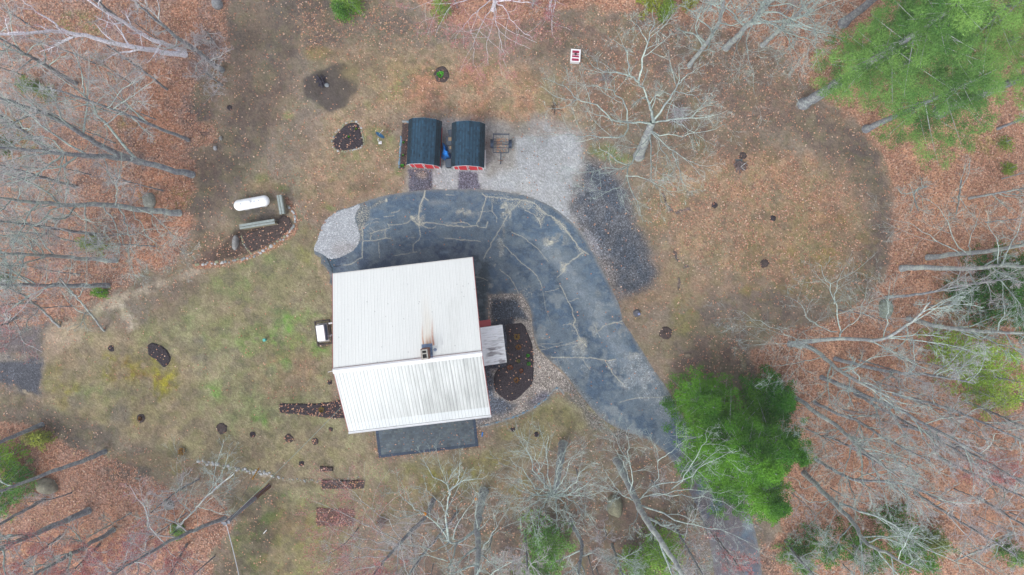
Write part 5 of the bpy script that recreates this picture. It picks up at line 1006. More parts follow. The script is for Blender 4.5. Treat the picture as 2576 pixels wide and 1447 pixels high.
# ------------------------------------------------------------ fallen leaves and grass (uncountable)
def bilinear(grid, px, py):
    return grid
def scatter_leaves(n, seed):
    g = np.random.default_rng(seed); px = g.uniform(-60, 2640, n * 3); py = g.uniform(-60, 1510, n * 3)
    ax, ay = axis(-110, 2690, 3.0, 60000), axis(-110, 1560, 3.0, 60000)
    ix = np.searchsorted(ax, px) - 1; iy = np.searchsorted(ay, py) - 1
    dens = GP.m['leaf'].reshape(len(ay), len(ax))[iy, ix]; lit = GP.m['lit'].reshape(len(ay), len(ax))[iy, ix]
    dens = dens * (.5 + 1.0 * fbm(px, py, 50, 91, 3)) * (.35 + 1.3 * (fbm(px, py, 12, 77, 2) > .5))
    dr = in_drive(px, py); dens = np.where(dr, .008, dens)
    keep = g.uniform(0, 1, len(px)) < dens * np.where(lit > .6, .55, .42); px, py, lit, dr = px[keep], py[keep], lit[keep], dr[keep]; m = len(px)
    sz = g.uniform(.045, .085, m); c = np.stack([(px - CX) * S, (CY - py) * S, g.uniform(.015, .05, m)], 1)
    a = g.uniform(0, 6.283, m); t1 = g.normal(0, .25, m); t2 = g.normal(0, .25, m)
    u = np.stack([np.cos(a), np.sin(a), t1], 1) * sz[:, None]; v = np.stack([-np.sin(a), np.cos(a), t2], 1) * sz[:, None] * g.uniform(.55, .95, (m, 1))
    V = np.stack([c - u, c - v * .9 + u * .1, c + u, c + v * .9 + u * .1], 1); V[:, :, 2] = np.maximum(V[:, :, 2], .016)
    pal = np.array([C(202, 156, 130), C(214, 170, 144), C(182, 130, 108), C(152, 116, 102), C(222, 192, 172), C(204, 168, 120), C(128, 100, 88), C(186, 132, 108)])
    w_ = np.array([.22, .14, .2, .16, .07, .03, .08, .1]); ci = g.choice(len(pal), m, p=w_ / w_.sum()); col = pal[ci] * g.uniform(.8, 1.1, (m, 1))
    V = [V.reshape(-1, 3)]; CL = [np.repeat(col, 4, 0)]
    for bi, (P, h_, lb) in enumerate(BEDS):            # leaves lying on the mulch
        ar = (max(a for a, _ in P) - min(a for a, _ in P)) * (max(b_ for _, b_ in P) - min(b_ for _, b_ in P)); dn = .03 if 'leaf' in lb or 'leaves' in lb or 'house corner' in lb else (.012 if 'heart' in lb or 'screen' in lb else .005)
        k = max(2, int(ar * dn)); x = g.uniform(min(a for a, _ in P), max(a for a, _ in P), k); y = g.uniform(min(b_ for _, b_ in P), max(b_ for _, b_ in P), k); d = sdf(x, y, P) < 1.5; x, y = x[d], y[d]; q = len(x)
        cc = np.stack([(x - CX) * S, (CY - y) * S, h_ * 1.15 + g.uniform(.015, .05, q)], 1); a = g.uniform(0, 6.283, q); s_ = g.uniform(.04, .08, (q, 1)); u = np.stack([np.cos(a), np.sin(a), g.normal(0, .25, q)], 1) * s_; v = np.stack([-np.sin(a), np.cos(a), g.normal(0, .25, q)], 1) * s_ * .8
        V.append(np.stack([cc - u, cc - v, cc + u, cc + v], 1).reshape(-1, 3)); CL.append(np.repeat(pal[g.choice(len(pal), q, p=w_ / w_.sum())], 4, 0))
    V = np.concatenate(V); return V, np.arange(len(V)).reshape(-1, 4), np.concatenate(CL)
V, F, c = scatter_leaves(250000, 3)
obj('fallen_leaves', make_mesh('fallen_leaves', V, F, [M_LEAF], attrs={'Col': c}), None, 'scattered orange brown fallen leaves over the whole ground', 'leaves', kind='stuff')
def scatter_grass(n, seed):
    g = np.random.default_rng(seed); px = g.uniform(-60, 2640, n); py = g.uniform(-60, 1510, n)
    ax, ay = axis(-110, 2690, 3.0, 60000), axis(-110, 1560, 3.0, 60000); ix = np.searchsorted(ax, px) - 1; iy = np.searchsorted(ay, py) - 1; k = iy * len(ax) + ix
    keep = (GP.m['gra'][k] > g.uniform(0.2, 1, n)) & (~in_drive(px, py)) & (GP.m['grv'][k] < .2); px, py, k = px[keep], py[keep], k[keep]; m = len(px)
    b0 = np.stack([(px - CX) * S, (CY - py) * S, np.zeros(m)], 1); hin = np.array([(O.x + ex.x * HL / 2), (O.y + ex.y * HL / 2)])
    q = (b0[:, :2] - np.array([O.x, O.y])); lu = q @ np.array([ex.x, ex.y]); lv = q @ np.array([ey.x, ey.y]); ok = ~((lu > -.1) & (lu < HL + 2) & (lv > PY0 - .1) & (lv < HN)); b0, k = b0[ok], k[ok]; m = len(b0)
    a = g.uniform(0, 6.283, m); d = np.stack([np.cos(a), np.sin(a), np.zeros(m)], 1); pr = np.stack([-np.sin(a), np.cos(a), np.zeros(m)], 1) * .012; L_ = g.uniform(.04, .09, (m, 1)); tip = b0 + d * L_ + np.array([0, 0, 1]) * L_ * .7
    V = np.stack([b0 - pr, b0 + pr, tip], 1).reshape(-1, 3); col = GP.c[k] * g.uniform(.65, 1.35, (m, 1)) * np.array([1, 1.04, .92])
    return V, np.arange(3 * m).reshape(m, 3), np.repeat(col, 3, 0)
V, F, c = scatter_grass(330000, 8)
obj('grass', make_mesh('grass', V, F, [M_LEAF], attrs={'Col': c}), None, 'short thin lawn grass', 'grass', kind='stuff')

tl = np.random.default_rng(4); q_ = 60; cc = np.array(at(1252, 368, 0)) + np.stack([tl.uniform(-.35, .95, q_) * (tl.uniform(0, 1, q_) ** 1.2), tl.uniform(-.5, .6, q_), tl.uniform(.02, .09, q_)], 1); a_ = tl.uniform(0, 6.28, q_); u_ = np.stack([np.cos(a_), np.sin(a_), tl.normal(0, .2, q_)], 1) * .06; v_ = np.stack([-np.sin(a_), np.cos(a_), tl.normal(0, .2, q_)], 1) * .05
obj('leaf_drift', make_mesh('leaf_drift', np.stack([cc - u_, cc - v_, cc + u_, cc + v_], 1).reshape(-1, 3), np.arange(4 * q_).reshape(q_, 4), [M_LEAF], attrs={'Col': np.tile(C(206, 158, 126), (4 * q_, 1))}), None, 'drift of pale leaves under the small trailer', 'leaves', kind='stuff')
# ------------------------------------------------------------ trees
UP = np.array([0., 0., 1.])
def nrm(v): return v / (np.linalg.norm(v, axis=-1, keepdims=True) + 1e-9)
def tubes(P, Rr, s):
    """P (N,K,3) centre lines, Rr (N,K) radii -> verts, quads"""
    N, K, _ = P.shape
    if N == 0: return np.zeros((0, 3)), np.zeros((0, 4), int)
    T = nrm(np.gradient(P, axis=1)); ref = np.where(np.abs(T[:, :1, 2:3]) > .85, np.array([1., 0, 0]), UP); U = nrm(np.cross(T, np.broadcast_to(ref, T.shape))); W = np.cross(T, U)
    a = np.arange(s) * 2 * np.pi / s
    V = P[:, :, None, :] + Rr[:, :, None, None] * (U[:, :, None, :] * np.cos(a)[None, None, :, None] + W[:, :, None, :] * np.sin(a)[None, None, :, None])
    i = np.arange(N * K * s).reshape(N, K, s); j = np.roll(i, -1, 2); F = np.stack([i[:, :-1], j[:, :-1], j[:, 1:], i[:, 1:]], -1).reshape(-1, 4)
    return V.reshape(-1, 3), F
def spawn(g, P, Rr, k, K, tmin, ratio, ang, trop, wob, rr, tip, lmax=9., gam=1.0):
    """k children on every parent curve"""
    N, KP, _ = P.shape; seg = np.linalg.norm(np.diff(P, axis=1), axis=2).sum(1)
    t = tmin + (1 - tmin) * (np.arange(k)[None] + g.uniform(0, 1, (N, k))) / k; t = np.clip(t ** gam, 0, .99); f = t * (KP - 1); i0 = f.astype(int); fr = (f - i0)[..., None]
    n = np.arange(N)[:, None]; A, B = P[n, i0], P[n, i0 + 1]; base = A + (B - A) * fr; tan = nrm(B - A); r0 = (Rr[n, i0] * (1 - fr[..., 0]) + Rr[n, i0 + 1] * fr[..., 0])
    rnd = g.normal(0, 1, (N, k, 3)); perp = nrm(rnd - (rnd * tan).sum(-1, keepdims=True) * tan); an = np.radians(ang[0] + (ang[1] - ang[0]) * g.uniform(0, 1, (N, k, 1)))
    d = nrm(tan * np.cos(an) + perp * np.sin(an) + UP * trop); ln = np.minimum(seg[:, None] * ratio * (1.15 - .65 * t) * g.uniform(.55, 1.2, (N, k)), lmax)
    pts = [base]; dd = d
    for q in range(1, K):
        dd = nrm(dd + g.normal(0, wob, (N, k, 3)) + UP * trop * .5); pts.append(pts[-1] + dd * (ln / (K - 1))[..., None])
    C_ = np.stack(pts, 2).reshape(N * k, K, 3); rb = np.minimum(r0 * rr, ln * .03 + .006).reshape(-1, 1); rt = np.minimum(tip, rb * .6)
    return C_, rb + (rt - rb) * np.linspace(0, 1, K)[None]
def curve(pts, K, g, jit):
    """resample control points into one smooth wandering curve"""
    q = np.array(smooth([tuple(p) for p in pts], 6, False)) if len(pts) > 2 else np.array(pts, float)
    L_ = np.concatenate([[0], np.cumsum(np.linalg.norm(np.diff(q, axis=0), axis=1))]); t = np.linspace(0, L_[-1], K); o = np.stack([np.interp(t, L_, q[:, i]) for i in range(3)], 1)
    o[1:-1] += g.normal(0, jit, (K - 2, 3)) * L_[-1] / K; return o

def bark(name, col, col2, sc_=1.6, thr=(.46, .56), fine=9):
    m = bpy.data.materials.new(name); m.use_nodes = True; t = m.node_tree; N, L = t.nodes, t.links; b = N['Principled BSDF']; b.inputs['Roughness'].default_value = .95; b.inputs['Specular IOR Level'].default_value = .1
    co = N.new('ShaderNodeTexCoord').outputs['Object']; n = N.new('ShaderNodeTexNoise'); n.inputs['Scale'].default_value = sc_; n.inputs['Detail'].default_value = 5; n.inputs['Roughness'].default_value = .7; L.new(co, n.inputs[0])
    r_ = N.new('ShaderNodeMapRange'); r_.inputs[1].default_value, r_.inputs[2].default_value = thr; L.new(n.outputs[0], r_.inputs[0])
    mx = N.new('ShaderNodeMix'); mx.data_type = 'RGBA'; mx.inputs['A'].default_value = rgba(col); mx.inputs['B'].default_value = rgba(col2); L.new(r_.outputs[0], mx.inputs['Factor'])
    n2 = N.new('ShaderNodeTexNoise'); n2.inputs['Scale'].default_value = fine; n2.inputs['Detail'].default_value = 4; L.new(co, n2.inputs[0]); r2_ = N.new('ShaderNodeMapRange'); r2_.inputs[1].default_value = .3; r2_.inputs[2].default_value = .7; r2_.inputs[3].default_value = .72; r2_.inputs[4].default_value = 1.28; L.new(n2.outputs[0], r2_.inputs[0])
    v = N.new('ShaderNodeVectorMath'); v.operation = 'SCALE'; L.new(mx.outputs['Result'], v.inputs[0]); L.new(r2_.outputs[0], v.inputs['Scale']); L.new(v.outputs[0], b.inputs['Base Color']); return m
B_GREY = bark('bark_grey', C(160, 164, 168), C(190, 198, 192)); B_TRUNK = bark('bark_trunk', C(140, 143, 152), C(172, 178, 178), 2.5)
B_LICH = bark('bark_lichen', C(156, 168, 170), C(192, 208, 200), 2.2, (.44, .54)); B_TWIG = bark('bark_twig', C(184, 182, 186), C(204, 208, 206)); B_WARM = bark('bark_twig_warm', C(188, 180, 184), C(204, 200, 202))
B_RED = bark('bark_red_twig', C(176, 144, 146), C(194, 138, 138)); B_BIRCH = bark('bark_birch', C(240, 238, 248) * 1.15, C(176, 178, 172), 3.0, (.56, .66)); B_DEAD = bark('bark_dead', C(120, 112, 112), C(156, 150, 148))
M_BUD = mat('red_bud', C(196, 122, 120), .8, noise=[(2, 2, .3)]); M_BUDP = mat('pink_bud', C(186, 118, 124), .8, noise=[(2, 2, .3)])
GRP_TREES = 'bare broadleaved trees of the wood'
def tree(name, trunk, r0, label, limbs=None, h=None, seed=None, r_top=None, nl=11, spread=.36, z_first=.42, lvl=(5, 5, 3), style='grey', limb_r=None, cat='bare tree', group=GRP_TREES, buds=0, budside=None, ratio=.42, down=0., tw=1.0):
    """trunk: list of (px, py, z) control points, the last one is the top of the stem"""
    seed = seed or int(trunk[0][0] * 13 + trunk[0][1] * 7) % 99991; g = np.random.default_rng(seed)
    mats_ = {'grey': (B_TRUNK, B_LICH, B_TWIG), 'lichen': (B_GREY, B_LICH, B_LICH), 'red': (B_TRUNK, B_TWIG, B_RED), 'birch': (B_BIRCH, B_BIRCH, B_RED), 'warm': (B_TRUNK, B_TWIG, B_WARM), 'dead': (B_DEAD, B_DEAD, B_DEAD)}[style]
    base = at(trunk[0][0], trunk[0][1], 0); root = empty(name, tuple(base), label, cat, group); off = np.array(base)
    ctl = [tuple(at(*q)) for q in trunk]; K = 22; P = curve(ctl, K, g, .05)[None]; top = P[0, -1, 2]
    t = np.linspace(0, 1, K); r_top = r_top or .04; Rt = (r0 * .64 * (1 - t) ** .8 * .9 + r_top)[None]; Rt[0, 0] *= 1.22; Rt[0, 1] *= 1.04
    Vt, Ft = tubes(P, Rt, 9); Vt[:, 2] = np.maximum(Vt[:, 2], -.02); obj('trunk', make_mesh('trunk', Vt - off, Ft, [mats_[0]], smooth_=True), root)
    if style in ('grey', 'warm', 'lichen') and r0 > .08 and group is not None: nl = int(nl * 1.3) + 1; spread *= 1.15; z_first *= .85
    LP, LR = [], []
    if limbs:
        for q in limbs:
            pts = [tuple(at(a, b_, z)) for a, b_, z in q['p']]; c_ = curve(pts, 12, g, q.get('j', .10)); rr_ = q.get('r', .10) * .74; LP.append(c_); LR.append(rr_ * (1 - np.linspace(0, 1, 12) * .86))
    if nl:
        tot = np.linalg.norm(np.diff(P[0], axis=0), axis=1).sum()
        C_, Rc = spawn(g, P, Rt, nl, 12, z_first, spread, (28, 68), .10 - down, .13, .50, .015, 7.5)
        LP += list(C_); LR += list(Rc)
    LP = np.array(LP); LR = np.array(LR)
    V1, F1 = tubes(LP, LR, 5); k1, k2, k3 = lvl; k1 += 2; k2 += 1
    A1, R1 = spawn(g, LP, LR, k1, 7, .22, ratio, (25, 65), .06 - down, .11, .5, .008, gam=.9)
    V2, F2 = tubes(A1, R1, 4); obj('limbs', make_mesh('limbs', np.concatenate([V1, V2]) - off, [F1, F2 + len(V1)], [mats_[1]], smooth_=True), root)
    SRC = np.concatenate([A1]); SR = R1
    A2, R2 = spawn(g, SRC, SR, k2, 5, .2, .50, (25, 60), .05 - down, .12, .7, .0068 * tw)
    A2b, R2b = spawn(g, LP, LR, k2, 5, .5, .16, (25, 60), .05, .12, .25, .0068 * tw)
    A3, R3 = spawn(g, A2, R2, k3 + (2 if style != 'lichen' else 1), 3, .25, .75, (20, 48), .05, .08, .9, .0065 * tw) if k3 else (A2[:0, :3], R2[:0, :3])
    if k3: R3 = np.maximum(R3, .0052 * tw)
    Va, Fa = tubes(A2, R2, 3); Vb, Fb = tubes(A2b, R2b, 3); Vc, Fc = tubes(A3, R3, 3)
    obj('twigs', make_mesh('twigs', np.concatenate([Va, Vb, Vc]) - off, [Fa, Fb + len(Va), Fc + len(Va) + len(Vb)], [mats_[2]]), root)
    if buds and len(A3):
        tips = A3[:, -1]
        if budside is not None: tips = tips[g.uniform(0, 1, len(tips)) < budside]
        c_ = np.repeat(tips, buds, 0) + g.normal(0, .07, (len(tips) * buds, 3)); m = len(c_); u = nrm(g.normal(0, 1, (m, 3))) * .035; v = nrm(np.cross(u, g.normal(0, 1, (m, 3)))) * .028
        V = np.stack([c_ - u, c_ + v, c_ + u, c_ - v], 1).reshape(-1, 3); obj('buds', make_mesh('buds', V - off, np.arange(4 * m).reshape(m, 4), [M_BUD if style == 'red' else M_BUDP]), root)
    return root
def lk(pts, z0, z1, r_=.1, **k):
    n = len(pts) - 1; return dict(p=[(a, b_, z0 + (z1 - z0) * i_ / n) for i_, (a, b_) in enumerate(pts)], r=r_, **k)
def far(px, py, z):             # photo position that an upright stem standing on (px, py) has at height z
    k = H / (H - z); return (CX + (px - CX) * k, CY + (py - CY) * k, z)
def stem(px, py, h, tx=None, ty=None):
    """control points for a nearly upright stem"""
    if tx is None: a = far(px, py, h); return [(px, py, 0), far(px, py, h * .5), a]
    return [(px, py, 0), (tx, ty, h)]

# the big spreading tree on the gravel edge
tree('spreading_tree', [(1607, 392, 0), (1620, 360, 3.0), (1634, 325, 6.0), (1643, 306, 7.6)], .36, 'big lichen grey tree with widely spreading crown over the gravel corner', r_top=.20, nl=0, style='lichen', lvl=(5, 4, 3), group=None, tw=1.0, limbs=[
    lk([(1643, 308), (1640, 290), (1637, 271), (1628, 245), (1610, 212), (1606, 205)], 7.4, 12, .17), lk([(1606, 205), (1616, 165), (1628, 112), (1640, 80), (1644, 55), (1642, 25)], 12, 17, .10), lk([(1608, 208), (1595, 196), (1583, 190), (1560, 184), (1525, 181), (1500, 172), (1484, 158)], 12, 15.5, .09),
    lk([(1584, 190), (1580, 160), (1578, 130), (1560, 112), (1530, 98)], 12.5, 16, .06), lk([(1630, 110), (1615, 80), (1600, 60), (1580, 50)], 14.5, 17, .05), lk([(1643, 306), (1660, 285), (1682, 255), (1694, 230), (1705, 210), (1708, 185), (1708, 160)], 7.6, 14, .12),
    lk([(1705, 212), (1725, 195), (1742, 180), (1782, 160)], 12.5, 15.5, .05), lk([(1694, 230), (1720, 235), (1755, 250), (1770, 290)], 11.5, 14, .045), lk([(1643, 308), (1660, 305), (1690, 300), (1738, 297), (1790, 290), (1830, 278)], 7.4, 12.5, .09), lk([(1690, 302), (1715, 315), (1740, 330), (1770, 350), (1798, 368)], 8.5, 11, .05),
    lk([(1640, 330), (1660, 338), (1700, 342), (1755, 335), (1800, 322), (1826, 314)], 6.5, 11.5, .07), lk([(1642, 312), (1615, 310), (1586, 308), (1560, 307), (1542, 304), (1520, 292), (1500, 283), (1468, 279)], 7.3, 12, .11), lk([(1580, 310), (1576, 330), (1565, 345), (1540, 348), (1500, 344), (1460, 345), (1410, 343), (1356, 338)], 8.2, 12.5, .08),
    lk([(1578, 308), (1576, 285), (1572, 262), (1550, 240), (1529, 227), (1500, 218), (1464, 213)], 8.3, 13, .08), lk([(1540, 304), (1515, 275), (1485, 258), (1450, 250), (1430, 222), (1400, 208), (1366, 196)], 9.5, 13.5, .075), lk([(1450, 251), (1425, 268), (1400, 275), (1370, 270)], 11.5, 13, .04), lk([(1608, 378), (1596, 392), (1582, 418), (1550, 400), (1518, 380), (1508, 362), (1500, 350)], 2.6, 7, .09),
    lk([(1582, 416), (1576, 440), (1585, 470), (1600, 500), (1612, 535), (1617, 560)], 4, 8, .07), lk([(1580, 420), (1555, 425), (1532, 423), (1500, 430), (1468, 434), (1440, 426), (1412, 415)], 4, 8.5, .06), lk([(1574, 442), (1610, 446), (1650, 462), (1680, 480), (1720, 478)], 4.8, 8, .05), lk([(1576, 444), (1560, 470), (1520, 480), (1480, 475), (1460, 462)], 4.8, 8, .045),
    lk([(1634, 340), (1637, 380), (1637, 423), (1640, 455), (1655, 480), (1668, 520)], 5.5, 10, .07), lk([(1636, 330), (1660, 352), (1694, 383), (1730, 402), (1760, 418), (1800, 416)], 6, 10.5, .07), lk([(1692, 382), (1705, 420), (1715, 450), (1728, 484)], 7.5, 10, .05), lk([(1640, 335), (1665, 375), (1690, 420), (1712, 462)], 6, 9.5, .05),
    lk([(1636, 345), (1600, 372), (1560, 365), (1530, 372)], 5, 8.5, .05), lk([(1740, 297), (1760, 275), (1800, 262), (1825, 270)], 10, 12.5, .04)])
# open crowned tree, bottom centre
fx, fy = 1393, 1246
def fan(cx_, cy_, z0, z1, ends, r_=.08): return [lk([(cx_, cy_), (cx_ + (a - cx_) * .3 + dx, cy_ + (b_ - cy_) * .3 + dy), (cx_ + (a - cx_) * .68 + dx * .6, cy_ + (b_ - cy_) * .68 + dy * .6), (a, b_)], z0, z1, r_) for a, b_, dx, dy in ends]
tree('open_crowned_tree', [(1416, 1118, 0), (1411, 1150, 4), (1405, 1190, 8), (1393, 1246, 11.5)], .30, 'pale grey bare tree with an open fan of limbs, its foot on the worn grass', r_top=.16, nl=1, z_first=.7, style='lichen', lvl=(4, 4, 2), group=None, tw=1.0, limbs=
    fan(fx, fy, 11.2, 17, [(1310, 1085, -12, 0), (1340, 1120, -8, 6), (1378, 1090, -10, 0), (1410, 1130, 0, 0), (1440, 1150, 6, 0), (1480, 1170, 8, 8), (1500, 1200, 6, 12), (1282, 1150, -4, 14), (1270, 1215, 0, 12), (1290, 1290, -14, -14), (1310, 1310, -10, -10), (1350, 1320, -8, -6), (1400, 1330, 4, 0), (1440, 1315, 8, -6), (1480, 1300, 10, -10), (1500, 1255, 10, -4), (1275, 1262, -10, -4)], .07))
# oak with the dividing stem, bottom
tree('forked_tree', [(1218, 1236, 0), (1208, 1280, 3), (1200, 1330, 6.5), (1203, 1380, 9), (1199, 1447, 12), (1196, 1510, 15)], .42, 'thick stemmed bare tree whose great limb forks left at the bottom edge', r_top=.08, nl=4, z_first=.6, style='lichen', lvl=(4, 4, 3), group=None, tw=1.0, limbs=[
    lk([(1196, 1335), (1175, 1350), (1150, 1366), (1130, 1360), (1122, 1330)], 7.0, 10, .16), lk([(1128, 1362), (1122, 1310), (1126, 1270), (1128, 1240), (1115, 1212), (1085, 1190), (1058, 1165)], 9.5, 15, .11), lk([(1128, 1242), (1148, 1215), (1155, 1190), (1160, 1155)], 12.5, 15.5, .05), lk([(1130, 1235), (1160, 1212), (1190, 1206), (1215, 1205), (1230, 1188)], 12.5, 15, .055),
    lk([(1126, 1362), (1100, 1320), (1075, 1300), (1050, 1292), (1000, 1300), (975, 1290)], 9.5, 14, .08), lk([(1060, 1294), (1030, 1265), (1010, 1250), (1000, 1220)], 12, 15, .05), lk([(1140, 1358), (1150, 1320), (1168, 1290), (1190, 1262), (1196, 1240)], 9.5, 13, .06), lk([(1150, 1368), (1140, 1400), (1128, 1430), (1120, 1470)], 9, 13, .09), lk([(1130, 1365), (1090, 1385), (1050, 1372), (1020, 1370)], 9.5, 13.5, .06),
    lk([(1126, 1412), (1090, 1400), (1060, 1402), (1020, 1420), (1000, 1445)], 11, 14, .05), lk([(1200, 1330), (1196, 1300), (1200, 1262), (1192, 1235)], 7, 10, .05), lk([(1215, 1380), (1232, 1350), (1250, 1325), (1245, 1300), (1236, 1280)], 9, 13, .06), lk([(1203, 1390), (1240, 1420), (1270, 1447)], 9.5, 13, .08), lk([(1198, 1340), (1230, 1300), (1218, 1262)], 7, 10, .035), lk([(1129, 1300), (1105, 1262), (1080, 1240), (1068, 1215)], 11, 14.5, .05)])
# tall tree between driveway and mossy boulder
tree('tall_leaning_tree', [(1552, 1160, 0), (1570, 1196, 3.5), (1592, 1240, 7), (1612, 1285, 10), (1640, 1330, 13), (1690, 1400, 16), (1730, 1470, 18)], .34, 'tall bare tree rising right of the large mossy boulder with long limbs to both sides', r_top=.10, nl=4, z_first=.6, style='lichen', lvl=(4, 4, 3), group=None, tw=1.0, limbs=[
    lk([(1598, 1256), (1575, 1252), (1555, 1238), (1535, 1232), (1510, 1226)], 8, 12, .07), lk([(1560, 1240), (1535, 1205), (1520, 1180), (1510, 1160)], 9.5, 13, .04), lk([(1594, 1245), (1588, 1200), (1585, 1160), (1584, 1120), (1580, 1075)], 7.5, 13, .07), lk([(1590, 1225), (1570, 1170), (1550, 1130), (1530, 1095)], 7, 12, .05), lk([(1586, 1165), (1565, 1140), (1545, 1100), (1525, 1075)], 9, 12.5, .04),
    lk([(1604, 1268), (1640, 1282), (1680, 1300), (1730, 1320), (1780, 1322), (1850, 1345), (1900, 1372)], 9, 15, .09), lk([(1600, 1262), (1650, 1245), (1700, 1246), (1760, 1250), (1820, 1262), (1880, 1290)], 8.5, 14, .06), lk([(1640, 1248), (1700, 1236), (1740, 1232), (1800, 1240), (1850, 1232)], 10, 14, .05), lk([(1652, 1228), (1655, 1190), (1656, 1150), (1650, 1120), (1640, 1108)], 9, 13, .05), lk([(1655, 1160), (1690, 1135), (1720, 1110), (1750, 1098)], 10.5, 13.5, .045),
    lk([(1640, 1224), (1700, 1212), (1730, 1200), (1775, 1170), (1820, 1145), (1850, 1130)], 9.5, 14, .07), lk([(1690, 1230), (1720, 1200), (1745, 1160), (1770, 1120), (1782, 1075)], 10.5, 15, .055), lk([(1560, 1250), (1530, 1262), (1515, 1258)], 9, 11, .035), lk([(1605, 1285), (1600, 1310), (1585, 1325), (1580, 1350)], 9, 12, .05), lk([(1606, 1260), (1640, 1225), (1660, 1225)], 8, 9.5, .06)])
# twin birch, top left
tree('birch', [(559, 177, 0), (500, 133, 4.2), (438, 88, 8), (385, 45, 11), (325, -10, 14)], .26, 'birch whose trunk starts farthest right beside the dirt track at top left', style='warm', nl=9, z_first=.15, spread=.24, lvl=(5, 4, 3), cat='birch', group='birches at the top left')
tree('birch', [(466, 138, 0), (400, 130, 2.5), (330, 117, 5), (250, 100, 7), (172, 82, 9), (120, 78, 11), (60, 84, 13), (-30, 88, 15)], .30, 'white barked birch arching left to the edge with a nearly level trunk', style='birch', nl=9, z_first=.2, spread=.2, lvl=(4, 4, 2), cat='birch', group='birches at the top left', limbs=[lk([(175, 84), (140, 62), (110, 40), (75, 15), (45, -15)], 8.5, 13, .12)])
tree('birch', [(464, 130, 0), (410, 108, 3), (360, 88, 5), (320, 62, 7.5), (265, 30, 10), (205, -10, 13)], .24, 'white barked birch in the middle of the top left clump', style='birch', nl=8, z_first=.2, spread=.2, lvl=(4, 4, 2), cat='birch', group='birches at the top left')
# the left wood
tree('bare_tree', [(484, 440, 0), (420, 425, 2.5), (345, 403, 5), (280, 396, 8), (160, 386, 12), (60, 376, 15), (-60, 366, 18)], .36, 'thick grey trunk leaning left from the leaf edge with fanning limbs', style='grey', nl=5, z_first=.6, lvl=(6, 5, 3), limbs=[
    lk([(345, 402), (305, 360), (265, 315), (235, 270), (205, 235), (165, 200), (100, 160)], 5, 14, .15), lk([(158, 388), (120, 420), (70, 445), (0, 470), (-30, 480)], 10, 14, .10), lk([(160, 388), (150, 420), (140, 460), (100, 500), (70, 540)], 10, 13, .07), lk([(160, 386), (100, 390), (40, 400), (-20, 412)], 10, 14, .10), lk([(165, 392), (165, 440), (175, 480), (150, 500)], 10, 13, .06), lk([(262, 315), (290, 295), (330, 265), (355, 255)], 9, 12, .06), lk([(210, 240), (207, 190), (190, 140), (165, 95)], 10, 14, .07),
    lk([(262, 400), (275, 440), (290, 470), (296, 500)], 8, 11, .05), lk([(160, 386), (130, 350), (60, 340), (0, 330)], 10.5, 14, .07), lk([(265, 318), (268, 345), (245, 390), (240, 420)], 8, 10, .04)])
tree('bare_tree', [(474, 353, 0), (420, 330, 3), (358, 305, 6), (250, 262, 10), (120, 220, 14)], .17, 'slim trunk just above the thick leaning trunk in the left wood', style='grey', nl=9, lvl=(5, 4, 3))
tree('bare_tree', [(350, 408, 0), (260, 370, 3.5), (176, 318, 7), (90, 278, 10), (0, 248, 13), (-80, 220, 15)], .34, 'broad mossy trunk crossing the upper left wood behind the fanning limbs', style='grey', nl=9, lvl=(5, 5, 3), spread=.3)
tree('bare_tree', [(452, 536, 0), (380, 530, 2.5), (258, 516, 6.5), (160, 516, 9.5), (60, 505, 12.5), (-40, 492, 16)], .36, 'thick nearly level trunk at the left with its foot in orange leaves', style='lichen', nl=4, z_first=.6, lvl=(6, 5, 3), tw=1.1, limbs=[
    lk([(162, 514), (120, 540), (70, 580), (30, 610), (0, 640)], 9, 13, .09), lk([(165, 512), (165, 480), (170, 440), (150, 400)], 9, 13, .07), lk([(162, 514), (200, 545), (235, 560), (250, 590)], 9, 12, .06), lk([(160, 514), (110, 520), (50, 545), (-10, 556)], 9.5, 14, .08), lk([(258, 516), (285, 560), (300, 600), (302, 640), (288, 680)], 6.5, 11, .07), lk([(300, 516), (320, 570), (325, 620), (328, 688)], 5.8, 10, .07), lk([(330, 522), (350, 560), (395, 620), (432, 665)], 4.5, 9, .05),
    lk([(345, 524), (385, 545), (430, 590), (466, 640), (478, 678)], 4, 8, .05), lk([(290, 516), (296, 470), (300, 430), (290, 400)], 6, 10, .06), lk([(380, 528), (388, 570), (410, 600), (440, 640)], 3.5, 7, .04), lk([(215, 516), (215, 560), (217, 620), (218, 690)], 8, 11, .06), lk([(300, 590), (325, 640), (335, 690)], 8, 11, .04)])
tree('bare_tree', [(294, 656, 0), (230, 652, 2), (170, 648, 4.5), (90, 642, 8), (0, 636, 12), (-80, 630, 15)], .22, 'straight pale trunk at mid left, the upper of two level trunks near the wood edge', style='lichen', nl=11, lvl=(5, 5, 3))
tree('bare_tree', [(272, 719, 0), (200, 718, 3), (100, 718, 6), (0, 718, 10), (-100, 716, 14)], .26, 'straight dark trunk at mid left, the lower of two level trunks near the wood edge', style='grey', nl=11, lvl=(5, 5, 3))
tree('bare_tree', [(150, 822, 0), (100, 775, 3), (62, 745, 6), (20, 725, 8), (-40, 700, 11)], .10, 'thin pale leaning stem by the sandy patch at the left edge', style='lichen', nl=7, lvl=(5, 4, 3), z_first=.3)
tree('red_budded_tree', [(40, 800, 0), (30, 805, 5), (20, 812, 9), (5, 818, 12)], .12, 'red budded maple over the dark gravel at the left edge', style='red', nl=12, lvl=(5, 5, 2), buds=1, budside=.5, z_first=.25, spread=.42, group='red budded maples')
tree('bare_tree', [(262, 832, 0), (230, 790, 3), (190, 745, 6), (150, 700, 9)], .07, 'thin stem reaching from the worn grass strip into the left wood', style='lichen', nl=6, lvl=(4, 4, 2), z_first=.2)
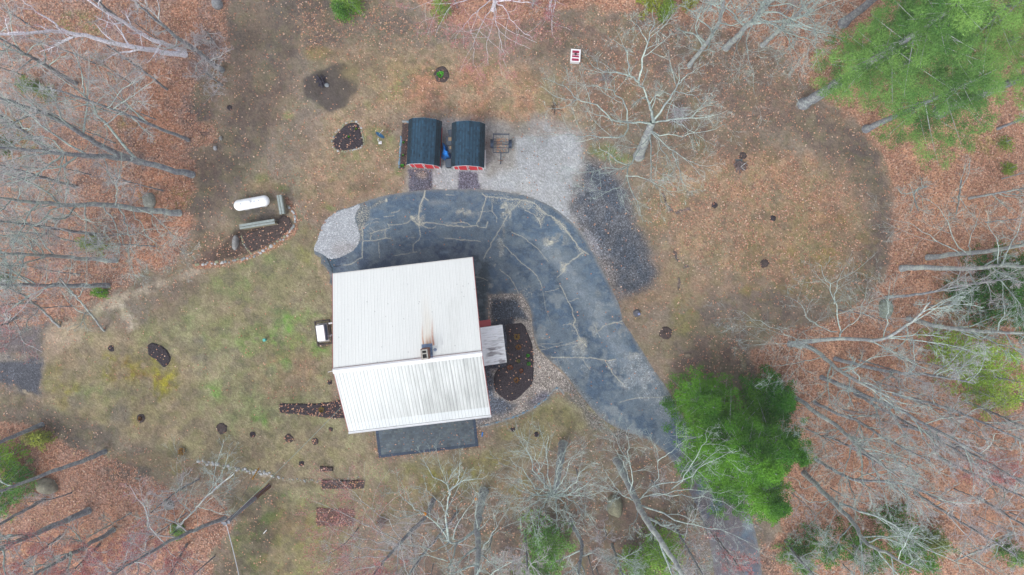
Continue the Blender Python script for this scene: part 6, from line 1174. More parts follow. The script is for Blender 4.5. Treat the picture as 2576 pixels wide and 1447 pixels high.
tree('bare_tree', [(120, 380, 0), (60, 330, 6), (0, 290, 11)], .25, 'bare tree crossing the left edge above the level trunks', style='grey', nl=12, lvl=(5, 5, 3))
tree('bare_tree', [(190, 210, 0), (90, 150, 7), (-30, 80, 13)], .22, 'bare grey tree in the upper left corner below the arching birch', style='grey', nl=12, lvl=(5, 5, 3))
tree('bare_tree', [(310, 60, 0), (240, 0, 5), (160, -60, 10)], .2, 'bare tree standing between the birch stems at the top left', style='warm', nl=10, lvl=(5, 4, 3))
tree('bare_tree', [(240, 590, 0), (140, 575, 5), (30, 560, 10), (-60, 550, 13)], .16, 'slender bare tree between the two groups of level trunks at left', style='warm', nl=12, lvl=(5, 5, 3))
tree('bare_tree', [(190, 470, 0), (90, 440, 6), (0, 415, 11)], .16, 'slender bare tree behind the fanning limbs at left', style='warm', nl=12, lvl=(5, 5, 3))
tree('bare_tree', [(420, 225, 0), (350, 170, 5), (270, 115, 10)], .09, 'thin sapling in the orange leaves right of the upper left wood', style='warm', nl=9, lvl=(4, 4, 2))
tree('shrub_tree', [(560, 215, 0), (540, 200, 2.5), (520, 185, 4.5)], .05, 'twiggy purple grey shrub beside the dirt track at top left', style='warm', nl=12, lvl=(5, 4, 3), z_first=.05, spread=.6, group=None, cat='shrub')
tree('shrub_tree', [(540, 110, 0), (530, 95, 2.5), (520, 80, 4.5)], .05, 'twiggy shrub just above the birch foot at the dirt track', style='warm', nl=10, lvl=(5, 4, 2), z_first=.05, spread=.6, group=None, cat='shrub')
# lower left wood
BL = 'tall bare trunks of the lower left wood'
tree('bare_tree', [(106, 1068, 0), (60, 1087, 2), (0, 1112, 4.5), (-120, 1160, 9)], .25, 'grey trunk at the very left below the driveway end, above the yellow green shrub', style='grey', nl=5, lvl=(4, 4, 2), z_first=.7, group=BL)
tree('bare_tree', [(264, 1136, 0), (200, 1162, 2.5), (120, 1190, 5), (35, 1222, 8), (-60, 1260, 12)], .25, 'long clean grey trunk ending beside the broad mossy boulder', style='grey', nl=6, lvl=(4, 4, 2), z_first=.75, group=BL)
tree('bare_tree', [(112, 1256, 0), (60, 1285, 2.5), (0, 1318, 5), (-80, 1360, 9)], .17, 'brown trunk at the left edge below the mossy boulder', style='grey', nl=8, lvl=(5, 4, 3), z_first=.6, group=BL)
tree('bare_tree', [(224, 1284, 0), (150, 1318, 2.5), (70, 1350, 5), (-20, 1390, 9), (-100, 1430, 13)], .36, 'thickest trunk of the lower left corner', style='grey', nl=10, lvl=(5, 5, 3), z_first=.4, group=BL)
tree('bare_tree', [(286, 1333, 0), (220, 1372, 3.5), (140, 1415, 7), (50, 1470, 11)], .24, 'dark trunk running to the bottom edge left of the red twigs', style='grey', nl=10, lvl=(5, 5, 3), z_first=.35, group=BL)
tree('bare_tree', [(566, 1303, 0), (500, 1330, 3), (436, 1357, 6), (375, 1392, 9), (310, 1430, 11.5), (240, 1475, 14)], .20, 'dark slanting trunk starting beside the utility pole top', style='warm', nl=10, lvl=(5, 5, 3), z_first=.35, buds=1, group=BL)
tree('bare_tree', [(500, 1205, 0), (440, 1240, 4), (380, 1290, 8)], .06, 'thin twiggy sapling above the pale boulder at lower left', style='warm', nl=10, lvl=(4, 4, 3), z_first=.15)
tree('bare_tree', [(436, 1340, 0), (500, 1270, 5), (545, 1225, 7.5), (590, 1190, 9.5)], .07, 'multi stemmed sapling whose stems lean up right toward the stone row', style='lichen', nl=8, lvl=(4, 4, 2), z_first=.35, group=None, limbs=[lk([(436, 1340), (460, 1280), (480, 1240), (500, 1195)], .3, 8, .05), lk([(440, 1340), (470, 1300), (520, 1260), (560, 1238)], .3, 8, .04), lk([(430, 1345), (420, 1300), (410, 1250), (395, 1215)], .3, 7.5, .04)])
tree('bare_tree', [(365, 1380, 0), (372, 1320, 4), (362, 1265, 6.5)], .06, 'forked pale sapling left of the multi stemmed sapling', style='lichen', nl=8, lvl=(4, 4, 2), z_first=.3)
for a, b_, tx, ty, h_, lb in ((150, 1350, 60, 1420, 9, 'red budded maple in the bottom left corner'), (330, 1400, 250, 1480, 9, 'red budded maple at the bottom edge left of the pole'), (470, 1370, 430, 1440, 7, 'red budded maple just left of the overhead wire'), (250, 1370, 190, 1430, 7, 'small red budded maple between the dark trunks at bottom left')):
    tree('red_budded_tree', [(a, b_, 0), ((a + tx) / 2, (b_ + ty) / 2, h_ * .5), (tx, ty, h_)], .11, lb, style='red', nl=12, lvl=(5, 5, 3), buds=1, z_first=.2, spread=.42, group='red budded maples')
# red maple reaching over the garden bed
tree('red_budded_tree', [(1090, 1258, 0), (1066, 1305, 3), (1030, 1340, 5.5), (990, 1385, 8), (955, 1425, 10), (925, 1470, 12.5)], .24, 'maple with salmon red twigs reaching over the wide garden bed', style='red', nl=5, z_first=.5, lvl=(7, 6, 3), buds=1, group='red budded maples', limbs=[
    lk([(1010, 1365), (960, 1340), (900, 1310), (840, 1280), (790, 1260)], 6.5, 11, .06), lk([(1000, 1372), (940, 1360), (880, 1345), (800, 1310)], 7, 11, .06), lk([(990, 1385), (930, 1380), (860, 1370), (800, 1360)], 8, 12, .06), lk([(975, 1400), (910, 1400), (850, 1400), (790, 1420)], 8.5, 12, .06), lk([(1015, 1360), (970, 1310), (920, 1270), (880, 1230), (850, 1205)], 6.3, 11, .05), lk([(960, 1425), (900, 1430), (850, 1445), (800, 1470)], 10, 13, .05), lk([(1000, 1372), (950, 1330), (900, 1260), (860, 1240)], 7, 11, .04)])
tree('bare_tree', [(1150, 1290, 0), (1110, 1340, 4), (1060, 1400, 8), (1020, 1460, 12)], .10, 'slim grey tree left of the forked tree at the bottom', style='warm', nl=11, lvl=(5, 5, 3), z_first=.2)
tree('bare_tree', [(1320, 1340, 0), (1325, 1400, 5), (1330, 1480, 10)], .10, 'slim twiggy tree right of the forked tree at the bottom edge', style='warm', nl=11, lvl=(5, 5, 3), z_first=.2)
tree('bare_tree', [(1436, 1316, 0), (1455, 1345, 2.5), (1464, 1380, 4.5), (1455, 1447, 8), (1450, 1510, 11)], .24, 'grey trunk leaving the bottom edge between two young pines', style='grey', nl=8, lvl=(5, 4, 3), z_first=.45)
tree('bare_tree', [(1700, 1330, 0), (1730, 1380, 4), (1770, 1450, 9)], .12, 'bare tree over the hidden driveway end at the bottom', style='warm', nl=11, lvl=(5, 5, 3), z_first=.2)
tree('bare_tree', [(1540, 1370, 0), (1560, 1430, 5), (1590, 1500, 10)], .12, 'bare tree at the bottom edge below the large mossy boulder', style='lichen', nl=11, lvl=(5, 5, 3), z_first=.2)
tree('red_budded_tree', [(1800, 1350, 0), (1830, 1390, 4), (1870, 1440, 8)], .08, 'red budded maple near the bottom right of the driveway end', style='red', nl=9, lvl=(5, 4, 3), buds=1, z_first=.2, group='red budded maples')
# top edge
tree('pink_budded_tree', [(1240, 25, 0), (1244, 0, 3), (1246, -40, 8), (1246, -80, 13)], .22, 'maple with pale pink twigs hanging down at the top centre', style='birch', nl=8, z_first=.15, lvl=(6, 5, 3), buds=1, group='pink budded maples', limbs=[lk([(1246, 0), (1250, 60), (1262, 110), (1275, 170)], 6, 10, .05), lk([(1246, 0), (1220, 50), (1195, 100), (1190, 160)], 6, 10, .05), lk([(1246, -5), (1280, 40), (1310, 80), (1340, 100)], 6, 10, .05), lk([(1240, -5), (1200, 30), (1165, 70), (1140, 100)], 6, 10, .05), lk([(1244, -5), (1240, 50), (1225, 120), (1230, 165)], 6, 10, .04), lk([(1240, -10), (1180, 0), (1130, 20), (1095, 90)], 7, 11, .05), lk([(1238, -10), (1160, -20), (1080, 5), (1030, 25)], 7, 11, .04)])
tree('pink_budded_tree', [(1384, 18, 0), (1388, -20, 5), (1390, -60, 10)], .10, 'smaller pink twigged maple right of the top centre', style='birch', nl=9, z_first=.1, lvl=(5, 5, 3), buds=1, group='pink budded maples', limbs=[lk([(1386, 10), (1388, 60), (1390, 90)], 3, 6, .04)])
tree('bare_tree', [(1734, 165, 0), (1762, 128, 3), (1799, 76, 6.5), (1816, 24, 10), (1830, -40, 14)], .24, 'lichen covered tree standing nearest the big spreading tree at the top', style='lichen', nl=11, lvl=(5, 5, 3), z_first=.3, group='lichen covered trees at the top right')
tree('bare_tree', [(1826, 121, 0), (1872, 74, 4), (1941, 2, 9), (2000, -60, 13)], .38, 'thickest lichen covered tree at the top right of centre', style='lichen', nl=12, lvl=(6, 5, 3), z_first=.35, group='lichen covered trees at the top right', limbs=[lk([(1900, 45), (1880, 110), (1890, 170), (1900, 240)], 6, 10, .06), lk([(1870, 76), (1850, 120), (1840, 170), (1845, 200)], 4, 8, .05), lk([(1905, 40), (1960, 70), (1990, 110), (2010, 160)], 7, 11, .07), lk([(1930, 15), (1990, 10), (2040, 40), (2050, 80)], 8, 12, .07)])
tree('bare_tree', [(1918, 114, 0), (1965, 72, 4), (2030, 12, 9), (2100, -50, 13)], .26, 'lichen covered tree nearest the big green pine', style='lichen', nl=11, lvl=(5, 5, 3), z_first=.3, group='lichen covered trees at the top right', limbs=[lk([(2000, 35), (2040, 50), (2055, 85), (2040, 130), (2010, 180)], 7, 11, .06), lk([(1990, 45), (1985, 100), (1995, 160), (1990, 205)], 6.5, 11, .05)])
tree('bare_tree', [(2330, 470, 0), (2300, 485, 3), (2310, 530, 6)], .05, 'small pale sapling in the orange leaves right of the dirt loop', style='lichen', nl=7, lvl=(4, 4, 2), z_first=.1)
tree('bare_tree', [(2418, 455, 0), (2412, 500, 3), (2405, 540, 5)], .05, 'thin pale sapling nearer the right edge in the orange leaves', style='lichen', nl=6, lvl=(4, 3, 2), z_first=.1)
# right wood
RW = 'bare trees of the right wood'
tree('bare_tree', [(2332, 648, 0), (2400, 641, 2), (2500, 630, 5), (2600, 612, 8), (2760, 590, 12)], .30, 'level grey trunk at the right edge, the upper of the two thick ones', style='lichen', nl=5, z_first=.5, lvl=(5, 4, 3), group=RW, limbs=[lk([(2415, 638), (2375, 612), (2330, 585), (2280, 560), (2225, 545)], 4, 9, .06), lk([(2430, 635), (2400, 600), (2380, 545), (2355, 515), (2310, 490)], 4, 9, .06), lk([(2440, 632), (2440, 600), (2455, 560), (2470, 520)], 5, 9, .045)])
tree('bare_tree', [(2266, 676, 0), (2320, 673, 1.5), (2430, 676, 4.5), (2520, 668, 7.5), (2620, 676, 11)], .34, 'level grey trunk at the right edge, the lower of the two thick ones', style='lichen', nl=4, z_first=.55, lvl=(6, 5, 3), group=RW, limbs=[lk([(2480, 672), (2500, 690), (2530, 720), (2560, 760), (2580, 810)], 5, 10, .10), lk([(2430, 674), (2445, 700), (2452, 725), (2400, 760), (2340, 820)], 4.5, 9, .08), lk([(2520, 664), (2545, 610), (2565, 580), (2575, 520)], 7, 11, .07), lk([(2510, 664), (2510, 610), (2490, 570), (2480, 530)], 7, 10, .06), lk([(2450, 720), (2440, 770), (2435, 830)], 6, 9, .05)])
tree('bare_tree', [(2438, 499, 0), (2510, 486, 2.5), (2600, 470, 5)], .12, 'thin level trunk at the right edge below the pine', style='lichen', nl=5, lvl=(4, 4, 2), z_first=.4, group=RW)
tree('bare_tree', [(2510, 324, 0), (2570, 300, 2.5), (2640, 272, 6)], .13, 'short visible trunk at the right edge beside the pine', style='grey', nl=5, lvl=(4, 4, 2), z_first=.5, group=RW)
tree('bare_tree', [(1986, 864, 0), (2050, 858, 3), (2130, 852, 5.5), (2210, 856, 8), (2290, 812, 11), (2340, 760, 14)], .24, 'forked tree at the right wood edge with upswept limbs over the soil', style='lichen', nl=6, lvl=(5, 5, 3), z_first=.5, group=RW, limbs=[lk([(2112, 850), (2108, 810), (2096, 760), (2090, 720), (2072, 690), (2050, 660)], 5, 11, .08), lk([(2105, 835), (2060, 820), (2035, 800), (2010, 760), (1975, 745)], 5.5, 10, .06), lk([(2098, 765), (2105, 720), (2115, 690), (2128, 665)], 8, 12, .045), lk([(2112, 842), (2150, 810), (2170, 770), (2185, 715)], 5.5, 11, .05), lk([(2115, 850), (2060, 855), (2000, 862), (1930, 866), (1870, 868)], 5, 9, .05), lk([(2222, 852), (2232, 800), (2235, 750), (2240, 700)], 8, 12, .06)])
tree('bare_tree', [(1986, 866, 0), (2042, 876, 2.5), (2080, 905, 4.5), (2120, 938, 7), (2180, 970, 10), (2260, 1010, 13)], .26, 'dark stem beside the forked tree slanting down right across the litter', style='lichen', nl=7, lvl=(5, 5, 3), z_first=.45, group=RW, limbs=[lk([(2060, 888), (1990, 850), (1930, 820), (1880, 795), (1840, 780)], 3.5, 9, .05), lk([(2070, 896), (2010, 912), (1960, 920), (1920, 926)], 4, 9, .05), lk([(2095, 918), (2088, 960), (2060, 1000), (2000, 1040)], 5.5, 10, .05)])
tree('bare_tree', [(2100, 902, 0), (2170, 922, 2.5), (2255, 938, 5), (2350, 945, 8), (2450, 965, 12)], .20, 'dark trunk running right across the litter under the pale green tree', style='grey', nl=9, lvl=(5, 5, 3), group=RW)
tree('bare_tree', [(2284, 803, 0), (2330, 814, 2), (2390, 826, 4), (2480, 834, 7), (2576, 838, 10), (2660, 846, 13)], .24, 'purple grey trunk leading to the right edge above the pale green tree', style='lichen', nl=8, lvl=(5, 5, 3), z_first=.25, group=RW)
tree('bare_tree', [(2230, 748, 0), (2330, 738, 2.5), (2440, 715, 5), (2560, 700, 8)], .13, 'faint thin trunk between the level trunks and the fern green thicket', style='warm', nl=9, lvl=(5, 4, 3), group=RW)
tree('bare_tree', [(2562, 1000, 0), (2600, 1020, 4), (2700, 1060, 9)], .3, 'thick dark trunk cut by the right edge below the pale green tree', style='grey', nl=5, lvl=(4, 4, 3), group=RW)
LR_ = 'slanting bare trees of the lower right wood'
tree('bare_tree', [(1962, 978, 0), (2014, 1010, 2), (2060, 1042, 4), (2108, 1074, 6), (2161, 1126, 9), (2195, 1150, 11), (2265, 1204, 14)], .26, 'grey trunk starting at the top corner of the green hemlock', style='lichen', nl=5, lvl=(6, 5, 3), z_first=.6, group=LR_, limbs=[lk([(2110, 1078), (2085, 1085), (2050, 1096), (2010, 1110)], 6, 10, .05), lk([(2120, 1086), (2150, 1100), (2200, 1110), (2250, 1130)], 6.5, 11, .06), lk([(2162, 1128), (2168, 1180), (2170, 1230), (2155, 1280)], 9, 13, .08), lk([(2140, 1120), (2125, 1180), (2110, 1220), (2105, 1260)], 8.5, 12, .06), lk([(2188, 1145), (2210, 1200), (2225, 1250), (2240, 1300)], 10, 14, .06), lk([(2190, 1146), (2230, 1180), (2260, 1230), (2290, 1290)], 10, 14, .06), lk([(2118, 1084), (2080, 1110), (2060, 1140), (2035, 1160)], 6.5, 10, .045), lk([(2120, 1140), (2080, 1150), (2050, 1155)], 8, 10, .035)])
S_ = [((2066, 949), [(2120, 970, 2.5), (2175, 995, 4.5), (2251, 1026, 7), (2350, 1080, 10), (2475, 1148, 14)], .22, 'long dark trunk second from the top in the lower right wood'),
      ((2049, 1012), [(2105, 1040, 2.5), (2161, 1061, 4.5), (2237, 1110, 7.5), (2340, 1160, 11)], .15, 'thin dark trunk with a dark foot below the corner trunk'),
      ((2248, 991), [(2310, 1008, 2), (2370, 1022, 4), (2470, 1062, 7), (2576, 1112, 10)], .17, 'lichen spotted trunk under the pale green tree'),
      ((2050, 1155), [(2105, 1187, 3), (2154, 1207, 5), (2265, 1216, 8), (2370, 1262, 12)], .15, 'thin trunk low between the two big slanting trees'),
      ((1976, 1361), [(2000, 1395, 2.5), (2045, 1445, 6), (2090, 1500, 9)], .15, 'dark trunk leaving the bottom edge under the hemlock'),
      ((2363, 1152), [(2440, 1190, 3), (2510, 1222, 5.5), (2600, 1262, 9)], .15, 'black trunk crossing the orange litter at lower right'),
      ((2077, 1096), [(2120, 1116, 2.5), (2170, 1143, 5), (2240, 1185, 8)], .10, 'slim stem parallel to the corner trunk'),
      ((2265, 1071), [(2335, 1089, 2.5), (2420, 1130, 5.5), (2576, 1215, 11)], .14, 'slim trunk in the middle of the lower right wood'),
      ((2150, 990), [(2220, 1030, 3), (2320, 1085, 7), (2420, 1140, 11)], .14, 'slim trunk close beside the long dark trunk'),
      ((2430, 1010), [(2500, 1040, 3), (2600, 1085, 7)], .13, 'slim trunk right of the pale green tree'),
      ((2300, 1240), [(2380, 1290, 4), (2470, 1345, 8), (2560, 1400, 11)], .13, 'slim trunk low at the right above the dark green thicket'),
      ((2460, 1250), [(2540, 1300, 4), (2640, 1360, 9)], .12, 'slim trunk near the lower right edge')]
for (bx, by), pts, r_, lb in S_: tree('bare_tree', [(bx, by, 0)] + pts, r_, lb, style='grey' if r_ > .14 else 'warm', nl=10, lvl=(5, 5, 3), z_first=.3, group=LR_, spread=.3)
tree('red_budded_tree', [(2400, 1130, 0), (2460, 1170, 5), (2530, 1215, 10)], .12, 'red budded maple in the lower right wood', style='red', nl=10, lvl=(5, 5, 3), buds=1, z_first=.3, group='red budded maples')
tree('bare_tree', [(2022, 1190, 0), (2050, 1215, 2), (2084, 1252, 4), (2143, 1312, 7.5), (2175, 1364, 10), (2232, 1394, 13), (2320, 1440, 16)], .30, 'big slanting tree rooted at the right side of the green hemlock', style='lichen', nl=4, lvl=(6, 5, 3), z_first=.6, group=LR_, limbs=[lk([(2090, 1262), (2060, 1290), (2040, 1320), (2010, 1345)], 4.5, 8.5, .05), lk([(2086, 1258), (2040, 1262), (2010, 1250), (1970, 1215), (1930, 1180)], 4.5, 9, .05), lk([(2055, 1222), (2020, 1225), (1985, 1200), (1940, 1195), (1915, 1160)], 3, 8, .045), lk([(2112, 1267), (2180, 1290), (2265, 1330), (2335, 1382), (2450, 1425)], 5.5, 13, .12), lk([(2145, 1318), (2120, 1350), (2090, 1390), (2060, 1430)], 7.5, 12, .06), lk([(2170, 1360), (2150, 1400), (2150, 1447)], 9.5, 13, .05), lk([(2178, 1366), (2230, 1355), (2300, 1390), (2350, 1447)], 10, 14, .07), lk([(2196, 1374), (2200, 1410), (2210, 1450)], 11, 14, .045), lk([(2105, 1285), (2085, 1330), (2070, 1370)], 6, 9, .04), lk([(2038, 1205), (2060, 1170), (2075, 1150)], 2, 5, .03)])
tree('bare_tree', [(2545, 1340, 0), (2500, 1372, 3), (2450, 1390, 5), (2400, 1412, 7)], .10, 'pale broken stem with forks at the lower right edge', style='lichen', nl=6, lvl=(4, 4, 2), z_first=.2, group=None)

# thin understory saplings filling the woods, each placed where the photo shows a pale stem or twig haze
g_ = random.Random(77)
SAP = [(70, 60), (150, 110), (240, 160), (330, 210), (60, 190), (400, 100), (100, 300), (190, 320), (290, 360), (390, 300), (60, 440), (230, 440), (330, 460), (410, 480), (120, 590), (200, 610), (340, 590), (390, 620), (60, 670), (200, 690), (90, 760), (180, 770),
       (2110, 780), (2160, 905), (2200, 960), (2260, 900), (2330, 770), (2480, 560), (2520, 450), (2300, 1010), (2220, 1060), (2120, 1030), (2030, 1080), (2180, 1190), (2260, 1160), (2340, 1120), (2420, 1080), (2520, 1060), (2090, 1230), (2200, 1290), (2310, 1230), (2400, 1230), (2500, 1180), (2380, 1370), (2460, 1300), (2080, 1340), (2540, 1290), (1990, 1240), (2120, 1420),
       (180, 1240), (90, 1340), (190, 1390), (330, 1290), (380, 1440), (270, 1440), (470, 1290), (540, 1400), (900, 1330), (960, 1420), (1040, 1330), (1240, 1340), (1290, 1400), (1480, 1400), (1520, 1330), (1640, 1210), (1700, 1400), (1450, 1180), (1760, 1300), (1950, 60), (1860, 40), (1780, 30), (1340, 20), (1150, 20), (2050, 90), (1500, 1430), (1090, 1420)]
LM = [(130, 60, 'arching white birch'), (440, 130, 'foot of the birch clump'), (88, 222, 'green shrub under the upper left branches'), (160, 386, 'fanning limbs of the thick left trunk'), (480, 440, 'foot of the thick left trunk'), (374, 503, 'grey green boulder in the left wood'), (246, 614, 'yellow green shrub between the level trunks'), (290, 656, 'foot of the upper level trunk'), (272, 719, 'foot of the dark level trunk'), (40, 800, 'red maple over the dark gravel'),
      (114, 1225, 'broad mossy boulder'), (40, 1200, 'soft green pine saplings'), (224, 1284, 'thickest lower left trunk'), (424, 1271, 'pale grey boulder'), (452, 1330, 'small green shrub among pale saplings'), (565, 1318, 'utility pole top'), (840, 1300, 'wide leafy garden bed'), (1060, 1300, 'orange ball on the left limb'), (1200, 1300, 'forked tree trunk'), (1372, 1360, 'light green young pine'), (1393, 1246, 'open crowned tree'), (1549, 1276, 'large mossy boulder by the driveway'), (1640, 1360, 'bright boughed young pine'), (1738, 1287, 'mossy rock near the hemlock'), (1850, 1130, 'largest green hemlock'),
      (1116, 32, 'young pine under the pink twigs'), (1448, 140, 'red and white slatted box'), (1666, 40, 'narrow young pine tip'), (1826, 121, 'thickest lichen covered tree'), (2021, 262, 'foot of the tall white pine'), (2512, 362, 'olive shrub below the right edge pine'), (2332, 648, 'foot of the upper thick level trunk'), (2266, 676, 'foot of the lower thick level trunk'), (2480, 730, 'dark green thicket at the right edge'), (2230, 778, 'greenish boulder'), (1986, 864, 'foot of the forked tree on the right'), (2400, 930, 'pale yellow green leafing tree'), (2066, 949, 'foot of the long dark trunk'), (1962, 978, 'corner trunk above the hemlock'), (2363, 1152, 'black trunk on the orange litter'), (2022, 1190, 'foot of the big slanting tree'), (2140, 1370, 'dark green thicket below the slanting tree'), (2520, 1380, 'small green bush in the right corner'), (2545, 1340, 'pale broken forked stem')]
used_l = set()
def place_words(px, py):
    for _, lx, ly, nm in sorted((math.hypot(px - a_, py - b_), a_, b_, n__) for a_, b_, n__ in LM):
        an = math.degrees(math.atan2(ly - py, px - lx)) % 360; dr = ['right of', 'above and right of', 'above', 'above and left of', 'left of', 'below and left of', 'below', 'below and right of'][int((an + 22.5) // 45) % 8]
        for pre in ('', 'farther ') if dr in ('above', 'below') else ('',):
            q = pre + dr + ' the ' + nm
            if q not in used_l: used_l.add(q); return q
for n_, (px, py) in enumerate(SAP):
    side_ = 'left wood' if px < 620 else ('right wood' if px > 1900 and py > 400 else ('top edge' if py < 200 else 'bottom edge'))
    h_ = g_.uniform(4, 8.5); q = far(px, py, h_); dx, dy = g_.uniform(-28, 28), g_.uniform(-28, 28); red = g_.random() < (.4 if (py > 1150 and px < 620) or (py > 1150 and 800 < px < 1100) else .03)
    tree('sapling', [(px, py, 0), ((px + q[0]) / 2 + dx * .2, (py + q[1]) / 2 + dy * .3, h_ * .5), (q[0] + dx, q[1] + dy, h_)], g_.uniform(.045, .08), 'thin %s sapling %s' % ('red budded' if red else 'bare', place_words(px, py)), style='red' if red else g_.choice(['warm', 'lichen', 'grey', 'warm']), nl=8, lvl=(4, 4, 3), z_first=.15, spread=.45, group='thin bare saplings of the ' + side_, cat='sapling', r_top=.015, buds=1 if red else 0, seed=500 + n_)

# ------------------------------------------------------------ evergreens and leafing bushes
def cards(g, c, n, rad, size, asp, flat, c0, c1, dark=.25):
    """n small leaf blades round every clump centre c"""
    N = len(c); q = g.normal(0, 1, (N, n, 3)); q = q / (np.linalg.norm(q, axis=2, keepdims=True) + 1e-6) * (g.uniform(0, 1, (N, n, 1)) ** .45); q[..., 2] *= flat
    p = c[:, None] + q * np.asarray(rad).reshape(-1, 1, 1); d = nrm(q + g.normal(0, .5, (N, n, 3))); d[..., 2] *= flat * 1.2; u = nrm(d) * size * g.uniform(.6, 1.2, (N, n, 1)); v = nrm(np.cross(u, nrm(g.normal(0, .4, (N, n, 3)) + UP))) * size * asp
    p, u, v = p.reshape(-1, 3), u.reshape(-1, 3), v.reshape(-1, 3); V = np.stack([p - u * .3 - v * .4, p + u * .3 - v, p + u, p + u * .3 + v], 1)
    m = len(p); big = np.clip((fbm(c[:, 0] + c[:, 2] * .8, c[:, 1] - c[:, 2] * .5, 1.5, 5, 3) - .32) / .36, 0, 1); t = np.repeat(big * .5 + g.uniform(0, .28, N), n)[:, None] + g.uniform(0, .22, (m, 1)); col = (np.asarray(c0) * (1 - t) + np.asarray(c1) * t) * g.uniform(1 - dark, 1 + dark * .6, (m, 1))
    return V.reshape(-1, 3), np.arange(4 * m).reshape(m, 4), np.repeat(col, 4, 0)
M_NEED = mat('needles', attr='Col', rough=.8, spec=.15)
def conifer(name, trunk, r0, R_, z0, label, c0, c1, seed, whorl=.55, nb=6, step=.42, rad=.42, n=26, size=.16, asp=.13, flat=.55, prof='pine', group=None, droop=-.05, cat='evergreen', gap=.15, irr=.35, side=3):
    g = np.random.default_rng(seed); base = at(trunk[0][0], trunk[0][1], 0); root = empty(name, tuple(base), label, cat, group); off = np.array(base)
    P = curve([tuple(at(*q)) for q in trunk], 20, g, .03); t = np.linspace(0, 1, 20); Rt = r0 * (1 - t) ** .8 + .02; Rt[0] *= 1.4
    V0, F0 = tubes(P[None], Rt[None], 8); obj('trunk', make_mesh('trunk', V0 - off, F0, [B_TRUNK], smooth_=True), root)
    top = P[-1, 2]; BP, BR, CC, CR = [], [], [], []; z = z0; az = g.uniform(0, 6)
    while z < top:
        f = (z - z0) / (top - z0); pc = np.array([np.interp(z, P[:, 2], P[:, i]) for i in range(3)])
        pr = {'pine': (1 - f) ** .55 * (.55 + .45 * min(1, f * 5)), 'hem': (1 - f) ** .8 * (.75 + .25 * min(1, f * 6)), 'bush': math.sqrt(max(.02, 1 - f ** 2))}[prof]
        for k in range(nb):
            if g.uniform() < gap: continue
            az += 6.283 / nb + g.normal(0, .25); L_ = max(.3, R_ * pr * g.uniform(1 - irr, 1 + irr * .35)); sl = droop + .25 * f + g.normal(0, .06)
            q = np.linspace(0, 1, 7)[:, None]; d = np.array([math.cos(az), math.sin(az), sl]); c_ = pc + d * L_ * q + np.array([0, 0, 1]) * (q ** 2) * L_ * (.10 if prof == 'pine' else -.12); BP.append(c_); BR.append(np.linspace(.012 + L_ * .006, .006, 7))
            perp = np.array([-math.sin(az), math.cos(az), 0]); m = max(2, int(L_ / step))
            for j in range(m):
                s_ = .22 + .80 * (j + g.uniform(0, 1)) / m; cp = np.array([np.interp(s_, q[:, 0], c_[:, i]) for i in range(3)]); wd = L_ * .26 * (1.15 - abs(s_ - .55)) 
                for w_ in range(side): CC.append(cp + perp * g.uniform(-1, 1) * wd + np.array([0, 0, g.normal(0, .10)]) + d * g.uniform(-.2, .2)); CR.append(rad * g.uniform(.6, 1.15))
        z += whorl * g.uniform(.75, 1.25)
    BP, BR = np.array(BP), np.array(BR); Vb, Fb = tubes(BP, BR, 4); obj('branches', make_mesh('branches', Vb - off, Fb, [B_GREY]), root)
    V, F, col = cards(g, np.array(CC), n, np.array(CR), size, asp, flat, c0, c1); obj('foliage', make_mesh('foliage', V - off, F, [M_NEED], attrs={'Col': col}), root)
    return root
PN0, PN1 = C(56, 108, 52), C(154, 200, 102)
conifer('pine', [(2021, 262, 0), far(2021, 262, 9), (2340, 60, 16), (2440, -10, 21.5)], .36, 5.0, 7.5, 'tall white pine with spreading green boughs at the top right', PN0, PN1, 5, whorl=.9, nb=6, step=.62, rad=.40, n=56, size=.15, asp=.10, side=4, irr=.6, group='white pines at the top right', gap=.3)
conifer('pine', [(2045, 255, 0), (2100, 225, 3), far(2060, 250, 12), far(2060, 250, 18)], .16, 3.4, 9.0, 'smaller second stem beside the tall white pine', PN0, PN1, 15, whorl=1.1, nb=5, step=.62, rad=.40, n=50, size=.15, asp=.10, side=4, irr=.5, group='white pines at the top right', gap=.25)
conifer('pine', [(2363, 282, 0), far(2363, 282, 10), far(2363, 282, 20)], .40, 5.2, 9.0, 'white pine nearest the right edge below the tall one', PN0, PN1, 6, whorl=1.1, nb=6, step=.62, rad=.40, n=52, size=.15, asp=.10, side=4, irr=.5, group='white pines at the top right', gap=.22)
conifer('pine', [(2120, 60, 0), far(2120, 60, 8), far(2120, 60, 19)], .3, 4.4, 8.5, 'white pine cut by the top edge', PN0, PN1, 16, whorl=1.1, nb=6, step=.62, rad=.40, n=52, size=.15, asp=.10, side=4, irr=.5, group='white pines at the top right', gap=.22)
conifer('pine', [(2178, 325, 0), far(2178, 325, 7), far(2185, 320, 14)], .24, 5.2, 6.0, 'lowest white pine whose boughs reach down to the dirt loop', PN0, PN1, 26, whorl=.9, nb=7, step=.60, rad=.42, n=52, size=.15, asp=.10, side=4, irr=.6, group='white pines at the top right', gap=.3)
conifer('pine', [(2262, 170, 0), far(2262, 170, 8), far(2262, 170, 17)], .28, 5.2, 6.5, 'white pine filling the middle of the big green crown', PN0, PN1, 27, whorl=.9, nb=7, step=.60, rad=.42, n=52, size=.15, asp=.10, side=4, irr=.6, group='white pines at the top right', gap=.3)
HM0, HM1 = C(32, 88, 28), C(120, 182, 54)
HG = 'hemlocks beside the driveway'
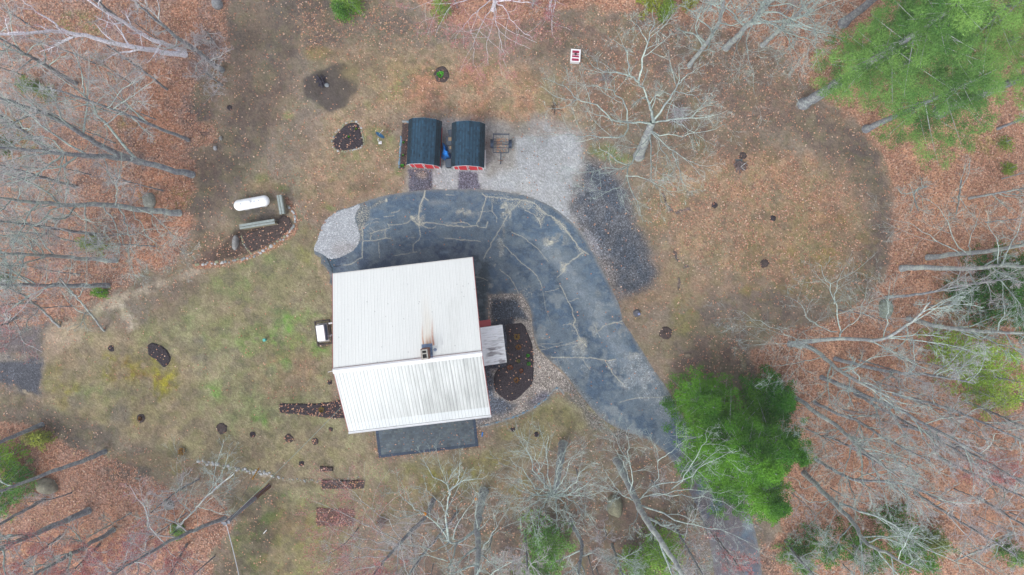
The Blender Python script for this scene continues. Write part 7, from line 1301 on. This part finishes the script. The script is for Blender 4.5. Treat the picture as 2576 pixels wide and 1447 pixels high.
conifer('hemlock', [(1885, 1075, 0), far(1885, 1075, 10)], .2, 4.0, 1.0, 'hemlock on the litter side of the evergreen group', HM0, HM1, 29, whorl=.75, nb=7, step=.48, rad=.34, n=36, size=.11, asp=.24, flat=.6, prof='hem', group=HG, gap=.2, irr=.6)
conifer('hemlock', [(1778, 1070, 0), far(1778, 1070, 7), far(1778, 1070, 14.5)], .30, 4.7, 1.6, 'largest deep green hemlock overhanging the driveway', HM0, HM1, 7, whorl=.75, nb=8, step=.48, rad=.36, n=40, size=.11, asp=.24, flat=.6, prof='hem', group=HG, gap=.16, irr=.55)
conifer('hemlock', [(1728, 985, 0), far(1728, 985, 7.5)], .16, 2.9, .8, 'shorter hemlock at the driveway edge above the largest one', HM0, HM1, 8, whorl=.7, nb=7, step=.48, rad=.34, n=38, size=.11, asp=.22, flat=.6, prof='hem', group=HG, gap=.12, irr=.45)
conifer('hemlock', [(1835, 1175, 0), far(1835, 1175, 11)], .22, 3.9, 1.2, 'hemlock at the lower end of the evergreen group', HM0, HM1, 9, whorl=.75, nb=8, step=.48, rad=.34, n=38, size=.11, asp=.22, flat=.6, prof='hem', group=HG, gap=.1, irr=.45)
conifer('hemlock', [(1905, 985, 0), far(1905, 985, 6.5)], .13, 2.4, .8, 'small hemlock at the litter edge right of the shorter one', C(38, 104, 30), C(96, 160, 50), 10, whorl=.5, nb=7, step=.42, rad=.38, n=28, size=.13, asp=.22, flat=.6, prof='hem', group=HG, gap=.15, irr=.45)
def bush(px, py, r_, h_, c0, c1, label, n=20, dens=1.0, name='bush', group=None, seed=None, nb=6):
    conifer(name, [(px, py, 0), far(px, py, h_)], .06, r_ * S, .25, label, c0, c1, seed or int(px * 3 + py), whorl=.5 / dens, nb=nb, step=.45, rad=.34, n=n, size=.12, asp=.30, flat=.8, prof='bush', group=group, gap=.25, irr=.6, side=2, cat='bush' if name == 'bush' else 'young tree')
DG0, DG1, YG0, YG1, LG0, LG1 = C(46, 96, 38), C(104, 154, 62), C(112, 156, 50), C(186, 214, 90), C(84, 140, 60), C(140, 184, 96)
for a in [(2040, 1350, 60, 4.0, DG0, DG1, 'dark green thicket plant left of the bottom right corner'), (2140, 1370, 66, 4.2, DG0, DG1, 'dark green thicket plant under the big slanting tree'), (2230, 1310, 56, 3.6, DG0, DG1, 'dark green thicket plant highest in the lower right group'), (2270, 1380, 60, 3.8, DG0, DG1, 'dark green thicket plant rightmost in the lower group'), (1990, 1390, 44, 3.2, DG0, LG1, 'mid green bush at the bottom edge under the hemlock'),
          (2520, 1380, 34, 2.2, DG0, LG1, 'small green bush in the bottom right corner'), (1950, 1010, 40, 3, DG0, DG1, 'low dark evergreen between hemlock and litter'), (2330, 1350, 40, 2.6, C(92, 120, 60), C(140, 156, 84), 'olive shrub on litter at lower right')]: bush(*a[:6], a[6], n=24, name='bush')
for a in [(2470, 690, 74, 6.5, DG0, C(84, 134, 54), 'dark green thicket at the right edge, the upper one'), (2500, 770, 80, 6.0, DG0, C(84, 134, 54), 'dark green thicket at the right edge, the lower one'), (2400, 740, 40, 3.0, DG0, C(84, 134, 54), 'dark green thicket plant nearest the level trunk')]: bush(*a[:6], a[6], n=26)
for a in [(2355, 870, 60, 8.5, YG0, YG1, 'pale yellow green leafing tree in the right wood, upper crown'), (2400, 930, 66, 9.0, YG0, YG1, 'pale yellow green leafing tree in the right wood, middle crown'), (2440, 985, 54, 5.0, C(120, 150, 60), YG1, 'pale yellow green leafing tree in the right wood, lower crown')]: bush(*a[:6], a[6], n=16, name='young_tree', nb=5)
for a in [(1372, 1340, 66, 5.5, LG0, LG1, 'young light green pine at the bottom edge below the open crowned tree'), (1352, 1410, 60, 5.0, LG0, LG1, 'young light green pine cut by the bottom edge'), (1640, 1360, 70, 5.5, C(96, 146, 52), C(146, 186, 80), 'young pine with bright boughs at the bottom edge'), (1590, 1410, 50, 4, C(96, 146, 52), C(146, 186, 80), 'small young pine left of the bright one')]: bush(*a[:6], a[6], n=20, name='young_tree', nb=6)
for a in [(20, 1150, 60, 5, C(130, 180, 60), C(176, 214, 84), 'bright yellow green pine sapling at the left edge'), (45, 1205, 64, 5, LG0, C(128, 176, 92), 'soft green pine sapling below the bright one at the left edge'), (20, 1265, 40, 3, LG0, C(128, 176, 92), 'small green pine at the left edge by the mossy boulder'), (122, 1098, 22, 1.8, C(130, 146, 60), C(186, 194, 90), 'yellowish shrub below the leftmost trunk'), (98, 1094, 14, 1.6, C(150, 150, 80), C(180, 176, 110), 'pale tan shrub left of the yellowish shrub')]: bush(*a[:6], a[6], n=24, name='bush')
for a in [(886, 18, 36, 4.5, C(86, 136, 46), C(150, 190, 78), 'bright green young pine at the top left of centre'), (866, 42, 18, 2.5, C(70, 120, 46), C(120, 170, 70), 'smaller green sapling beside the bright young pine'), (1116, 32, 24, 2.8, C(96, 136, 48), C(142, 172, 70), 'yellow green young pine under the pink twigs'), (1628, 18, 36, 4.5, C(120, 136, 40), C(168, 176, 70), 'olive yellow young pine at the top edge'), (1666, 40, 22, 3.0, C(96, 130, 44), C(146, 170, 70), 'narrow young pine tip above the spreading tree'), (1730, 8, 24, 2.2, C(130, 136, 50), C(170, 172, 80), 'small olive sapling at the top edge'),
          (88, 222, 26, 1.8, C(80, 120, 46), C(124, 150, 70), 'green shrub under the upper left branches'), (14, 372, 30, 2.6, C(50, 92, 40), C(90, 130, 60), 'dark green shrub at the left edge'), (246, 614, 26, 1.8, C(110, 140, 50), C(156, 176, 80), 'yellow green shrub between the level trunks'), (262, 735, 12, 1.0, C(90, 150, 46), C(140, 180, 76), 'tiny green shrub at the foot of the dark level trunk'), (130, 240, 20, 1.2, C(92, 120, 56), C(136, 150, 80), 'olive shrub in the upper left wood'), (2512, 362, 22, 1.4, C(96, 130, 50), C(150, 168, 74), 'olive green shrub below the right edge pine'),
          (2530, 425, 14, 1.0, C(96, 130, 50), C(150, 168, 74), 'small olive shrub on litter at the right edge'), (452, 1330, 18, 1.4, C(80, 130, 56), C(120, 160, 80), 'small green shrub among pale saplings'), (12, 706, 18, 1.2, C(60, 110, 44), C(100, 150, 60), 'small dark green shrub at the left edge')]: bush(*a[:6], a[6], n=18)
for px, py, z_, lb in ((1197, 1256, 8.5, 'orange ball hanging on a twig of the forked tree beside its trunk'), (1069, 1293, 11.5, 'orange ball hanging on the left limb of the forked tree')):
    p_ = at(px, py, z_); bm = bmesh.new(); bmesh.ops.create_icosphere(bm, subdivisions=3, radius=.11); me = bpy.data.meshes.new('orange_ball'); bm.to_mesh(me); bm.free(); me.materials.append(mat('orange_paint', C(232, 150, 30), .5)); e = empty('orange_ball', tuple(p_), lb, 'ball'); obj('ball', me, e); MB().tube([(0, 0, .1), (.03, .02, .5)], .008, 5).obj('cord', M_BLACK, e)

# ------------------------------------------------------------ thin overcast air
hz = MB().box(-2300, 2300, -2300, 2300, -1.0, H + 3.0).mesh('haze', [])
hm = bpy.data.materials.new('haze'); hm.use_nodes = True; t_ = hm.node_tree; t_.nodes.clear(); o_ = t_.nodes.new('ShaderNodeOutputMaterial'); v_ = t_.nodes.new('ShaderNodeVolumePrincipled')
v_.inputs['Color'].default_value = (.90, .94, 1, 1); v_.inputs['Density'].default_value = 0.0005; t_.links.new(v_.outputs[0], o_.inputs['Volume']); hz.materials.clear(); hz.materials.append(hm)
obj('haze', hz, None, 'thin pale overcast haze in the air', 'haze', kind='stuff')
